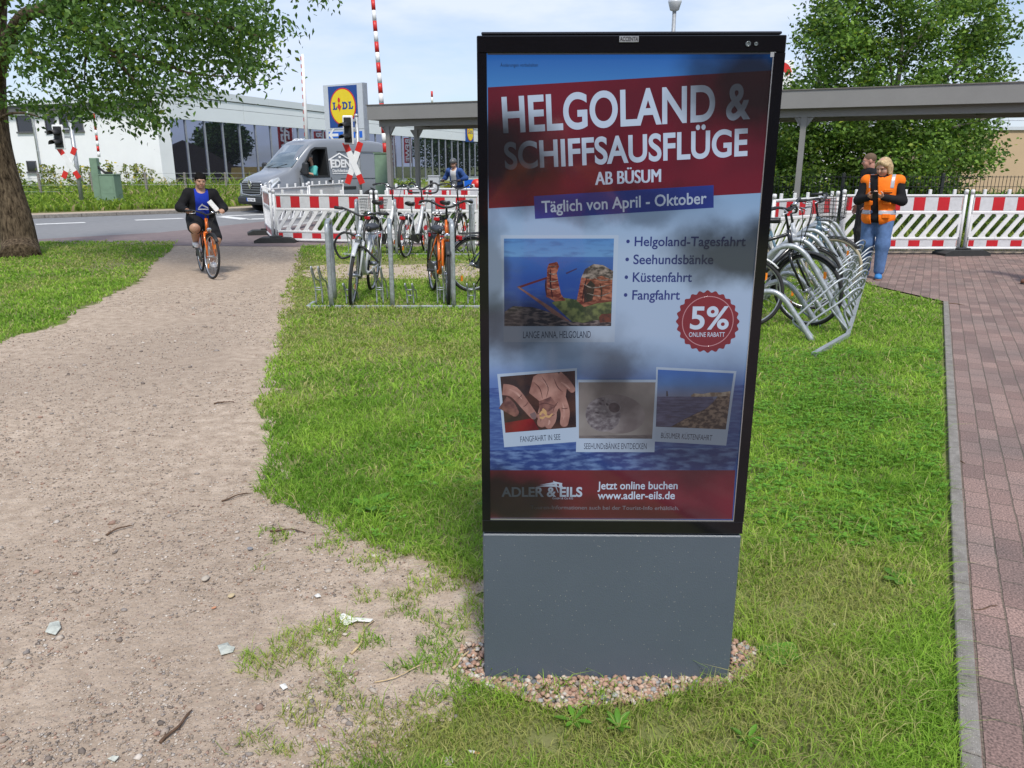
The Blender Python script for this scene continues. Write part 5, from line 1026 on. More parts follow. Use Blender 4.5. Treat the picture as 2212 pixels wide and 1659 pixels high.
arc = [Rr(.56, PI - (PI - .5) * i / n_) for i in range(n_ + 1)]; arc2 = [Rr(.28, PI - (PI - .5) * i / n_) for i in range(n_ + 1)]
for i in range(n_): rr.sheet([arc[i], arc[i + 1], arc2[i + 1], arc2[i]])
rr.sheet([Rr(.56, PI), Rr(.28, PI), Rr(.28, PI) - Vector((0, 0, 1.1)), Rr(.56, PI) - Vector((0, 0, 1.1))]); rr.build('emblem', m_red, rsn)
# ================================================================== grey van
m_van = M('grey van paint', (.215, .23, .255), .3, .15, var=.03, scale=2, coat=.6); m_tyre = M('tyre rubber', (.018, .018, .019), .8, var=.2, scale=30); m_chr = M('chrome', (.7, .7, .72), .12, .95, var=.03); m_plast = M('black plastic', (.02, .021, .023), .55, var=.1); m_shield = M('windscreen', (.22, .27, .30), .05, .55, var=.06, scale=1.5); m_lens = M('headlamp lens', (.72, .75, .78), .1, .4, var=.2, scale=14)
VS = 1.0
van = thing('delivery_van', 'grey roofing firm van with white house logo waiting on the road', 'van', (-7.05, 28.6, .004), math.atan2(-math.sin(R(49)), -math.cos(R(49)))); van.scale = (VS,) * 3
st = [(-2.58, .42, 2.22, .93, .80), (-2.55, .36, 2.36, .98, .86), (-2.35, .34, 2.42, 1.0, .88), (-1.2, .33, 2.46, 1.01, .89), (0, .33, 2.46, 1.01, .89), (.5, .33, 2.42, 1.01, .88), (.78, .33, 2.27, 1.01, .85), (1.2, .33, 1.86, 1.01, .82), (1.62, .33, 1.44, 1.01, .86), (1.75, .33, 1.37, 1.0, .88), (2.1, .33, 1.27, .98, .87), (2.38, .33, 1.14, .93, .83), (2.52, .34, .98, .86, .76), (2.58, .40, .78, .82, .74)]
vs, fs = [], []
for x, zb_, zt_, wb, wtp in st:
    zm = min(1.22, zb_ + (zt_ - zb_) * .55); ring = [(wb * .9, zb_), (wb, zb_ + .1), (wb, (zb_ + zm) / 2), (wb - .01, zm), (wb - .03 - (wb - wtp) * .5, (zm + zt_) / 2), (wtp, zt_ - .10 * min(1, (zt_ - zm))), (wtp - .12, zt_ - .015), (wtp * .5, zt_ + .01)]
    full = ring + [(-y, z) for y, z in ring[::-1]]; vs += [(x, y, z) for y, z in full]
nr_ = 16
for i in range(len(st) - 1):
    for k in range(nr_): fs.append((i * nr_ + k, i * nr_ + (k + 1) % nr_, (i + 1) * nr_ + (k + 1) % nr_, (i + 1) * nr_ + k))
fs += [tuple(range(nr_))[::-1], tuple(range((len(st) - 1) * nr_, len(st) * nr_))]
body = MB().add(vs, fs, 0, True).build('body', [m_van, m_plast], van)
ss = body.modifiers.new('s', 'SUBSURF'); ss.levels = ss.render_levels = 2
WIN = [(.16, 1.22), (.98, 1.22), (1.24, 1.36), (.72, 2.02), (.58, 2.10), (.16, 2.10)]
cut = MB().prism([(x, .45, z) for x, z in WIN], (0, 1.0, 0), 0).build('cutter', m_plast); cut.parent = van
bo = body.modifiers.new('b', 'BOOLEAN'); bo.object = cut; bo.operation = 'DIFFERENCE'; bo.solver = 'EXACT'; bo.material_mode = 'TRANSFER'
bpy.context.view_layer.update(); dg = bpy.context.evaluated_depsgraph_get(); me2 = bpy.data.meshes.new_from_object(body.evaluated_get(dg)); body.modifiers.clear(); body.data = me2; bpy.data.objects.remove(cut)
def ysurf(z, x=0): return 1.0 - max(0, z - 1.22) * .105 - max(0, x - 1.9) * .11
def side(mb, pts, off=.012, dd=.012, mi=0): mb.prism([(x, ysurf(z, x) + off, z) for x, z in pts], (0, dd, 0), mi); return mb
wf = MB(); W2 = [(.10, 1.16), (1.0, 1.16), (1.32, 1.34), (.76, 2.08), (.6, 2.16), (.10, 2.16)]
for i in range(6): j = (i + 1) % 6; side(wf, [W2[i], W2[j], WIN[j], WIN[i]], -.005, .02)
wf.build('window_frame', m_plast, van)
def curve_quad(name, top, bot, mat, off, parent=van, n_=8):
    """windscreen: wraps across the nose"""
    V, F = [], []
    for (x, z, w) in (top, bot):
        for k in range(n_ + 1):
            y = -w + 2 * w * k / n_; V.append((x + off - .10 * (abs(y) / w) ** 2.2, y, z + off * .8))
    F = [(k, k + 1, n_ + 2 + k, n_ + 1 + k) for k in range(n_)]
    o = MB().add(V, F, 0, True).build(name, mat, parent); s = o.modifiers.new('t', 'SOLIDIFY'); s.thickness = .012; s.offset = 1; return o
curve_quad('windscreen', (.80, 2.20, .76), (1.58, 1.46, .85), m_shield, .045)
wp = MB(); wp.tube([(1.63, .1, 1.49), (1.50, .55, 1.60)], .012, 5).tube([(1.63, -.5, 1.49), (1.50, -.08, 1.60)], .012, 5); wp.build('wiper', m_plast, van)
gr = MB(); gr.box((2.50, -.60, .62), (2.60, .60, 1.0), b=.03)
for k in range(4): gr.box((2.6, -.56, .68 + k * .08), (2.612, .56, .70 + k * .08), 1)
gr.build('grille', [m_plast, m_van], van)
ct = MB(); ct.tube([(2.585, -.64, .98), (2.60, -.56, .62), (2.61, 0, .59), (2.60, .56, .62), (2.585, .64, .98)], .022, 8); ct.tube([(2.56, -.6, 1.03), (2.60, 0, 1.05), (2.56, .6, 1.03)], .014, 6); ct.build('chrome_trim', m_chr, van)
em = MB(); o_, i_ = [(0, .17), (.11, 0), (0, -.17), (-.11, 0)], [(0, .09), (.055, 0), (0, -.09), (-.055, 0)]
for k in range(4):
    j = (k + 1) % 4; em.prism([(2.618, a, .96 + b) for a, b in (o_[k], o_[j], i_[j], i_[k])], (.03, 0, 0))
em.build('emblem', m_chr, van)
for s in (-1, 1):
    h = MB(); h.prism([(2.44, s * .66, .98), (2.47, s * .66, .76), (2.35, s * .90, .80), (2.05, s * .962, 1.06), (2.08, s * .94, 1.16)], (.075, s * .035, .02)); h.build('headlight', m_lens, van, bevel=.015)
bm = MB(); bm.box((2.36, -.93, .28), (2.63, .93, .56), b=.08); bm.box((2.3, -.97, .32), (2.5, .97, .6), b=.06); bm.build('bumper', m_plast, van)
pl = MB(); pl.box((2.632, -.26, .39), (2.642, .26, .50), 0, b=.003); pl.box((2.6421, -.26, .39), (2.6435, -.215, .50), 1); po_ = pl.build('licence_plate', [m_whs, m_lb2], van)
t = MB(); text3(t, 'W P 50', (2.6445, -.19, .415), (2.6445, .20, .415), (0, 0, 1), .06, .02); t.build('lettering', m_bk, po_)
sk = MB()
for s in (-1, 1): sk.box((-2.5, s * 1.0 - .03, .30), (1.0, s * 1.0 + .03, .46), b=.02); sk.box((-1.0, s * 1.015 - .02, .74), (.95, s * 1.015 + .02, .84), b=.012); sk.box((-2.45, s * 1.015 - .02, .74), (-2.05, s * 1.015 + .02, .84), b=.012)
sk.build('side_cladding', m_plast, van)
for bx_ in (((.032, 1.003, .5), (.048, 1.013, 1.16)), ((1.332, 1.003, .5), (1.348, 1.013, 1.16)), ((-2.3, .925, 2.02), (-.3, .945, 2.035)), ((-2.3, 1.0, 1.1), (-.35, 1.012, 1.115))): MB().box(*bx_).build('panel_seam', m_plast, van)
MB().box((-.02, 1.008, 1.02), (.18, 1.035, 1.07), b=.01).build('door_handle', m_plast, van)
mi_ = MB(); mi_.tube([(1.22, 1.0, 1.30), (1.27, 1.13, 1.36)], .04, 8); mi_.box((1.17, 1.10, 1.22), (1.32, 1.36, 1.66), b=.05); mi_.build('wing_mirror', m_plast, van, bevel=.02)
mi2 = MB(); mi2.tube([(1.22, -1.0, 1.30), (1.27, -1.13, 1.36)], .04, 8); mi2.box((1.17, -1.36, 1.22), (1.32, -1.10, 1.66), b=.05); mi2.build('wing_mirror', m_plast, van, bevel=.02)
for x in (1.72, -1.62):
    for s in (-1, 1):
        w_ = MB(); w_.lathe([(.20, -.11), (.215, -.115), (.31, -.115), (.35, -.08), (.355, 0), (.35, .08), (.31, .115), (.215, .115), (.20, .11)], (x, s * .93, .355), (0, 1, 0), 28); wo = w_.build('wheel', m_tyre, van)
        r = MB(); r.lathe([(.21, .0), (.215, .085), (.15, .10), (.12, .06), (.06, .07), (.05, .09), (.01, .09)] if s > 0 else [(.01, -.09), (.05, -.09), (.06, -.07), (.12, -.06), (.15, -.10), (.215, -.085), (.21, 0)], (x, s * .93, .355), (0, 1, 0), 24); r.build('rim', m_galv, wo)
        a = MB(); vs = []
        for k in range(15): t_ = PI * k / 14; vs += [(x + .46 * math.cos(t_), s * 1.004, .34 + .44 * math.sin(t_)), (x + .40 * math.cos(t_), s * 1.004, .34 + .38 * math.sin(t_)), (x + .40 * math.cos(t_), s * .9, .34 + .38 * math.sin(t_)), (x + .46 * math.cos(t_), s * .9, .34 + .44 * math.sin(t_))]
        a.add(vs, [(4 * k + i, 4 * k + (i + 1) % 4, 4 * k + 4 + (i + 1) % 4, 4 * k + 4 + i) for k in range(14) for i in range(4)]); a.build('wheel_arch', m_plast, van)
# lettering on the flank
lt = MB(); SX = lambda x, z: (x, ysurf(z) + .016, z)
text3(lt, 'EDEN', SX(.02, 1.50), SX(-.82, 1.50), (0, 0, 1), .25, .045); text3(lt, 'Dachdeckerei', SX(-.02, 1.33), SX(-.80, 1.33), (0, 0, 1), .105, .02)
side(lt, [(-.01, 1.29), (-.81, 1.29), (-.81, 1.27), (-.01, 1.27)], .014, .003)
for a, b in (((.09, 1.76), (-.40, 1.99)), ((-.40, 1.99), (-.89, 1.76))): side(lt, [(a[0], a[1]), (b[0], b[1]), (b[0], b[1] - .05), (a[0], a[1] - .05)], .014, .003)
side(lt, [(.03, 1.74), (-.01, 1.755), (-.01, 1.45), (.03, 1.45)], .014, .003); side(lt, [(-.79, 1.9), (-.85, 1.9), (-.85, 1.5), (-.79, 1.5)], .014, .003); side(lt, [(-.35, 1.88), (-.45, 1.88), (-.45, 1.80), (-.35, 1.80)], .014, .003)
lt.build('lettering', m_whs, van)
rt = MB(); text3(rt, 'EDEN', (.66, -.30, 2.395), (.66, .30, 2.395), (-.55, 0, .3), .13, .03); rt.build('lettering', m_whs, van)

# ================================================================== bicycles
m_spoke = M('spoke steel', (.5, .5, .52), .3, .8, var=.1); m_rim = M('alloy rim', (.46, .47, .49), .3, .75, var=.06); m_alloy = M('alloy', (.55, .56, .58), .3, .7, var=.08); m_sad = M('saddle vinyl', (.014, .014, .016), .45, var=.2, spec=.5); m_lamp_r = M('red reflector', (.38, .006, .012), .2, var=.1); m_org = M('amber reflector', (.75, .22, .02), .25); m_chain = M('oily chain steel', (.09, .075, .06), .5, .5, var=.3, scale=30)
def paint(n_, c, rough=.3): return M(n_ + ' bicycle paint', c, rough, .1, var=.05, scale=4, coat=.4)
P_SIL, P_ORG, P_WHT, P_BLK, P_NAVY, P_TEAL = paint('silver', (.52, .54, .56)), paint('orange', (.72, .15, .012)), paint('white', (.74, .75, .75)), paint('black', (.014, .015, .017)), paint('navy', (.02, .045, .14)), paint('petrol', (.10, .18, .24))
def bicycle(label, rear, front, col, style='step', bar='swept', lean=0, steer=0, fork=None, guard=None, carrier=True, basket=None, light=True, sad_h=.95, scale=1, wr=.345, pedal=.6, cloth=False, tyre=None, lock=None, stem_h=0.0, name='bicycle', drop=False):
    rear, front = Vector(rear), Vector(front); d = front - rear; rz = math.atan2(d.y, d.x); base = rear + d.normalized() * .50 * scale
    t = thing(name, label, 'bicycle', (base.x, base.y, .008), rz, 'bicycles'); t.rotation_euler = (lean, 0, rz); t.scale = (scale,) * 3
    fork = fork or col; guard = guard or m_plast; tyre = tyre or m_tyre
    RA, FA, BB = Vector((-.50, 0, wr)), Vector((.58, 0, wr)), Vector((-.04, 0, .29)); HT, HB = Vector((.345, 0, .94)), Vector((.395, 0, .75)); ax = (HT - HB).normalized(); STp = Vector((-.20, 0, .74))
    SM_ = Matrix.Translation(HB) @ Matrix.Rotation(steer, 4, ax) @ Matrix.Translation(-HB)
    def wheel(c, T=None, big=False):
        m = MB().torus(c, (0, 1, 0), wr - .035, .011, 44, 6, T=T, flat=1.0); m.tube([c + Vector((0, -.045, 0)), c + Vector((0, .045, 0))], .028 if big else .02, 10, T=T); m.tube([c + Vector((0, -.075, 0)), c + Vector((0, .075, 0))], .008, 8, T=T)
        w = m.build('wheel', m_rim, t); MB().torus(c, (0, 1, 0), wr - .019, .0195, 44, 8, T=T).build('tyre', tyre, w)
        s = MB()
        for k in range(18):
            a = 2 * PI * k / 18; sd = 1 if k % 2 else -1; e = c + Vector((math.cos(a), 0, math.sin(a))) * (wr - .04); h = c + Vector((math.cos(a + .9 * (1 if k % 4 < 2 else -1)) * .022, sd * .035, math.sin(a + .9 * (1 if k % 4 < 2 else -1)) * .022)); s.tube([h, e], .0022, 3, T=T)
        s.build('spokes', m_spoke, w)
        q = MB()
        for a in (.8, .8 + PI): p = c + Vector((math.cos(a), 0, math.sin(a))) * wr * .66; q.box((p.x - .012, -.008, p.z - .035), (p.x + .012, .008, p.z + .035), T=T)
        q.build('reflector', m_org, w)
    wheel(RA, None, True); wheel(FA, SM_)
    f = MB(); f.tube([HT, HB], .023, 10); f.tube([BB, STp], .017, 10); f.tube([BB + Vector((0, -.04, 0)), BB + Vector((0, .04, 0))], .027, 10)
    for s in (-1, 1): f.tube([BB + Vector((-.04, s * .03, 0)), RA + Vector((0, s * .062, 0))], .011, 7); f.tube([STp + Vector((.01, s * .02, -.03)), RA + Vector((0, s * .062, 0))], .009, 7)
    if style == 'step':
        f.tube(smooth_path([HB + ax * .03, (.26, 0, .56), (.10, 0, .36), BB], 5), .024, 10); f.tube(smooth_path([HB + ax * .12, (.22, 0, .66), (.02, 0, .46), BB + (STp - BB) * .30], 5), .015, 8)
    elif style == 'wave': f.tube(smooth_path([HB + ax * .08, (.25, 0, .58), (.06, 0, .33), BB + Vector((.0, 0, .01))], 6), .034, 10)
    else: f.tube([HB + ax * .03, BB], .022, 10); f.tube([HT - ax * .04, STp - (STp - BB) * .06], .018, 10)
    f.build('frame', col, t)
    k = MB(); crown = HB - ax * .035
    for s in (-1, 1): k.tube([crown + Vector((0, s * .052, .0)), crown + Vector((.03, s * .055, -.10)), FA + Vector((0, s * .058, 0))], [.016, .015, .010], 8, T=SM_)
    k.tube([crown + Vector((0, -.055, 0)), crown + Vector((0, .055, 0))], .018, 8, T=SM_); k.tube([crown, HB], .017, 8, T=SM_); k.build('fork', fork, t)
    b = MB(); st = HT + ax * (.10 + stem_h); b.tube([HT, st, st + Vector((.05, 0, .02))], .013, 8, 0, T=SM_); sc = st + Vector((.05, 0, .02))
    if bar == 'swept': hb = [(-.20, -.30, .045), (-.06, -.29, .06), (.03, -.20, .07), (.02, -.07, .01), (0, 0, 0), (.02, .07, .01), (.03, .20, .07), (-.06, .29, .06), (-.20, .30, .045)]; gi = ((0, 1), (7, 8))
    elif bar == 'flat': hb = [(-.07, -.31, .05), (-.03, -.20, .055), (.0, -.10, .03), (0, 0, 0), (0, .10, .03), (-.03, .20, .055), (-.07, .31, .05)]; gi = ((0, 1), (5, 6))
    else: hb = [(-.03, -.04, -.06), (-.03, -.20, -.06), (.04, -.27, -.03), (.10, -.27, .07), (.08, -.20, .11), (.02, -.10, .05), (0, 0, 0.0), (.02, .10, .05), (.08, .20, .11), (.10, .27, .07), (.04, .27, -.03), (-.03, .20, -.06), (-.03, .04, -.06)]; gi = ()
    HP = smooth_path([sc + Vector(p) for p in hb], 4); b.tube(HP, .0125 if bar != 'trekking' else .017, 8, 0 if bar == 'swept' else 1, T=SM_)
    bo_ = b.build('handlebar', [m_plast, m_plast], t)
    for i, j in gi: MB().tube([sc + Vector(hb[i]), sc + Vector(hb[i]).lerp(Vector(hb[j]), .85)], .0185, 10, T=SM_).build('grip', m_plast, bo_)
    for s in (-1, 1):
        gx = sc + Vector((-.02, s * .21, .06)) if bar == 'swept' else sc + Vector((.03, s * .18, .04)); lv = MB().tube([gx, gx + Vector((.06, s * .03, -.02)), gx + Vector((.045, s * .11, -.03))], .007, 6, T=SM_); lv.build('brake_lever', m_alloy, bo_)
        cb = MB().tube(smooth_path([gx + Vector((.03, 0, 0)), gx + Vector((.14, -s * .08, .0)), HB + Vector((.10, s * .03, .1)), HB + Vector((.05, s * .03, -.06))], 5), .004, 5, T=SM_); cb.build('brake_cable', m_plast, bo_)
    MB().lathe([(.022, 0), (.026, .012), (.018, .026), (.004, .03)], sc + Vector((0, .09, .03)), (0, 0, 1), 12, T=SM_).build('bell', m_chr, bo_)
    sp0 = STp + (STp - BB).normalized() * (.10 + (sad_h - .95)); MB().tube([STp, sp0], .0135, 8).build('seat_post', m_alloy, t)
    sd_ = MB(); vs, fs = [], []
    for i in range(9):
        u = i / 8; x = sp0.x - .13 + .27 * u; w = .085 * (1 - max(0, u - .15) ** .7 * .92) * (.75 + .25 * min(1, u * 6)) + .012; z = sp0.z + .05 + .018 * (1 - u) - .012 * math.sin(u * PI)
        for j in range(10): a = 2 * PI * j / 10; vs.append((x, w * math.cos(a), z + .032 * math.sin(a) * (1 if math.sin(a) > 0 else 1.3)))
    for i in range(8):
        for j in range(10): fs.append((i * 10 + j, i * 10 + (j + 1) % 10, i * 10 + 10 + (j + 1) % 10, i * 10 + 10 + j))
    fs += [tuple(range(10))[::-1], tuple(range(80, 90))]; sd_.add(vs, fs, 0, True); sd_.build('saddle', m_sad, t)
    if guard is not False:
        for c, a0, a1, T in ((RA, .25, 3.5, None), (FA, .75, 3.3, SM_)):
            vs, fs, n_ = [], [], 16; r = wr + .022
            for i in range(n_ + 1):
                a = a0 + (a1 - a0) * i / n_
                for y, rr in ((-.028, r - .012), (-.02, r + .002), (.02, r + .002), (.028, r - .012)): vs.append(c + Vector((rr * math.cos(a), y, rr * math.sin(a))))
            for i in range(n_): fs += [(i * 4 + j, i * 4 + j + 1, i * 4 + 5 + j, i * 4 + 4 + j) for j in range(3)]
            o = MB().add(vs, fs, 0, True, T).build('mudguard', guard, t); o.modifiers.new('t', 'SOLIDIFY').thickness = .003
    cr_ = MB(); cr_.torus(BB + Vector((0, -.05, 0)), (0, 1, 0), .085, .006, 28, 5, flat=.6); cr_.tube([BB + Vector((0, -.07, 0)), BB + Vector((0, .07, 0))], .012, 8)
    ca = Vector((math.cos(pedal), 0, math.sin(pedal))) * .165; pp = []
    for s in (-1, 1): e = BB + ca * s + Vector((0, s * .075, 0)); cr_.tube([BB + Vector((0, s * .065, 0)), e], .011, 7); pp.append((e, s))
    co_ = cr_.build('crank', m_alloy, t)
    for e, s in pp: MB().box((e.x - .045, e.y + (.01 if s > 0 else -.10), e.z - .012), (e.x + .045, e.y + (.10 if s > 0 else -.01), e.z + .012), b=.004).build('pedal', m_plast, co_)
    cg = MB(); yy = -.052
    cg.prism([(BB.x + .10, yy, BB.z + .03), (BB.x + .06, yy, BB.z + .085), (RA.x + .02, yy, RA.z + .045), (RA.x - .04, yy, RA.z), (RA.x + .02, yy, RA.z - .04), (BB.x + .03, yy, BB.z - .08), (BB.x + .10, yy, BB.z - .03)], (0, -.018, 0)) if style != 'diamond' else cg.torus(RA + Vector((0, -.045, 0)), (0, 1, 0), .04, .006, 16, 5).tube([RA + Vector((0, -.045, .04)), BB + Vector((0, -.05, .085))], .005, 5).tube([RA + Vector((0, -.045, -.04)), BB + Vector((0, -.05, -.085))], .005, 5)
    cg.build('chain_guard' if style != 'diamond' else 'chain', m_plast if style != 'diamond' else m_chain, t)
    if carrier:
        c = MB(); z = .735
        for y in (-.06, 0, .06): c.tube([(-.24, y, z), (-.66, y, z)], .006, 6)
        for x in (-.27, -.45, -.65): c.tube([(x, -.065, z), (x, .065, z)], .006, 6)
        for s in (-1, 1): c.tube([(-.58, s * .065, z), RA + Vector((0, s * .07, .0))], .006, 6); c.tube([(-.30, s * .065, z), RA + Vector((.0, s * .07, .0))], .006, 6)
        c.build('carrier', m_plast if col is not P_SIL else m_alloy, t)
        if cloth: MB().box((-.70, -.10, .745), (-.24, .10, .80), b=.02).build('carrier_cushion', m_pattern, t)
    if light:
        MB().box((-.715, -.05, .66), (-.672, .05, .715), b=.01).build('tail_light', m_lamp_r, t)
        MB().lathe([(.015, -.05), (.032, -.01), (.036, .015), (.03, .022), (.004, .026)], HB + Vector((.075, 0, .02)), (1, 0, -.1), 14, T=SM_).build('headlight', m_chr, t)
    ks = MB().tube([(-.30, .06, .27), (-.36, .20, .0)], .009, 7); ks.build('kickstand', m_plast, t)
    if basket:
        bx, T = (Vector((.50, 0, .92)), SM_) if basket == 'front' else (Vector((-.46, 0, .745)), None); g = MB(); wd_, dp, hh = .17, .13, .24
        for i in range(6):
            z = hh * i / 5; e = 1 + .18 * z / hh; g.tube([bx + Vector((sx * dp * e, sy * wd_ * e, z)) for sx, sy in ((-1, -1), (1, -1), (1, 1), (-1, 1))], .0045 if i in (0, 5) else .0022, 4, closed=True, T=T)
        for i in range(44):
            a = i / 44 * 4; k_ = int(a); f_ = a - k_; cs = [(-1, -1), (1, -1), (1, 1), (-1, 1), (-1, -1)]; u = Vector(cs[k_]).lerp(Vector(cs[k_ + 1]), f_); g.tube([bx + Vector((u.x * dp, u.y * wd_, 0)), bx + Vector((u.x * dp * 1.18, u.y * wd_ * 1.18, hh))], .0018, 3, T=T)
        for i in range(9): y = -wd_ + 2 * wd_ * i / 8; g.tube([bx + Vector((-dp, y, 0)), bx + Vector((dp, y, 0))], .002, 3, T=T)
        g.build('basket', m_plast, t)
    if lock: MB().tube(smooth_path(lock, 6), .014, 8).build('cable_lock', m_plast, t)
    return t
m_pattern, n, l, b = newmat('zigzag cloth'); t_ = n.new('ShaderNodeTexCoord'); mpg = n.new('ShaderNodeMapping'); mpg.inputs['Rotation'].default_value = (0, 0, .785); ck = n.new('ShaderNodeTexChecker'); ck.inputs['Scale'].default_value = 22; ck.inputs['Color1'].default_value = (.75, .75, .75, 1); ck.inputs['Color2'].default_value = (.02, .02, .025, 1); l.new(t_.outputs['Object'], mpg.inputs[0]); l.new(mpg.outputs[0], ck.inputs['Vector']); l.new(ck.outputs[0], b.inputs['Base Color'])
bicycle('silver step-through bicycle with black cable lock standing front wheel first at the left rack end', (-1.80, 9.86), (-1.84, 8.80), P_SIL, 'wave', 'flat', R(-6), R(6), guard=P_SIL, lock=[(.42, .04, .74), (.46, -.16, .80), (.44, -.27, .66), (.40, -.20, .50), (.42, -.05, .56), (.46, .05, .66), (.44, .16, .58), (.42, .24, .50)], pedal=.2, stem_h=-.06, sad_h=.88)
bicycle('bright orange bicycle with swept black handlebar in the left rack', (-1.02, 9.86), (-.735, 8.80), P_ORG, 'step', 'swept', R(-3), R(-9), pedal=3.4, stem_h=.03, sad_h=.85)
bicycle('white bicycle with bare black handlebar parked behind the silver one', (-2.45, 13.6), (-2.12, 14.75), P_WHT, 'wave', 'swept', R(3), 0, basket='rear', sad_h=.99, pedal=1.2, stem_h=.10)
bicycle('pale silver bicycle with looping trekking handlebar seen from behind', (-1.84, 13.5), (-1.60, 14.6), P_SIL, 'wave', 'trekking', R(2), R(4), guard=False, sad_h=.97, pedal=-.6, stem_h=.08)
bicycle('black bicycle with zigzag patterned carrier cushion behind the orange one', (-1.24, 13.3), (-.93, 14.4), P_BLK, 'step', 'swept', R(3), 0, cloth=True, sad_h=1.0, pedal=.4, stem_h=.10)
bicycle('dark navy bicycle with black saddle half hidden by the left totem edge', (-.50, 9.75), (.46, 10.35), P_NAVY, 'wave', 'flat', R(2), 0, guard=P_BLK, sad_h=.86, pedal=1.0)
# ------------------------------------------------------------------ racks on the lawn
m_zinc = M('weathered zinc tube', (.40, .43, .45), .42, .5, var=.22, scale=26, bump=.08, bscale=200, dirt=.15)
def rack_left(label, loc, n_hoop=3, length=2.5):
    t = thing('bike_rack', label, 'bike rack', loc, 0, 'bicycle racks'); m = MB(); m.box((0, -.02, .0), (length, .02, .03), b=.004); m.box((0, .021, .0), (.04, .30, .03), b=.004); m.build('base_rail', m_zinc, t)
    x, hi = .10, True
    for i in range(7):
        xx = .14 + i * .345
        if i % 2 == 1 and False: pass
        h = .45 if i % 2 == 0 else .27; w = MB()
        for s in (-.036, .036):
            w.tube(smooth_path([(xx + s, .06, .04), (xx + s, .05, h * .55), (xx + s * 1.1, -.06, h * .98), (xx + s * 1.1, -.03, h * 1.03), (xx + s * 1.1, .10, h * .72), (xx + s, .30, h * .55), (xx + s, .38, .04)], 5), .0085, 8)
        w.tube([(xx - .036, .05, h * .5), (xx + .036, .05, h * .5)], .006, 6); w.tube([(xx - .036, .05, .2), (xx + .036, .05, .2)], .006, 6); w.build('wheel_holder', m_zinc, t)
    for k in range(n_hoop):
        xx = .29 + k * .69; hp = [(xx, .0, .0), (xx, .0, .84), (xx - .008, .05, .92), (xx - .02, .13, .95), (xx - .06, .40, .95), (xx - .075, .48, .92), (xx - .08, .53, .84), (xx - .08, .53, 0)]; MB().tube(smooth_path(hp, 4), .026, 12).build('hoop', m_zinc, t)
    return t
rack_left('grey steel bike rack with tall hoops holding the silver and orange bicycles', (-2.33, 8.62, .0), 3)
rack_left('second steel bike rack with tall hoops behind the front row of bicycles', (-3.05, 13.95, .0), 4, 3.0)
ra_, rb_ = Vector((3.13, 7.03, 0)), Vector((5.4, 11.72, 0)); u_ = (rb_ - ra_).normalized(); L_r = (rb_ - ra_).length
rk = thing('bike_rack', 'low wide steel rack of slanting tubes and wire loops right of the totem', 'bike rack', tuple(ra_), math.atan2(u_.y, u_.x), 'bicycle racks')      # local x along the rail, local y = away from the pavement
ge = G(1757, 774) - ra_; gl = Vector((ge.dot(u_), -ge.dot(Vector((u_.y, -u_.x, 0))), 0)); gn = Vector((-gl.y, gl.x, 0)).normalized() * .02
m = MB(); m.box((0, -.02, .0), (L_r, .02, .05), b=.004); m.prism([Vector((-.002, 0, 0)) + gn, Vector((-.002, 0, 0)) - gn, gl - gn, gl + gn], (0, 0, .05)); m.build('base_rail', m_zinc, rk)
for i in range(7):
    x = .18 + i * .70; MB().tube(smooth_path([(x, .03, .05), (x, .20, .35), (x, .40, .66), (x, .50, .77), (x, .60, .81), (x, .72, .78), (x, .84, .65), (x + .02, .93, .45), (x + .02, .98, .05)], 5), .026, 12).build('tube_holder', m_zinc, rk)
    x2 = x - .47; MB().tube(smooth_path([(x2, .28, .0), (x2, .44, .22), (x2, .56, .37), (x2, .66, .43), (x2, .78, .41), (x2, .90, .28), (x2, .98, .04)], 5), .026, 12).build('tube_holder', m_zinc, rk)
    xb = x2 + .15
    for P in ([(x2 + .045, .27, .0), (x2 + .045, .40, .10), (x2 + .045, .47, .17), (x2 + .07, .38, .28), (x2 + .13, .24, .43), (x2 + .18, .155, .52), (x2 + .235, .10, .555), (x2 + .30, .065, .545), (x2 + .36, .06, .50), (x2 + .41, .11, .42), (x2 + .445, .18, .32), (x2 + .445, .19, .26), (x2 + .445, .12, .17), (x2 + .445, .01, .05)],
              [(xb, .27, .0), (xb, .33, .06), (xb, .35, .12), (xb + .03, .27, .20), (xb + .10, .10, .34), (xb + .15, .02, .425), (xb + .205, -.03, .46), (xb + .265, -.06, .455), (xb + .325, -.065, .42), (xb + .37, -.02, .34), (xb + .405, .05, .25), (xb + .405, .06, .19), (xb + .405, .03, .12), (xb + .405, .0, .05)]):
        MB().tube(smooth_path(P, 4), .0105, 8).build('wheel_loop', m_zinc, rk)
bd_ = Vector((u_.y, -u_.x, 0))          # bicycles point to the pavement
def park(s, q, **k):
    fr = ra_ + u_ * s - bd_ * q; return dict(rear=tuple((fr - bd_ * 1.08).xy), front=tuple(fr.xy), **k)
bicycle(label='black city bicycle with big spoked front wheel in the right rack', **park(.42, .42), col=P_BLK, style='diamond', bar='flat', lean=R(3), steer=R(-22), wr=.365, pedal=1.0, stem_h=.08)
bicycle(label='white bicycle whose bar end and cables show at the right totem edge', **park(.06, .95), col=P_WHT, style='step', bar='swept', lean=R(-4), steer=R(12), fork=P_WHT, guard=P_WHT, pedal=2.0, stem_h=-.12)
bicycle(label='silver bicycle with black basket bag behind the black city bicycle', **park(1.35, .5), col=P_SIL, style='wave', bar='flat', lean=R(-3), steer=R(10), pedal=.3)
bicycle(label='petrol blue bicycle with wire front basket near the slanting barrier', **park(2.75, .35), col=P_TEAL, style='wave', bar='swept', lean=R(3), steer=R(-10), fork=P_TEAL, basket='front', tyre=M('cream tyre', (.42, .36, .25), .8, var=.1), pedal=.9, stem_h=.06)
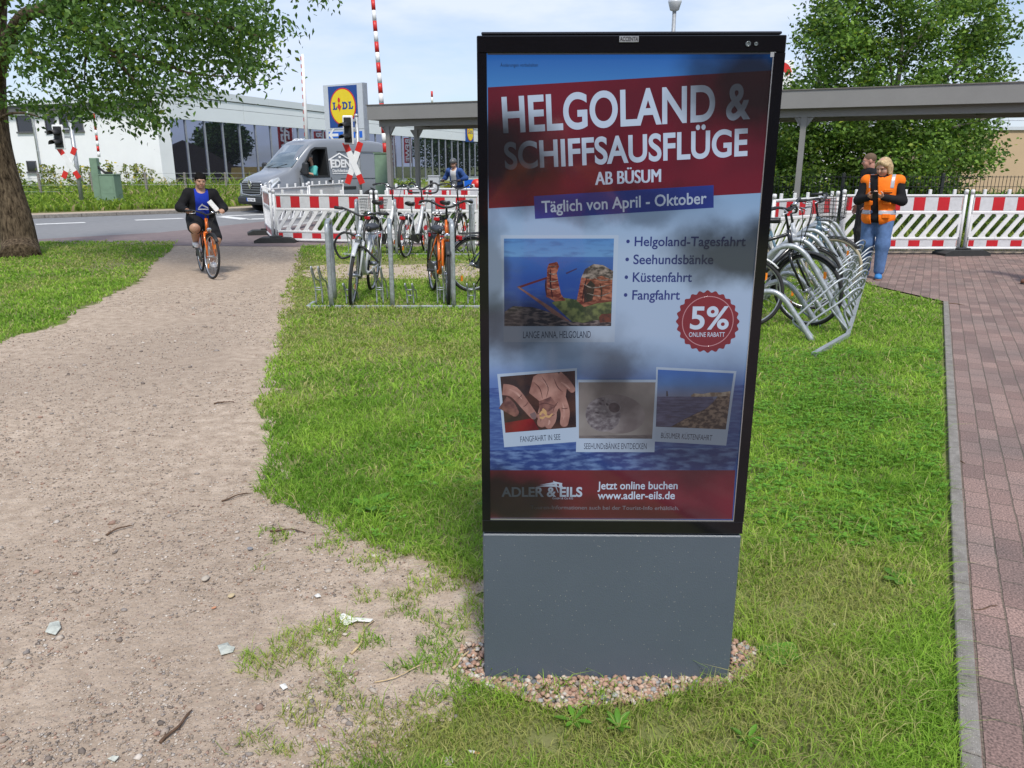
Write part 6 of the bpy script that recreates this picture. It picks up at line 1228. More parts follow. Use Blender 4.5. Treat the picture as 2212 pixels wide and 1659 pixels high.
# ================================================================== people
m_skin = M('skin', (.52, .30, .21), .5, var=.08, scale=14); m_skin_d = M('tanned skin', (.42, .235, .155), .5, var=.08, scale=14); m_eye = M('eye white', (.7, .68, .66), .2); m_iris = M('dark eye', (.03, .02, .015), .1); m_lip = M('lips', (.42, .15, .13), .45)
def cloth(n_, c, rough=.85, bump=.35): return M(n_, c, rough, var=.14, scale=9, bump=bump, bscale=26, spec=.2)
def frame_of(fwd, up=(0, 0, 1)):
    f = np.array(fwd, float); f /= np.linalg.norm(f); l = np.cross(up, f); l /= np.linalg.norm(l); u = np.cross(f, l); return np.stack([f, l, u], 1)
HEADP = [((-.012, 0, .035), (.098, .077, .092)), ((.025, 0, -.035), (.068, .062, .082)), ((.052, 0, -.085), (.034, .034, .026)), ((.058, .034, -.032), (.03, .028, .034)), ((.058, -.034, -.032), (.03, .028, .034)), ((-.008, .078, -.004), (.018, .010, .031)), ((-.008, -.078, -.004), (.018, .010, .031)), ((.080, .03, .03), (.014, .024, .009)), ((.080, -.03, .03), (.014, .024, .009))]
def head(Sd, c, Rm, s=1.0, fat=1.0):
    c = np.array(c, float); P = lambda o: c + Rm @ (np.array(o) * s)
    for o, r in HEADP: Sd.ell(P(o), np.array(r) * s * np.array([1, fat, 1]), Rm, .02)
    Sd.cap(P((.086, 0, .016)), P((.106, 0, -.020)), .008 * s, .014 * s, .012); return P
def face(t, P, Rm, s=1.0, skin=None, lids=False, glasses=False, brow=None):
    brow = brow or m_iris
    for y in (-1, 1):
        e = SDF(.003).ell(P((.086, y * .031, .009)), np.array((.008, .0135, .0065 if not lids else .004)) * s, Rm, .004).mesh('eye', m_eye if not lids else m_iris, t)
        if not lids: SDF(.0022).ell(P((.0925, y * .031, .009)), np.array((.004, .006, .006)) * s, Rm, .003).mesh('iris', m_iris, e)
        SDF(.003).cap(P((.090, y * .016, .031)), P((.082, y * .048, .033)), .0042 * s, .003 * s, .004).mesh('eyebrow', brow, t)
        if glasses: MB().torus(P((.104, y * .032, .006)), Rm @ np.array((1, 0, 0)), .023 * s, .0022, 18, 5).build('spectacle_rim', m_bk, t)
    SDF(.003).cap(P((.086, -.020, -.054)), P((.086, .020, -.054)), .0062 * s, .0062 * s, .004).ell(P((.092, 0, -.055)), np.array((.006, .016, .007)) * s, Rm, .004).mesh('mouth', m_lip, t)
def hand(Sd, w, d, pn, thumb, s=1.0, curl=.5):
    """wrist w, pointing d, palm facing pn, thumb side vector; five fingers of unequal length bent towards the palm"""
    w, d, pn = np.array(w, float), np.array(d, float), np.array(pn, float); d /= np.linalg.norm(d); sd_ = np.array(thumb, float); sd_ = sd_ - d * (sd_ @ d); sd_ /= np.linalg.norm(sd_); pn = np.cross(d, sd_) * (1 if np.cross(d, sd_) @ pn > 0 else -1)
    k = w + d * .085 * s; Sd.ell(w + d * .045 * s, np.array((.052, .040, .017)) * s, np.stack([d, sd_, pn], 1), .02)
    for i, (o, L) in enumerate(((.031, .072), (.011, .082), (-.010, .076), (-.030, .060))):
        p = k + sd_ * o * s - d * .008 * abs(i - 1.2) * s; a = 0.0; dd = d; r = .0098 * s
        for j, f in enumerate((.45, .32, .25)):
            a += curl * (.75 if j == 0 else .9); dv = d * math.cos(a) + pn * math.sin(a); q = p + dv * L * f * s; Sd.cap(p, q, r, r * .92, .006); p = q; r *= .92
    p = w + d * .02 * s + sd_ * .034 * s; dv = d * .62 + sd_ * .66 + pn * .35; q = p + dv / np.linalg.norm(dv) * .038 * s; Sd.cap(p, q, .0135 * s, .0115 * s, .012); dv = d * .8 + sd_ * .1 + pn * .65; Sd.cap(q, q + dv / np.linalg.norm(dv) * .034 * s, .0112 * s, .0095 * s, .006)
def mound(Sd, pts): [Sd.ell(c, r, None, k) for c, r, k in pts]; return Sd
def shoe(t, ank, d, mat, s=1.0, sole=None, name='shoe', pitch=0):
    d = np.array((d[0], d[1], pitch), float); d /= np.linalg.norm(d); Rm = frame_of(d); a = np.array(ank, float); P = lambda o: a + Rm @ (np.array(o) * s)
    z = SDF(.008); z.cap(P((-.035, 0, -.045)), P((.13, 0, -.055)), .042 * s, .036 * s, .03).ell(P((.07, 0, -.045)), np.array((.11, .046, .036)) * s, Rm, .03).cap(P((-.02, 0, -.04)), P((-.012, 0, .01)), .043 * s, .04 * s, .02); z.plane(P((0, 0, -.072)), -(Rm @ np.array((0, 0, 1)))); o = z.mesh(name, mat, t)
    if sole is not None:
        q = SDF(.008); q.cap(P((-.035, 0, -.06)), P((.135, 0, -.06)), .046 * s, .043 * s, .02).plane(P((0, 0, -.066)), Rm @ np.array((0, 0, 1))).plane(P((0, 0, -.086)), -(Rm @ np.array((0, 0, 1)))); q.mesh('sole', sole, o)
    return o
def torso_prims(Sd, hip, chest, w, dpt, g=0.0, sh=None, k=.06, wt=1.0):
    hip, chest = np.array(hip, float), np.array(chest, float); up = chest - hip; Rm = frame_of(np.cross(np.array((0, 1, 0)), up) if abs(up[1]) < .2 else (1, 0, 0), up / np.linalg.norm(up)); L = np.linalg.norm(up)
    Sd.ell(hip, (dpt * 1.02 + g, w * .98 + g, .15 + g), Rm, k).ell(hip * .5 + chest * .5, (dpt * 1.04 + g, w * .95 + g, L * .42 + g), Rm, k).ell(chest, (dpt * .95 + g, w * wt + g, .17 + g), Rm, k)
    if sh is not None:
        for p in sh: Sd.cap(chest + np.array((0, 0, .10)), p, .075 + g, .062 + g, .05)
# ------------------------------------------------------------------ woman in the orange vest
wfx = Vector((-.50, -.866)); wp_ = G(1880, 603)
W_ = thing('person', 'woman in orange reflective vest and jeans looking down at her phone', 'person', (wp_.x, wp_.y, .017), math.atan2(wfx.y, wfx.x))
hc = (.055, -.005, 1.515); HR = frame_of((.80, -.38, -.42)); shL, shR = np.array((-.01, .19, 1.335)), np.array((-.01, -.19, 1.335)); eL, eR = np.array((.03, .275, 1.07)), np.array((.03, -.275, 1.07)); wrL, wrR = np.array((.235, .045, 1.125)), np.array((.235, -.125, 1.12))
legs = [([(0, .095, .90), (.06, .105, .48), (.055, .10, .09)], (.105, .075, .052)), ([(-.02, -.095, .90), (-.03, -.105, .48), (-.15, -.10, .09)], (.105, .075, .052))]
b = SDF(.0068); torso_prims(b, (0, 0, .93), (0, 0, 1.22), .165, .115, 0, (shL, shR))
for P_, rr in legs: b.chain([np.array(p) for p in P_], rr, .04)
for a, e, w in ((shL, eL, wrL), (shR, eR, wrR)): b.chain([a, e, w], (.055, .045, .028), .03)
b.cap((0, 0, 1.36), np.array(hc) + HR @ np.array((-.03, 0, -.07)), .058, .052, .03); P = head(b, hc, HR, 1.0, 1.04)
hand(b, wrL, (.50, -.80, .25), (-.2, 0, 1), (.7, .4, .5), .95, .55); hand(b, wrR, (.55, .70, .25), (-.2, 0, 1), (.7, -.4, .5), .95, .55)
b.mesh('body', m_skin, W_); face(W_, P, HR, 1.0, lids=True, brow=M('fair brow', (.22, .14, .08), .8))
hr = SDF(.0075); hr.ell(P((-.022, 0, .040)), (.100, .084, .088), HR, .03).ell(P((-.05, 0, -.02)), (.080, .088, .10), HR, .04)
for y in (-1, 1): hr.cap(P((.02, y * .068, .04)), P((.016, y * .074, -.085)), .024, .018, .03).cap(P((-.05, y * .055, -.03)), P((-.03, y * .066, -.115)), .04, .026, .03).cap(P((.062, y * .02, .098)), P((.052, y * .070, .05)), .022, .022, .03)
hr.hole(P((.115, 0, -.03)), P((.115, 0, -.16)), .066).hole(P((.12, 0, -.03)), P((.13, 0, .02)), .05); hr.mesh('hair', M('blond hair', (.46, .33, .17), .5, var=.4, scale=38, bump=.6, bscale=90), W_)
m_blkc = cloth('black jersey', (.013, .013, .015)); m_vest = cloth('orange vest cloth', (.90, .19, .012), .7); m_ref = M('silver reflective tape', (.42, .43, .46), .4, .3, var=.15, scale=20); m_jean = M('blue denim', (.085, .16, .33), .85, var=.3, scale=7, bump=.4, bscale=34)
s_ = SDF(.008); torso_prims(s_, (0, 0, .93), (0, 0, 1.22), .165, .115, .014, (shL, shR))
for a, e, w in ((shL, eL, wrL), (shR, eR, wrR)): s_.chain([a, e, w + (w - e) * -.06], (.068, .062, .046), .03)
s_.cap((0, 0, 1.36), (.02, 0, 1.405), .068, .064, .03).ell((0, 0, .84), (.15, .185, .10), None, .05).plane((0, 0, .775), (0, 0, -1)); s_.mesh('sweater', m_blkc, W_)
def vestp(g):
    v = SDF(.008); torso_prims(v, (0, 0, .92), (0, 0, 1.22), .19, .130, .020 + g, (shL * np.array((1, 1.06, 1)), shR * np.array((1, 1.06, 1))), .07); v.ell((0, 0, .83), (.172 + g, .215 + g, .13), None, .06).plane((0, 0, .755), (0, 0, -1)); v.hole((.0, 0, 1.30), (.06, 0, 1.56), .074); gapR = frame_of((1, 0, 0)); q = R(8); gr_ = np.array([[1, 0, 0], [0, math.cos(q), -math.sin(q)], [0, math.sin(q), math.cos(q)]]); v.box((.17, -.060, 1.04), (.16, .050, .48), gr_); return v
v = vestp(0); vo = v.mesh('vest', m_vest, W_)
for z0, z1 in ((.885, .945),): r = vestp(.004).plane((0, 0, z1), (0, 0, 1)).plane((0, 0, z0), (0, 0, -1)); r.mesh('reflective_stripe', m_ref, vo)
for y in (-1, 1): r = vestp(.004).plane((0, y * .158, 0), (0, y, 0)).plane((0, y * .108, 0), (0, -y, 0)).plane((0, 0, 1.235), (0, 0, -1)); r.mesh('reflective_stripe', m_ref, vo)
for y, z in ((.095, 1.20), (.10, 1.055), (.11, .87), (-.13, 1.04)):
    p = MB(); p.box((.150, y - .052, z - .03), (.178, y + .052, z + .03), b=.008); p.build('pocket_flap', m_vest, vo)
p = MB().box((.158, .045, 1.178), (.181, .15, 1.188), b=.002); p.build('pocket_zip', m_blkc, vo); MB().box((.160, .04, 1.115), (.182, .075, 1.14), b=.002).build('badge', M('small badge', (.7, .35, .45), .5), vo)
j = SDF(.008); j.ell((0, 0, .90), (.135, .182, .11), None, .05)
for P_, rr in legs: j.chain([np.array(P_[0]), np.array(P_[1]), np.array(P_[2]) + (0, 0, .03)], (.120, .088, .070), .05)
j.plane((0, 0, .985), (0, 0, 1)); j.mesh('jeans', m_jean, W_)
m_bsh = cloth('blue suede', (.05, .22, .52), .8); m_sole = M('tan sole', (.32, .17, .12), .8)
shoe(W_, (.055, .10, .085), (1, .1), m_bsh, 1, m_sole); shoe(W_, (-.15, -.10, .085), (1, -.3), m_bsh, 1, m_sole)
ph = MB(); T_ = Matrix.Translation((.315, -.042, 1.150)) @ Matrix.Rotation(R(-42), 4, 'Y'); ph.box((-.073, -.036, -.005), (.073, .036, .005), b=.003, T=T_); po2 = ph.build('mobile_phone', m_bk); po2.location = W_.location; po2.rotation_euler = W_.rotation_euler; tag(po2, 'dark mobile phone held in both hands by the woman', 'phone')
# ------------------------------------------------------------------ simple standing figures
def standing(label, loc, face_dir, top_mat, leg_mat, shoe_mat, height=1.75, hair=None, stride=0.0, arms='down', skin=m_skin, look=(1, 0, -.05), build=1.0, vest=None, bald=False):
    t = thing('person', label, 'person', loc, math.atan2(face_dir[1], face_dir[0])); k = height / 1.75; V3 = lambda x, y, z: np.array((x, y, z)) * k
    lg = [[V3(.0, .09, .92), V3(.04 + stride * .55, .10, .50), V3(stride, .10, .085)], [V3(0, -.09, .92), V3(.03 - stride * .35, -.10, .50), V3(-stride * 1.0, -.10, .085 + abs(stride) * .08)]]
    sL, sR = V3(0, .20, 1.43), V3(0, -.20, 1.43)
    if arms == 'down': ar = [(sL, V3(-.02, .27, 1.14), V3(.06, .28, .90)), (sR, V3(-.02, -.27, 1.14), V3(.06, -.28, .90))]
    else: ar = [(sL, V3(.06, .34, 1.24), V3(.30, .14, 1.46)), (sR, V3(.06, -.34, 1.24), V3(.30, -.10, 1.46))]
    hc = V3(.03, 0, 1.625); HRr = frame_of(look); b = SDF(.009); torso_prims(b, V3(0, 0, 1.0), V3(0, 0, 1.31), .16 * build, .11 * build, 0, (sL, sR))
    for L in lg: b.chain(L, (.095 * build, .065, .045), .04)
    for a, e, w in ar: b.chain([a, e, w], (.052, .042, .028), .03)
    b.cap(V3(0, 0, 1.45), hc + HRr @ np.array((-.03, 0, -.07)), .06, .056, .03); P = head(b, hc, HRr, k)
    for (a, e, w), y in zip(ar, (1, -1)): hand(b, w, w - e, (0, -y, 0) if arms == 'down' else (0, 0, -1), (1, 0, 0) if arms == 'down' else (0, -y, .6), 1.0, .4)
    b.mesh('body', skin, t); face(t, P, HRr, k)
    if hair is not None:
        h = SDF(.009); h.ell(P((-.018, 0, .045)), np.array((.099, .081, .090)) * k, HRr, .03); h.hole(P((.10, 0, -.01)), P((.12, 0, -.06)), .072).plane(P((0, 0, -.02)), HRr @ np.array((.35, 0, -1.0))); h.mesh('hair', hair, t)
    s = SDF(.009); torso_prims(s, V3(0, 0, 1.0), V3(0, 0, 1.31), .17 * build, .12 * build, .018, (sL, sR))
    for a, e, w in ar: s.chain([a, e, w + (e - w) * .05], (.075, .064, .046), .035)
    s.cap(V3(0, 0, 1.44), V3(.01, 0, 1.485), .07, .066, .03).plane(V3(0, 0, .92), (0, 0, -1)); s.mesh('jacket', top_mat, t)
    q = SDF(.009); q.ell(V3(0, 0, .95), (.128 * build, .17 * build, .11), None, .05)
    for L in lg: q.chain([L[0], L[1], L[2] + np.array((0, 0, .02))], (.11 * build, .082, .064), .045)
    q.plane(V3(0, 0, 1.03), (0, 0, 1)); q.mesh('trousers', leg_mat, t)
    for L, y in zip(lg, (1, -1)): shoe(t, L[2], (1, y * .1), shoe_mat, 1.0, m_plast)
    if vest is not None:
        v = SDF(.009); torso_prims(v, V3(0, 0, 1.0), V3(0, 0, 1.31), .18 * build, .13 * build, .022, (sL * .99, sR * .99)); v.plane(V3(0, 0, .90), (0, 0, -1)).hole(V3(0, 0, 1.42), V3(.05, 0, 1.7), .078); v.mesh('vest', vest, t)
    return t
mp2 = A(1873, 420, 13.1); standing('man in black with cropped hair standing half hidden behind the woman', (mp2.x, 13.1, .02), (-1, .12), m_blkc, cloth('dark trousers', (.03, .03, .035)), m_plast, 1.72, M('cropped brown hair', (.12, .075, .045), .8, var=.3, scale=60), 0, 'down', M('reddish skin', (.45, .22, .16), .5), (1, -.1, -.15))
standing('walking person cut off by the right edge, only one brown shoe in view', (7.42, 10.44, .017), (-1, .02), cloth('grey jacket', (.1, .1, .11)), cloth('dark blue trousers', (.03, .04, .07)), M('brown leather', (.13, .055, .03), .4, var=.2, spec=.5), 1.74, M('brown hair', (.1, .06, .04), .7), .40)
standing('bald photographer in orange jacket seen only as a reflection in the totem screen', (.17, -.55, .004), (0, 1), m_vest, cloth('blue work trousers', (.04, .06, .12)), m_plast, 1.80, None, 0, 'up', m_skin)
# ------------------------------------------------------------------ riders (built in the bicycle's own frame)
def fatarm(f): return 1 + (f - 1) * .3
def rider(label, bike, jacket, shirt, shorts, shoe_mat, long_legs=False, hair=None, helmet=None, skin=m_skin_d, fat=1.0, pedal=-1.45, bar_y=.27, hz=0.0, grip=(.30, 1.065), look=(1, 0, -.12), open_front=True, h=.0075, glasses=False):
    t = thing('person', label, 'person'); t.location, t.rotation_euler, t.scale = bike.location, bike.rotation_euler, bike.scale
    A3 = lambda *p: np.array(p, float); ca = A3(math.cos(pedal), 0, math.sin(pedal)) * .165; bbp = A3(-.04, 0, .29); hipz = .89 + hz
    ft = [bbp + ca * s + A3(0, s * .12, 0) for s in (1, -1)]; hips = [A3(-.17, .10, hipz), A3(-.17, -.10, hipz)]; ank = [f + A3(-.045, 0, .085) for f in ft]
    kn = []
    for hp, a in zip(hips, ank):
        d = a - hp; L = np.linalg.norm(d); l1 = .43; l2 = .43; L_ = min(L, .855); m = hp + d * .5; up = A3(1, 0, .55); up -= d * (up @ d) / (L * L); up /= np.linalg.norm(up); kn.append(m + up * math.sqrt(max(l1 * l1 - (L_ / 2) ** 2, .0004)) + A3(0, .045 * np.sign(hp[1]), 0))
    chest, sh = A3(-.05, 0, 1.20 + hz), [A3(-.02, .19, 1.315 + hz), A3(-.02, -.19, 1.315 + hz)]; wr_ = [A3(grip[0] - .09, bar_y, grip[1] + .02), A3(grip[0] - .09, -bar_y, grip[1] + .02)]
    el_ = []
    for a, w in zip(sh, wr_):
        d = w - a; L = np.linalg.norm(d); o = A3(-.35, np.sign(a[1]) * .62, -.75); o -= d * (o @ d) / (L * L); o /= np.linalg.norm(o); el_.append(a + d * .5 + o * math.sqrt(max(.265 ** 2 - (L / 2) ** 2, .002)))
    hc = A3(.03, 0, 1.515 + hz); HRr = frame_of(look); b = SDF(h)
    torso_prims(b, A3(-.16, 0, .94 + hz), chest, .155 * fat, .125 * fat, 0, sh, .06, 1 / fatarm(fat) / fatarm(fat))
    for hp, k_, a in zip(hips, kn, ank): b.chain([hp, k_, a], (.095 * fat, .066 * fat, .042), .04)
    for a, e, w in zip(sh, el_, wr_): b.chain([a, e, w], (.055 * fat, .046 * fat, .028), .03)
    b.cap(A3(-.03, 0, 1.32 + hz), hc + HRr @ A3(-.03, 0, -.07), .062 * fat, .056 * fat, .03); P = head(b, hc, HRr, 1.0, 1.08 if fat > 1 else 1)
    for w, y in zip(wr_, (1, -1)): hand(b, w, (.9, -.1 * y, .05), (0, 0, -1), (.2, -y, 0), .95, .95)
    b.mesh('body', skin, t); face(t, P, HRr, 1.0, lids=True, glasses=glasses)
    if hair is not None:
        hh = SDF(.0055); hh.ell(P((-.018, 0, .046)), (.100, .086, .092), HRr, .03)
        for q_ in range(7): hh.cap(P((.040, -.06 + q_ * .02, .108)), P((.088 - abs(q_ - 3) * .006, -.060 + q_ * .020, .047 + .008 * (q_ % 3))), .014, .008, .016)
        [hh.cap(P((.035, y_ * .066, .070)), P((.004, y_ * .074, .004)), .020, .012, .02) for y_ in (-1, 1)]; hh.hole(P((.105, 0, -.03)), P((.135, 0, .0)), .070).plane(P((-.02, 0, -.045)), HRr @ A3(.62, 0, -1.0)); hh.mesh('hair', hair, t)
    if helmet is not None:
        hl = SDF(h); hl.ell(P((-.005, 0, .065)), (.125, .10, .10), HRr, .03).plane(P((0, 0, .045)), HRr @ A3(.12, 0, -1)); 
        ho = hl.mesh('helmet', helmet, t); MB().tube([P((0, .08, .04)), P((.04, .05, -.09)), P((.04, -.05, -.09)), P((0, -.08, .04))], .005, 5).build('chin_strap', m_bk, t)
    if shirt is not None:
        s = SDF(h); torso_prims(s, A3(-.16, 0, .93 + hz), chest, .16 * fat, .13 * fat, .012, [q * A3(1, .8, 1) for q in sh], .06, .85); s.plane(A3(0, 0, .87 + hz), (0, 0, -1)).hole(A3(.02, 0, 1.36 + hz), A3(.08, 0, 1.5 + hz), .07); so_ = s.mesh('shirt', shirt, t)
    j = SDF(h); torso_prims(j, A3(-.165, 0, .94 + hz), chest - A3(.015, 0, 0), .175 * fat, .135 * fat, .020, sh, .06, .84)
    for a, e, w in zip(sh, el_, wr_): j.chain([a, e, w + (e - w) * .10], (.074 * fatarm(fat), .066 * fatarm(fat), .048), .035)
    j.cap(A3(-.06, 0, 1.33 + hz), A3(-.05, 0, 1.375 + hz), .085, .075, .03).plane(A3(0, 0, .88 + hz), (0, 0, -1)).hole(A3(.03, 0, 1.35 + hz), A3(.10, 0, 1.5 + hz), .075)
    if open_front: j.box(A3(.22, 0, 1.10 + hz), (.25, .082 * fat, .32)); 
    j.mesh('jacket', jacket, t)
    q = SDF(h); q.ell(A3(-.16, 0, .92 + hz), (.135 * fat, .165 * fat, .10), None, .05)
    for hp, k_, a in zip(hips, kn, ank):
        if long_legs: q.chain([hp, k_, a], (.11 * fat, .085 * fat, .06), .045)
        else: e = hp + (k_ - hp) * .90; q.chain([hp, e], (.112 * fat, .094 * fat), .05)
    q.plane(A3(0, 0, 1.0 + hz), (0, 0, 1)); q.mesh('trousers' if long_legs else 'shorts', shorts, t)
    for a in ank: shoe(t, a, (1, 0), shoe_mat, 1.0, shoe_mat, 'sandal' if not long_legs else 'shoe')
    return t
fr_, re_ = G(459, 603.5), G(435, 586); d_ = (fr_ - re_).normalized(); re_ = fr_ - d_ * .95
boy_bike = bicycle('orange bicycle ridden towards the camera by the boy on the path', tuple(re_.xy), tuple(fr_.xy), P_ORG, 'step', 'flat', R(-2), R(10), scale=.88, wr=.355, pedal=-1.45, stem_h=-.06, sad_h=.86, carrier=False, light=True)
for c in [c for c in boy_bike.children if c.name.startswith('kickstand')]: bpy.data.objects.remove(c)
m_blue_t = cloth('blue t-shirt', (.012, .035, .34)); boy = rider('boy in open black hoodie, blue shirt and shorts riding the orange bicycle', boy_bike, m_blkc, m_blue_t, cloth('black shorts', (.016, .016, .018)), M('white rubber', (.75, .76, .77), .5, var=.05), hair=M('black hair', (.006, .005, .005), .75, var=.3, scale=50, spec=.15), fat=1.24, grip=(.335, 1.045), bar_y=.265, open_front=True, look=(1, .03, -.2))
pr = MB()
for a_, b_ in (((-.07, 1.10), (-.005, 1.165)), ((-.015, 1.155), (.075, 1.105))): pr.prism([(.134 - .2 * (a_[1] - 1.1), a_[0], a_[1]), (.134 - .2 * (b_[1] - 1.1), b_[0], b_[1]), (.134 - .2 * (b_[1] - 1.1), b_[0], b_[1] - .022), (.134 - .2 * (a_[1] - 1.1), a_[0], a_[1] - .022)], (.006, 0, 0))
pr.prism([(.140, -.08, 1.065), (.140, .08, 1.065), (.137, .08, 1.082), (.137, -.08, 1.082)], (.006, 0, 0)); pr.build('shirt_print', M('grey print', (.35, .35, .36), .7), boy)
lf = MB(); T_ = Matrix.Translation((.24, .165, 1.11)) @ Euler((R(25), R(-30), R(35))).to_matrix().to_4x4(); lf.box((-.012, -.055, -.11), (.004, .055, .13), b=.003, T=T_); lfo = lf.build('rolled_leaflet', m_paper); lfo.location, lfo.rotation_euler, lfo.scale = boy.location, boy.rotation_euler, boy.scale; tag(lfo, 'folded white leaflet held by the boy above his handlebar', 'leaflet')
cy = A(985, 400, 23.5); cdv = Vector((-.42, -.9, 0)).normalized(); cb0 = Vector((cy.x, 23.5, 0)); cbike = bicycle('distant bicycle ridden by the helmeted cyclist behind the barriers', tuple((cb0 - cdv * .4).xy), tuple((cb0 + cdv * .68).xy), P_BLK, 'wave', 'swept', 0, 0, pedal=-1.0, sad_h=.98)
rider('cyclist in blue jacket and grey helmet riding behind the barriers', cbike, cloth('blue jacket', (.045, .10, .30)), cloth('white shirt', (.7, .7, .72)), cloth('navy trousers', (.02, .025, .05)), m_plast, True, None, M('grey helmet', (.10, .105, .11), .4, var=.3, scale=20), m_skin, 1.05, -1.0, .28, .08, (.25, 1.12), (1, .1, -.35), True, .011)
yb_ = MB().box((-.12, -.08, -.1), (.12, .08, .1), b=.05); ybo = yb_.build('helmet_bag', M('bright yellow cloth', (.75, .72, .03), .6)); ybo.location = Vector(cbike.location) + cdv * .42 + Vector((0, 0, 1.0)); ybo.rotation_euler = cbike.rotation_euler; tag(ybo, 'bright yellow bag hanging on the distant cyclist handlebar', 'bag')
# driver of the van
dr = thing('person', 'van driver in turquoise shirt behind the open side window', 'person'); dr.location, dr.rotation_euler, dr.scale = van.location, van.rotation_euler, van.scale
b = SDF(.012); HRr = frame_of((1, .1, -.05)); hc = np.array((.60, .60, 1.80)); b.ell((.50, .56, 1.25), (.13, .2, .3)).cap((.5, .56, 1.5), hc + np.array((-.03, 0, -.07)), .06, .055).chain([np.array((.5, .72, 1.45)), np.array((.62, .80, 1.25)), np.array((.90, .66, 1.33))], (.055, .045, .03)); P = head(b, hc, HRr); hand(b, (.90, .66, 1.33), (1, -.1, .2), (0, -1, 0), (0, 0, 1), 1, .8); b.mesh('body', m_skin, dr); face(dr, P, HRr)
s = SDF(.012); s.ell((.50, .56, 1.25), (.15, .22, .32)).chain([np.array((.5, .74, 1.47)), np.array((.60, .81, 1.27))], (.085, .07)); s.mesh('shirt', cloth('turquoise shirt', (.10, .42, .40)), dr)
h = SDF(.012); h.ell(P((-.02, 0, .05)), (.10, .082, .09), HRr).plane(P((0, 0, -.0)), HRr @ np.array((.5, 0, -1.0))); h.mesh('hair', M('grey hair', (.2, .19, .18), .8), dr)

# ================================================================== trees
m_bark, n, l, b = newmat('furrowed bark'); b.inputs['Roughness'].default_value = .95; b.inputs['Specular IOR Level'].default_value = .1
t_ = n.new('ShaderNodeTexCoord'); mpb = n.new('ShaderNodeMapping'); mpb.inputs['Scale'].default_value = (1, 1, .22); zb1 = n.new('ShaderNodeTexNoise'); zb1.inputs['Scale'].default_value = 26; zb1.inputs['Detail'].default_value = 7; zb1.inputs['Roughness'].default_value = .7
crb = n.new('ShaderNodeValToRGB'); crb.color_ramp.elements[0].position = .36; crb.color_ramp.elements[0].color = (.022, .015, .010, 1); crb.color_ramp.elements[1].position = .66; crb.color_ramp.elements[1].color = (.20, .15, .10, 1); bpb = n.new('ShaderNodeBump'); bpb.inputs['Strength'].default_value = 1; bpb.inputs['Distance'].default_value = .04
l.new(t_.outputs['Object'], mpb.inputs[0]); l.new(mpb.outputs[0], zb1.inputs['Vector']); l.new(zb1.outputs['Fac'], crb.inputs[0]); l.new(crb.outputs[0], b.inputs['Base Color']); l.new(zb1.outputs['Fac'], bpb.inputs['Height']); l.new(bpb.outputs[0], b.inputs['Normal'])
m_bark2_ = None; m_bark2 = M('pale bark', (.26, .235, .195), .9, var=.35, scale=10, bump=.5); m_leaf = ATT('leaf', .55, .35, .38)
def leaves(name, C, size, tint, parent, droop=.5, ratio=.5):
    n_ = len(C); a = rng.random(n_) * 6.28; e = (rng.random(n_) - .5) * 1.6 - droop; d = np.stack([np.cos(a) * np.cos(e), np.sin(a) * np.cos(e), np.sin(e)], 1)
    ro = rng.random(n_) * 6.28; r0 = np.stack([-np.sin(a), np.cos(a), 0 * a], 1); u0 = np.cross(d, r0); s = r0 * np.cos(ro)[:, None] * .8 + r0 * .5 + u0 * np.sin(ro)[:, None] * .8; s /= np.linalg.norm(s, axis=1)[:, None]
    L = (size * (.7 + .6 * rng.random(n_)))[:, None]; w = L * ratio / 2; nn = np.cross(d, s)
    V = np.stack([C, C + d * L * .42 + s * w + nn * w * .35, C + d * L, C + d * L * .42 - s * w + nn * w * .35, C + d * L * .5], 1); F = (np.array([[0, 1, 4], [1, 2, 4], [2, 3, 4], [3, 0, 4]])[None] + (5 * np.arange(n_))[:, None, None]).reshape(-1, 3)
    return np_mesh(name, V.reshape(-1, 3), [F], m_leaf, np.repeat(tint, 5, 0), parent)
def leaf_tint(n_, lo, hi, y=.06):
    t = rng.random((n_, 1)) ** 1.3; c = np.array(lo) * (1 - t) + np.array(hi) * t; k = rng.random(n_) < y; c[k] = c[k] * np.array([1.9, 1.35, .9]); return c
LT = thing('broadleaf_tree', 'broadleaf tree with leaning brown trunk at the left edge overhanging the path', 'tree', tuple(G(45, 552)))
lo_ = Vector(LT.location); a3 = lambda x, y, Y: A(x, y, Y) - lo_
tk = MB(); P = [G(45, 556) - lo_ + Vector((0, 0, -.05)), a3(43, 530, 13.9), a3(30, 470, 13.95), a3(6, 390, 14), a3(-14, 300, 14.05), a3(-22, 200, 14.1), a3(-22, 100, 14.1), a3(-18, 0, 14.1), a3(-18, -120, 14.1), a3(-10, -300, 14.2)]
SPt = smooth_path(P, 5); n_ = len(SPt); tk.tube(SPt, [.335 - .03 * min(1, i / 6) - .11 * i / n_ for i in range(n_)], 28); tko = tk.build('trunk', m_bark, LT)
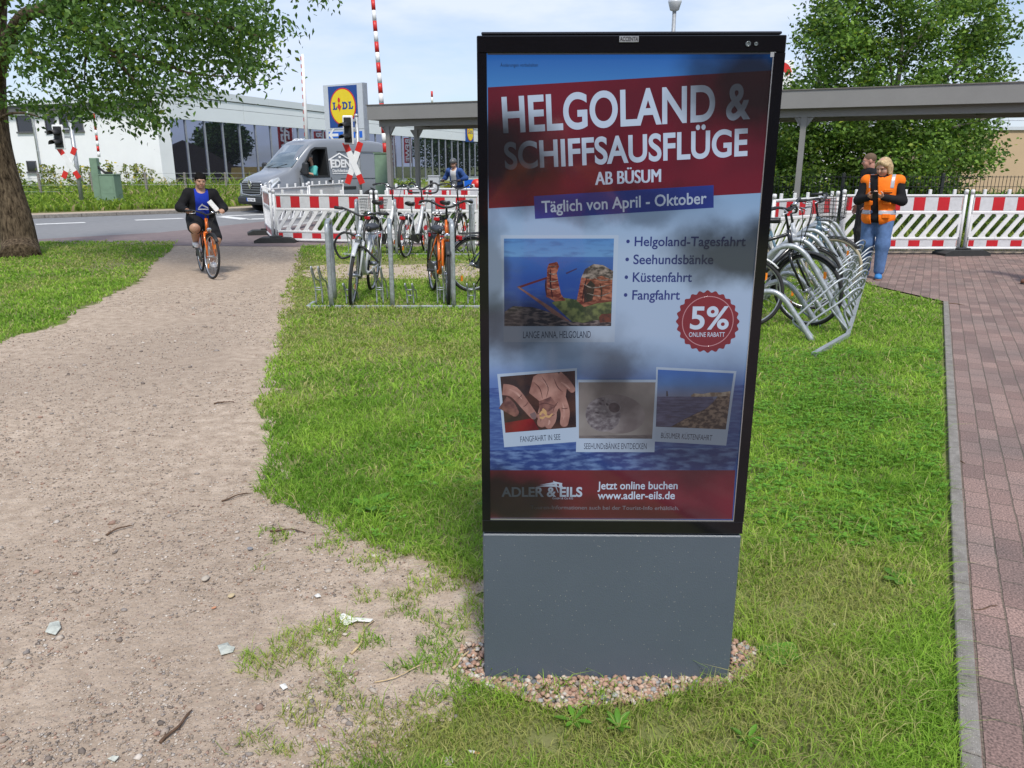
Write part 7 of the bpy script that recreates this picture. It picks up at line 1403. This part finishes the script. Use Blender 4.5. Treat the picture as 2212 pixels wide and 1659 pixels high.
br_ = MB(); brs = [([(-14, 190, 14.1), (4, 120, 13.6), (40, 48, 13.0), (80, 22, 12.6), (150, 40, 12.3)], .15, .05), ([(60, 34, 12.9), (120, 6, 12.6), (240, -10, 12.2), (400, 30, 12), (560, 80, 12)], .08, .02), ([(140, 38, 12.4), (190, 70, 12.3), (240, 115, 12.2), (290, 175, 12.2), (330, 225, 12.2)], .05, .012), ([(60, 80, 13.2), (75, 120, 13), (140, 150, 12.8), (180, 210, 12.8)], .04, .01), ([(-5, 260, 14), (20, 246, 13.8), (60, 246, 13.5), (110, 262, 13.4)], .03, .008), ([(240, 110, 12.2), (330, 130, 12.1), (420, 160, 12), (520, 165, 12)], .03, .008), ([(190, 70, 12.3), (185, 130, 12.3), (182, 180, 12.4)], .02, .008), ([(-14, 20, 14.1), (60, -80, 13), (200, -160, 12), (420, -180, 11.6)], .13, .03), ([(-14, 60, 14.1), (-120, -20, 13.6), (-260, -40, 13)], .12, .03), ([(-14, -60, 14.1), (-60, -220, 14.6), (60, -400, 15)], .12, .03)]
for L, r0, r1 in brs: Q = smooth_path([a3(*p) for p in L], 6); br_.tube(Q, [r0 + (r1 - r0) * i / (len(Q) - 1) for i in range(len(Q))], 9)
br_.build('branch', m_bark, LT)
bl = [(330, 10, 190, 45, 2600), (150, 18, 110, 40, 1000), (490, 20, 90, 45, 1000), (572, 66, 46, 28, 430), (545, 98, 42, 24, 300), (430, 60, 120, 50, 1500), (300, 80, 120, 55, 1500), (460, 120, 100, 34, 900), (530, 150, 45, 24, 330), (350, 150, 90, 38, 900), (420, 185, 40, 16, 200), (120, 100, 90, 48, 700), (70, 125, 55, 60, 420), (120, 160, 70, 34, 480), (220, 130, 70, 50, 560), (240, 200, 70, 36, 560), (180, 222, 60, 26, 420), (84, 226, 50, 16, 200), (178, 250, 26, 12, 90), (300, 232, 62, 26, 430), (330, 262, 34, 14, 160), (35, 212, 24, 14, 70), (275, 190, 60, 30, 300), (200, -60, 240, 50, 1600), (420, -60, 150, 50, 1200), (-80, 30, 80, 120, 700), (-160, 160, 80, 80, 400), (690, -12, 8, 6, 6), (100, -160, 300, 80, 1200)]
CC = []
for x, y, rx, ry, k in bl:
    Y0 = 12 + 1.3 * (rng.random() - .3) + max(0, (200 - x)) * .004; m_ = max(3, k // 40)
    for _ in range(m_):
        th = rng.random() * 6.28; rr = math.sqrt(rng.random()); c = A(x + rx * rr * math.cos(th), y + ry * rr * math.sin(th), Y0 + rng.normal() * .8); CC.append(np.array(c) + rng.normal(size=(34, 3)) * np.array([.20, .22, .10]) + np.array([[0, 0, -.02]]))
CC = np.concatenate(CC) - np.array(lo_); leaves('crown', CC, .092, leaf_tint(len(CC), (.035, .085, .016), (.13, .25, .036)), LT, .55, .5)
# big tree behind the canopy
oakp = A(1905, 350, 23.5); OT = thing('broadleaf_tree', 'big spreading green tree with pale limbs behind the canopy and mesh fence', 'tree', (oakp.x, 23.5, 0)); oo = Vector(OT.location); o3 = lambda x, y, Y: A(x, y, Y) - oo
tk = MB(); tk.tube(smooth_path([Vector((0, 0, -.05)), o3(1903, 400, 23.5), o3(1900, 350, 23.5), o3(1905, 300, 23.5)], 5), [.24, .23, .22, .21, .2, .2, .2, .19, .19, .18, .18, .18, .17, .17, .17, .16][:16], 14); tk.build('trunk', m_bark2, OT)
bb = MB()
for L, r0 in (([(1905, 305, 23.5), (1900, 240, 23.4), (1880, 180, 23.3), (1860, 110, 23.2), (1850, 20, 23)], .11), ([(1905, 305, 23.5), (1925, 230, 23.2), (1942, 160, 23), (1948, 90, 23), (1945, -20, 23)], .12), ([(1910, 300, 23.5), (1960, 240, 23.4), (2020, 190, 23.6), (2090, 120, 23.8), (2140, 60, 24)], .10), ([(1900, 310, 23.5), (1840, 250, 23), (1780, 190, 22.8), (1740, 120, 22.6)], .09), ([(1910, 320, 23.5), (1990, 290, 23), (2080, 270, 22.8), (2150, 250, 22.6)], .07), ([(1930, 215, 23.2), (1925, 150, 22.8), (1918, 100, 22.6)], .06), ([(1895, 330, 23.5), (1800, 320, 22.8), (1720, 330, 22.4)], .06), ([(1950, 130, 23), (2000, 60, 23), (2030, 0, 23)], .06)):
    Q = smooth_path([o3(*p) for p in L], 6); bb.tube(Q, [r0 * (1 - .8 * i / (len(Q) - 1)) for i in range(len(Q))], 8)
bb.build('branch', m_bark2, OT)
bl = [(1900, 30, 150, 80, 70), (1795, 70, 70, 60, 34), (2050, 40, 110, 80, 50), (2120, 130, 60, 60, 26), (1755, 165, 46, 62, 24), (1840, 150, 80, 70, 44), (1960, 150, 90, 70, 34), (2050, 200, 80, 55, 30), (2135, 205, 42, 40, 14), (1715, 245, 42, 60, 26), (1790, 250, 80, 60, 44), (1890, 250, 80, 60, 34), (1990, 270, 90, 50, 44), (2080, 290, 60, 40, 26), (2110, 325, 40, 36, 12), (1690, 330, 50, 50, 26), (1770, 330, 80, 50, 46), (1870, 335, 80, 50, 46), (1970, 340, 80, 45, 40), (2060, 345, 60, 35, 22), (1690, 390, 60, 30, 26), (1790, 392, 90, 28, 36), (1900, 395, 90, 26, 32), (2000, 395, 80, 24, 26), (1960, -70, 150, 60, 56), (1830, -60, 90, 50, 30), (2120, -20, 60, 50, 16), (2160, 60, 35, 30, 8), (1640, 300, 60, 110, 30), (1600, 200, 60, 90, 20)]
CC, TT = [], []
for x, y, rx, ry, k in bl:
    for _ in range(int(k * 1.2)):
        th = rng.random() * 6.28; rr = rng.random() ** .42; c = np.array(A(x + rx * rr * math.cos(th), y + ry * rr * math.sin(th), 23.2 + rng.normal() * 1.25)); m_ = 62; CC.append(c + rng.normal(size=(m_, 3)) * np.array([.23, .26, .13])); tone = .55 + .95 * rng.random() ** 1.2; TT.append(leaf_tint(m_, (.06, .135, .022), (.21, .35, .045), .05) * tone)
CC = np.concatenate(CC) - np.array(oo); leaves('crown', CC, .125, np.concatenate(TT), OT, .2, .55)
# trees the shop glass mirrors, standing far behind the totem
for (x, y, r, k, hgt, lb) in ((485, 336, 3.2, 46, 6.5, 'round dark tree mirrored in the shop glass left of the van'), (965, 330, 5.5, 36, 9.0, 'wide tree mirrored in the shop glass right of the slim shelter posts'), (1010, 330, 6, 40, 10.0, 'tall tree mirrored in the far end of the shop glass')):
    p, _ = Rf(x, y, k); tr_ = thing('round_tree', lb, 'tree', (p.x, p.y, 0)); MB().tube([(0, 0, -.05), (.05, 0, hgt * .35), (0, .1, hgt * .8)], [.22, .18, .06], 8).build('trunk', m_bark, tr_)
    u = rng.normal(size=(5200, 3)); u /= np.linalg.norm(u, axis=1)[:, None]; C = u * (r * rng.random((5200, 1)) ** .35) * np.array([1, 1, .8]) + np.array([0, 0, hgt - r * .75]) + rng.normal(size=(5200, 3)) * .2; leaves('crown', C, .42, leaf_tint(5200, (.03, .07, .02), (.08, .15, .03)), tr_, .2, .6)

# ================================================================== verge weeds, plants along the white wall, wire fence
def band(N, X0, X1, Y0, Y1): return np.stack([X0 + rng.random(N) * (X1 - X0), Y0 + rng.random(N) * (Y1 - Y0), np.zeros(N)], 1)
def over_kerb(W, m=1.2):
    a = np.array(k0.xy); b_ = np.array(k1.xy); d1 = np.array(kd.xy); n1 = np.array([-d1[1], d1[0]]); d2 = np.array(kd2.xy); n2 = np.array([-d2[1], d2[0]]); return (((W[:, :2] - b_) @ n1) > m) & (((W[:, :2] - b_) @ n2) > m)
W = band(60000, -32, -5, 20, 47); W = W[over_kerb(W)]; q = Vector(bn_); W = W[((W[:, :2] - np.array(bp0.xy)) @ np.array(bn_.xy)) > .2]; W = W[((W[:, :2] - np.array(w0.xy)) @ np.array(wnn.xy)) > .2]
dist = ((W[:, :2] - np.array(w0.xy)) @ np.array(wnn.xy)); f = fnoise(W[:, 0] * .5, W[:, 1] * .5); tall = np.clip(1 - dist / 9, 0, 1) * (.5 + f)
lum = rng.random((len(W), 1)); c = np.array([.10, .19, .022]) * (1 - lum) + np.array([.30, .42, .05]) * lum; st_ = (rng.random(len(W)) < .06 + .45 * tall * (f > .5))[:, None]; c = np.where(st_, np.array([[.45, .37, .2]]), c)
blades(W, (.18 + .5 * tall) * np.exp(rng.normal(0, .3, len(W))), .06 + .03 * rng.random(len(W)), c * (.8 + .4 * f[:, None]), .7, .12); kind(flush('verge_grass', m_grass), 'stuff')
W = band(26000, 2.0, 17, 14.6, 19.1); lum = rng.random((len(W), 1)); c = np.array([.10, .19, .022]) * (1 - lum) + np.array([.32, .38, .07]) * lum; blades(W, .22 * np.exp(rng.normal(0, .35, len(W))), .035 + .02 * rng.random(len(W)), c, .8, .0); W = band(30000, -5, 30, 19.3, 40); blades(W, .3 * np.exp(rng.normal(0, .35, len(W))), .07 + .0 * W[:, 0], np.array([[.10, .19, .03]]) * (.6 + .9 * rng.random((len(W), 1))), .8, .0); kind(flush('rough_grass', m_grass), 'stuff')
# leafy weeds in low clumps on the verge
CC, TT = [], []
for i in range(420):
    s_, dd = rng.random() * 26 - 1, rng.random() ** 1.6 * 9 + .4; p = np.array(WP(rng.random() * 16 - .5, 0, dd)) if rng.random() < .62 else np.array(FP(rng.random() * 22, 0, .6 + rng.random() * 5)); hgt = .15 + .55 * rng.random() * math.exp(-dd / 6); m_ = 26; CC.append(p + np.array([0, 0, .12 + hgt * .5]) + rng.normal(size=(m_, 3)) * np.array([.26, .26, hgt * .32])); TT.append(leaf_tint(m_, (.09, .17, .03), (.26, .36, .06), .12) * (.7 + .6 * rng.random()))
C_ = np.concatenate(CC); T_ = np.concatenate(TT); k = over_kerb(C_, 1.4); kind(leaves('verge_weeds', C_[k], .2, T_[k], None, .0, .6), 'stuff')
for i, (x, yt) in enumerate(((63, 352), (116, 356), (125, 357), (137, 356), (166, 357), (181, 355), (196, 357), (206, 358), (229, 357), (254, 348), (261, 356), (291, 354), (307, 357), (315, 353), (326, 355), (347, 366))):
    s_, z_ = Wx(x, yt); b0 = WP(s_, 0, .5 + .3 * rnd.random()); zt = max(z_, .9); cp_ = thing('climbing_plant', 'thin climbing plant growing up before the white wall', 'plant', (b0.x, b0.y, .12), 0, 'climbers along the white wall'); MB().tube([(0, 0, -.1), (.03, 0, zt * .5), (.0, 0, zt - .1)], .015, 5).build('stem', m_bark, cp_)
    m_ = 80; zz_ = rng.random(m_) ** .7 * (zt - .1); C = np.stack([rng.normal(size=m_) * .13, rng.normal(size=m_) * .1, zz_], 1); leaves('foliage', C, .2, leaf_tint(m_, (.10, .16, .03), (.32, .36, .08), .2), cp_, .5, .55)
wfp = [A(x, y, 37 + i * .4) for i, (x, y) in enumerate(((-60, 400), (86, 400), (200, 400), (316, 400), (401, 400), (489, 400), (575, 400)))]; wf_ = thing('wire_fence', 'thin wire fence on pale posts along the weedy verge', 'fence', (wfp[0].x, wfp[0].y, .12)); o_ = Vector((wfp[0].x, wfp[0].y, 0))
for i, p in enumerate(wfp): MB().box((p.x - o_.x - .05, p.y - o_.y - .05, -.1), (p.x - o_.x + .05, p.y - o_.y + .05, 1.12), b=.01).build('post', m_kerb, wf_)
w = MB()
for z in (.25, .55, .85, 1.08): w.tube([(p.x - o_.x, p.y - o_.y - .06, z) for p in wfp], .007, 4)
w.build('wire', m_galv, wf_)
# bits behind the left barriers
tb_ = A(938, 396, 25.5); bx_ = MB(); zt = A(938, 381, 25.5).z; bx_.box((-.17, -.15, 0), (.17, .15, zt), b=.01); bx_.box((-.19, -.17, zt), (.19, .17, zt + .03)); tmo = thing('control_cabinet', 'pale metal control cabinet beside the distant cyclist', 'cabinet', (tb_.x, 25.5, 0)); bx_.build('case', m_lgrey, tmo); MB().box((-.13, -.155, zt * .45), (-.03, -.151, zt * .9)).build('slot', m_bk, tmo)
bn0 = A(1003, 400, 26.5); bnr = thing('fence_banner', 'blue fence banner with a red disc at the left totem edge', 'banner', (bn0.x, 26.5, 0)); z0, z1 = A(1003, 410, 26.5).z, A(1003, 388, 26.5).z; MB().box((0, 0, z0), (1.4, .012, z1)).build('cloth', m_lb2, bnr); MB().lathe([(.19, 0), (.19, .004)], (.42, -.001, (z0 + z1) / 2), (0, -1, 0), 24).build('emblem', m_red, bnr)
for x in (.0, 1.4): MB().tube([(x, .05, 0), (x, .05, z1 + .05)], .02, 6).build('post', m_galv, bnr)

# unseen dark building added behind the photographer to darken what the totem glass mirrors
m_brk, n, l, b = newmat('added dark building brick'); t_ = n.new('ShaderNodeTexCoord'); bk = n.new('ShaderNodeTexBrick'); bk.inputs['Scale'].default_value = 4; bk.inputs['Color1'].default_value = (.10, .035, .025, 1); bk.inputs['Color2'].default_value = (.14, .055, .035, 1); bk.inputs['Mortar'].default_value = (.16, .14, .12, 1); mpk = n.new('ShaderNodeMapping'); mpk.inputs['Rotation'].default_value = (PI / 2, 0, 0); l.new(t_.outputs['Object'], mpk.inputs[0]); l.new(mpk.outputs[0], bk.inputs['Vector']); l.new(bk.outputs['Color'], b.inputs['Base Color'])
stn = thing('added_dark_building', 'unseen dark brick building added behind the camera to darken the totem glass', 'building', (2, -17, 0)); MB().box((-15, -8, 0), (13, 0, 5.2)).build('wall', m_brk, stn); MB().prism([(-15.6, .6, 5.2), (-15.6, -8.6, 5.2), (-15.6, -4, 8.2)], (29.2, 0, 0)).build('roof', m_brn, stn)
for x in (-12, -8, -4, 0, 4, 8): MB().box((x, .0, 1.1), (x + 1.5, .03, 3.3)).build('window', m_win, stn)
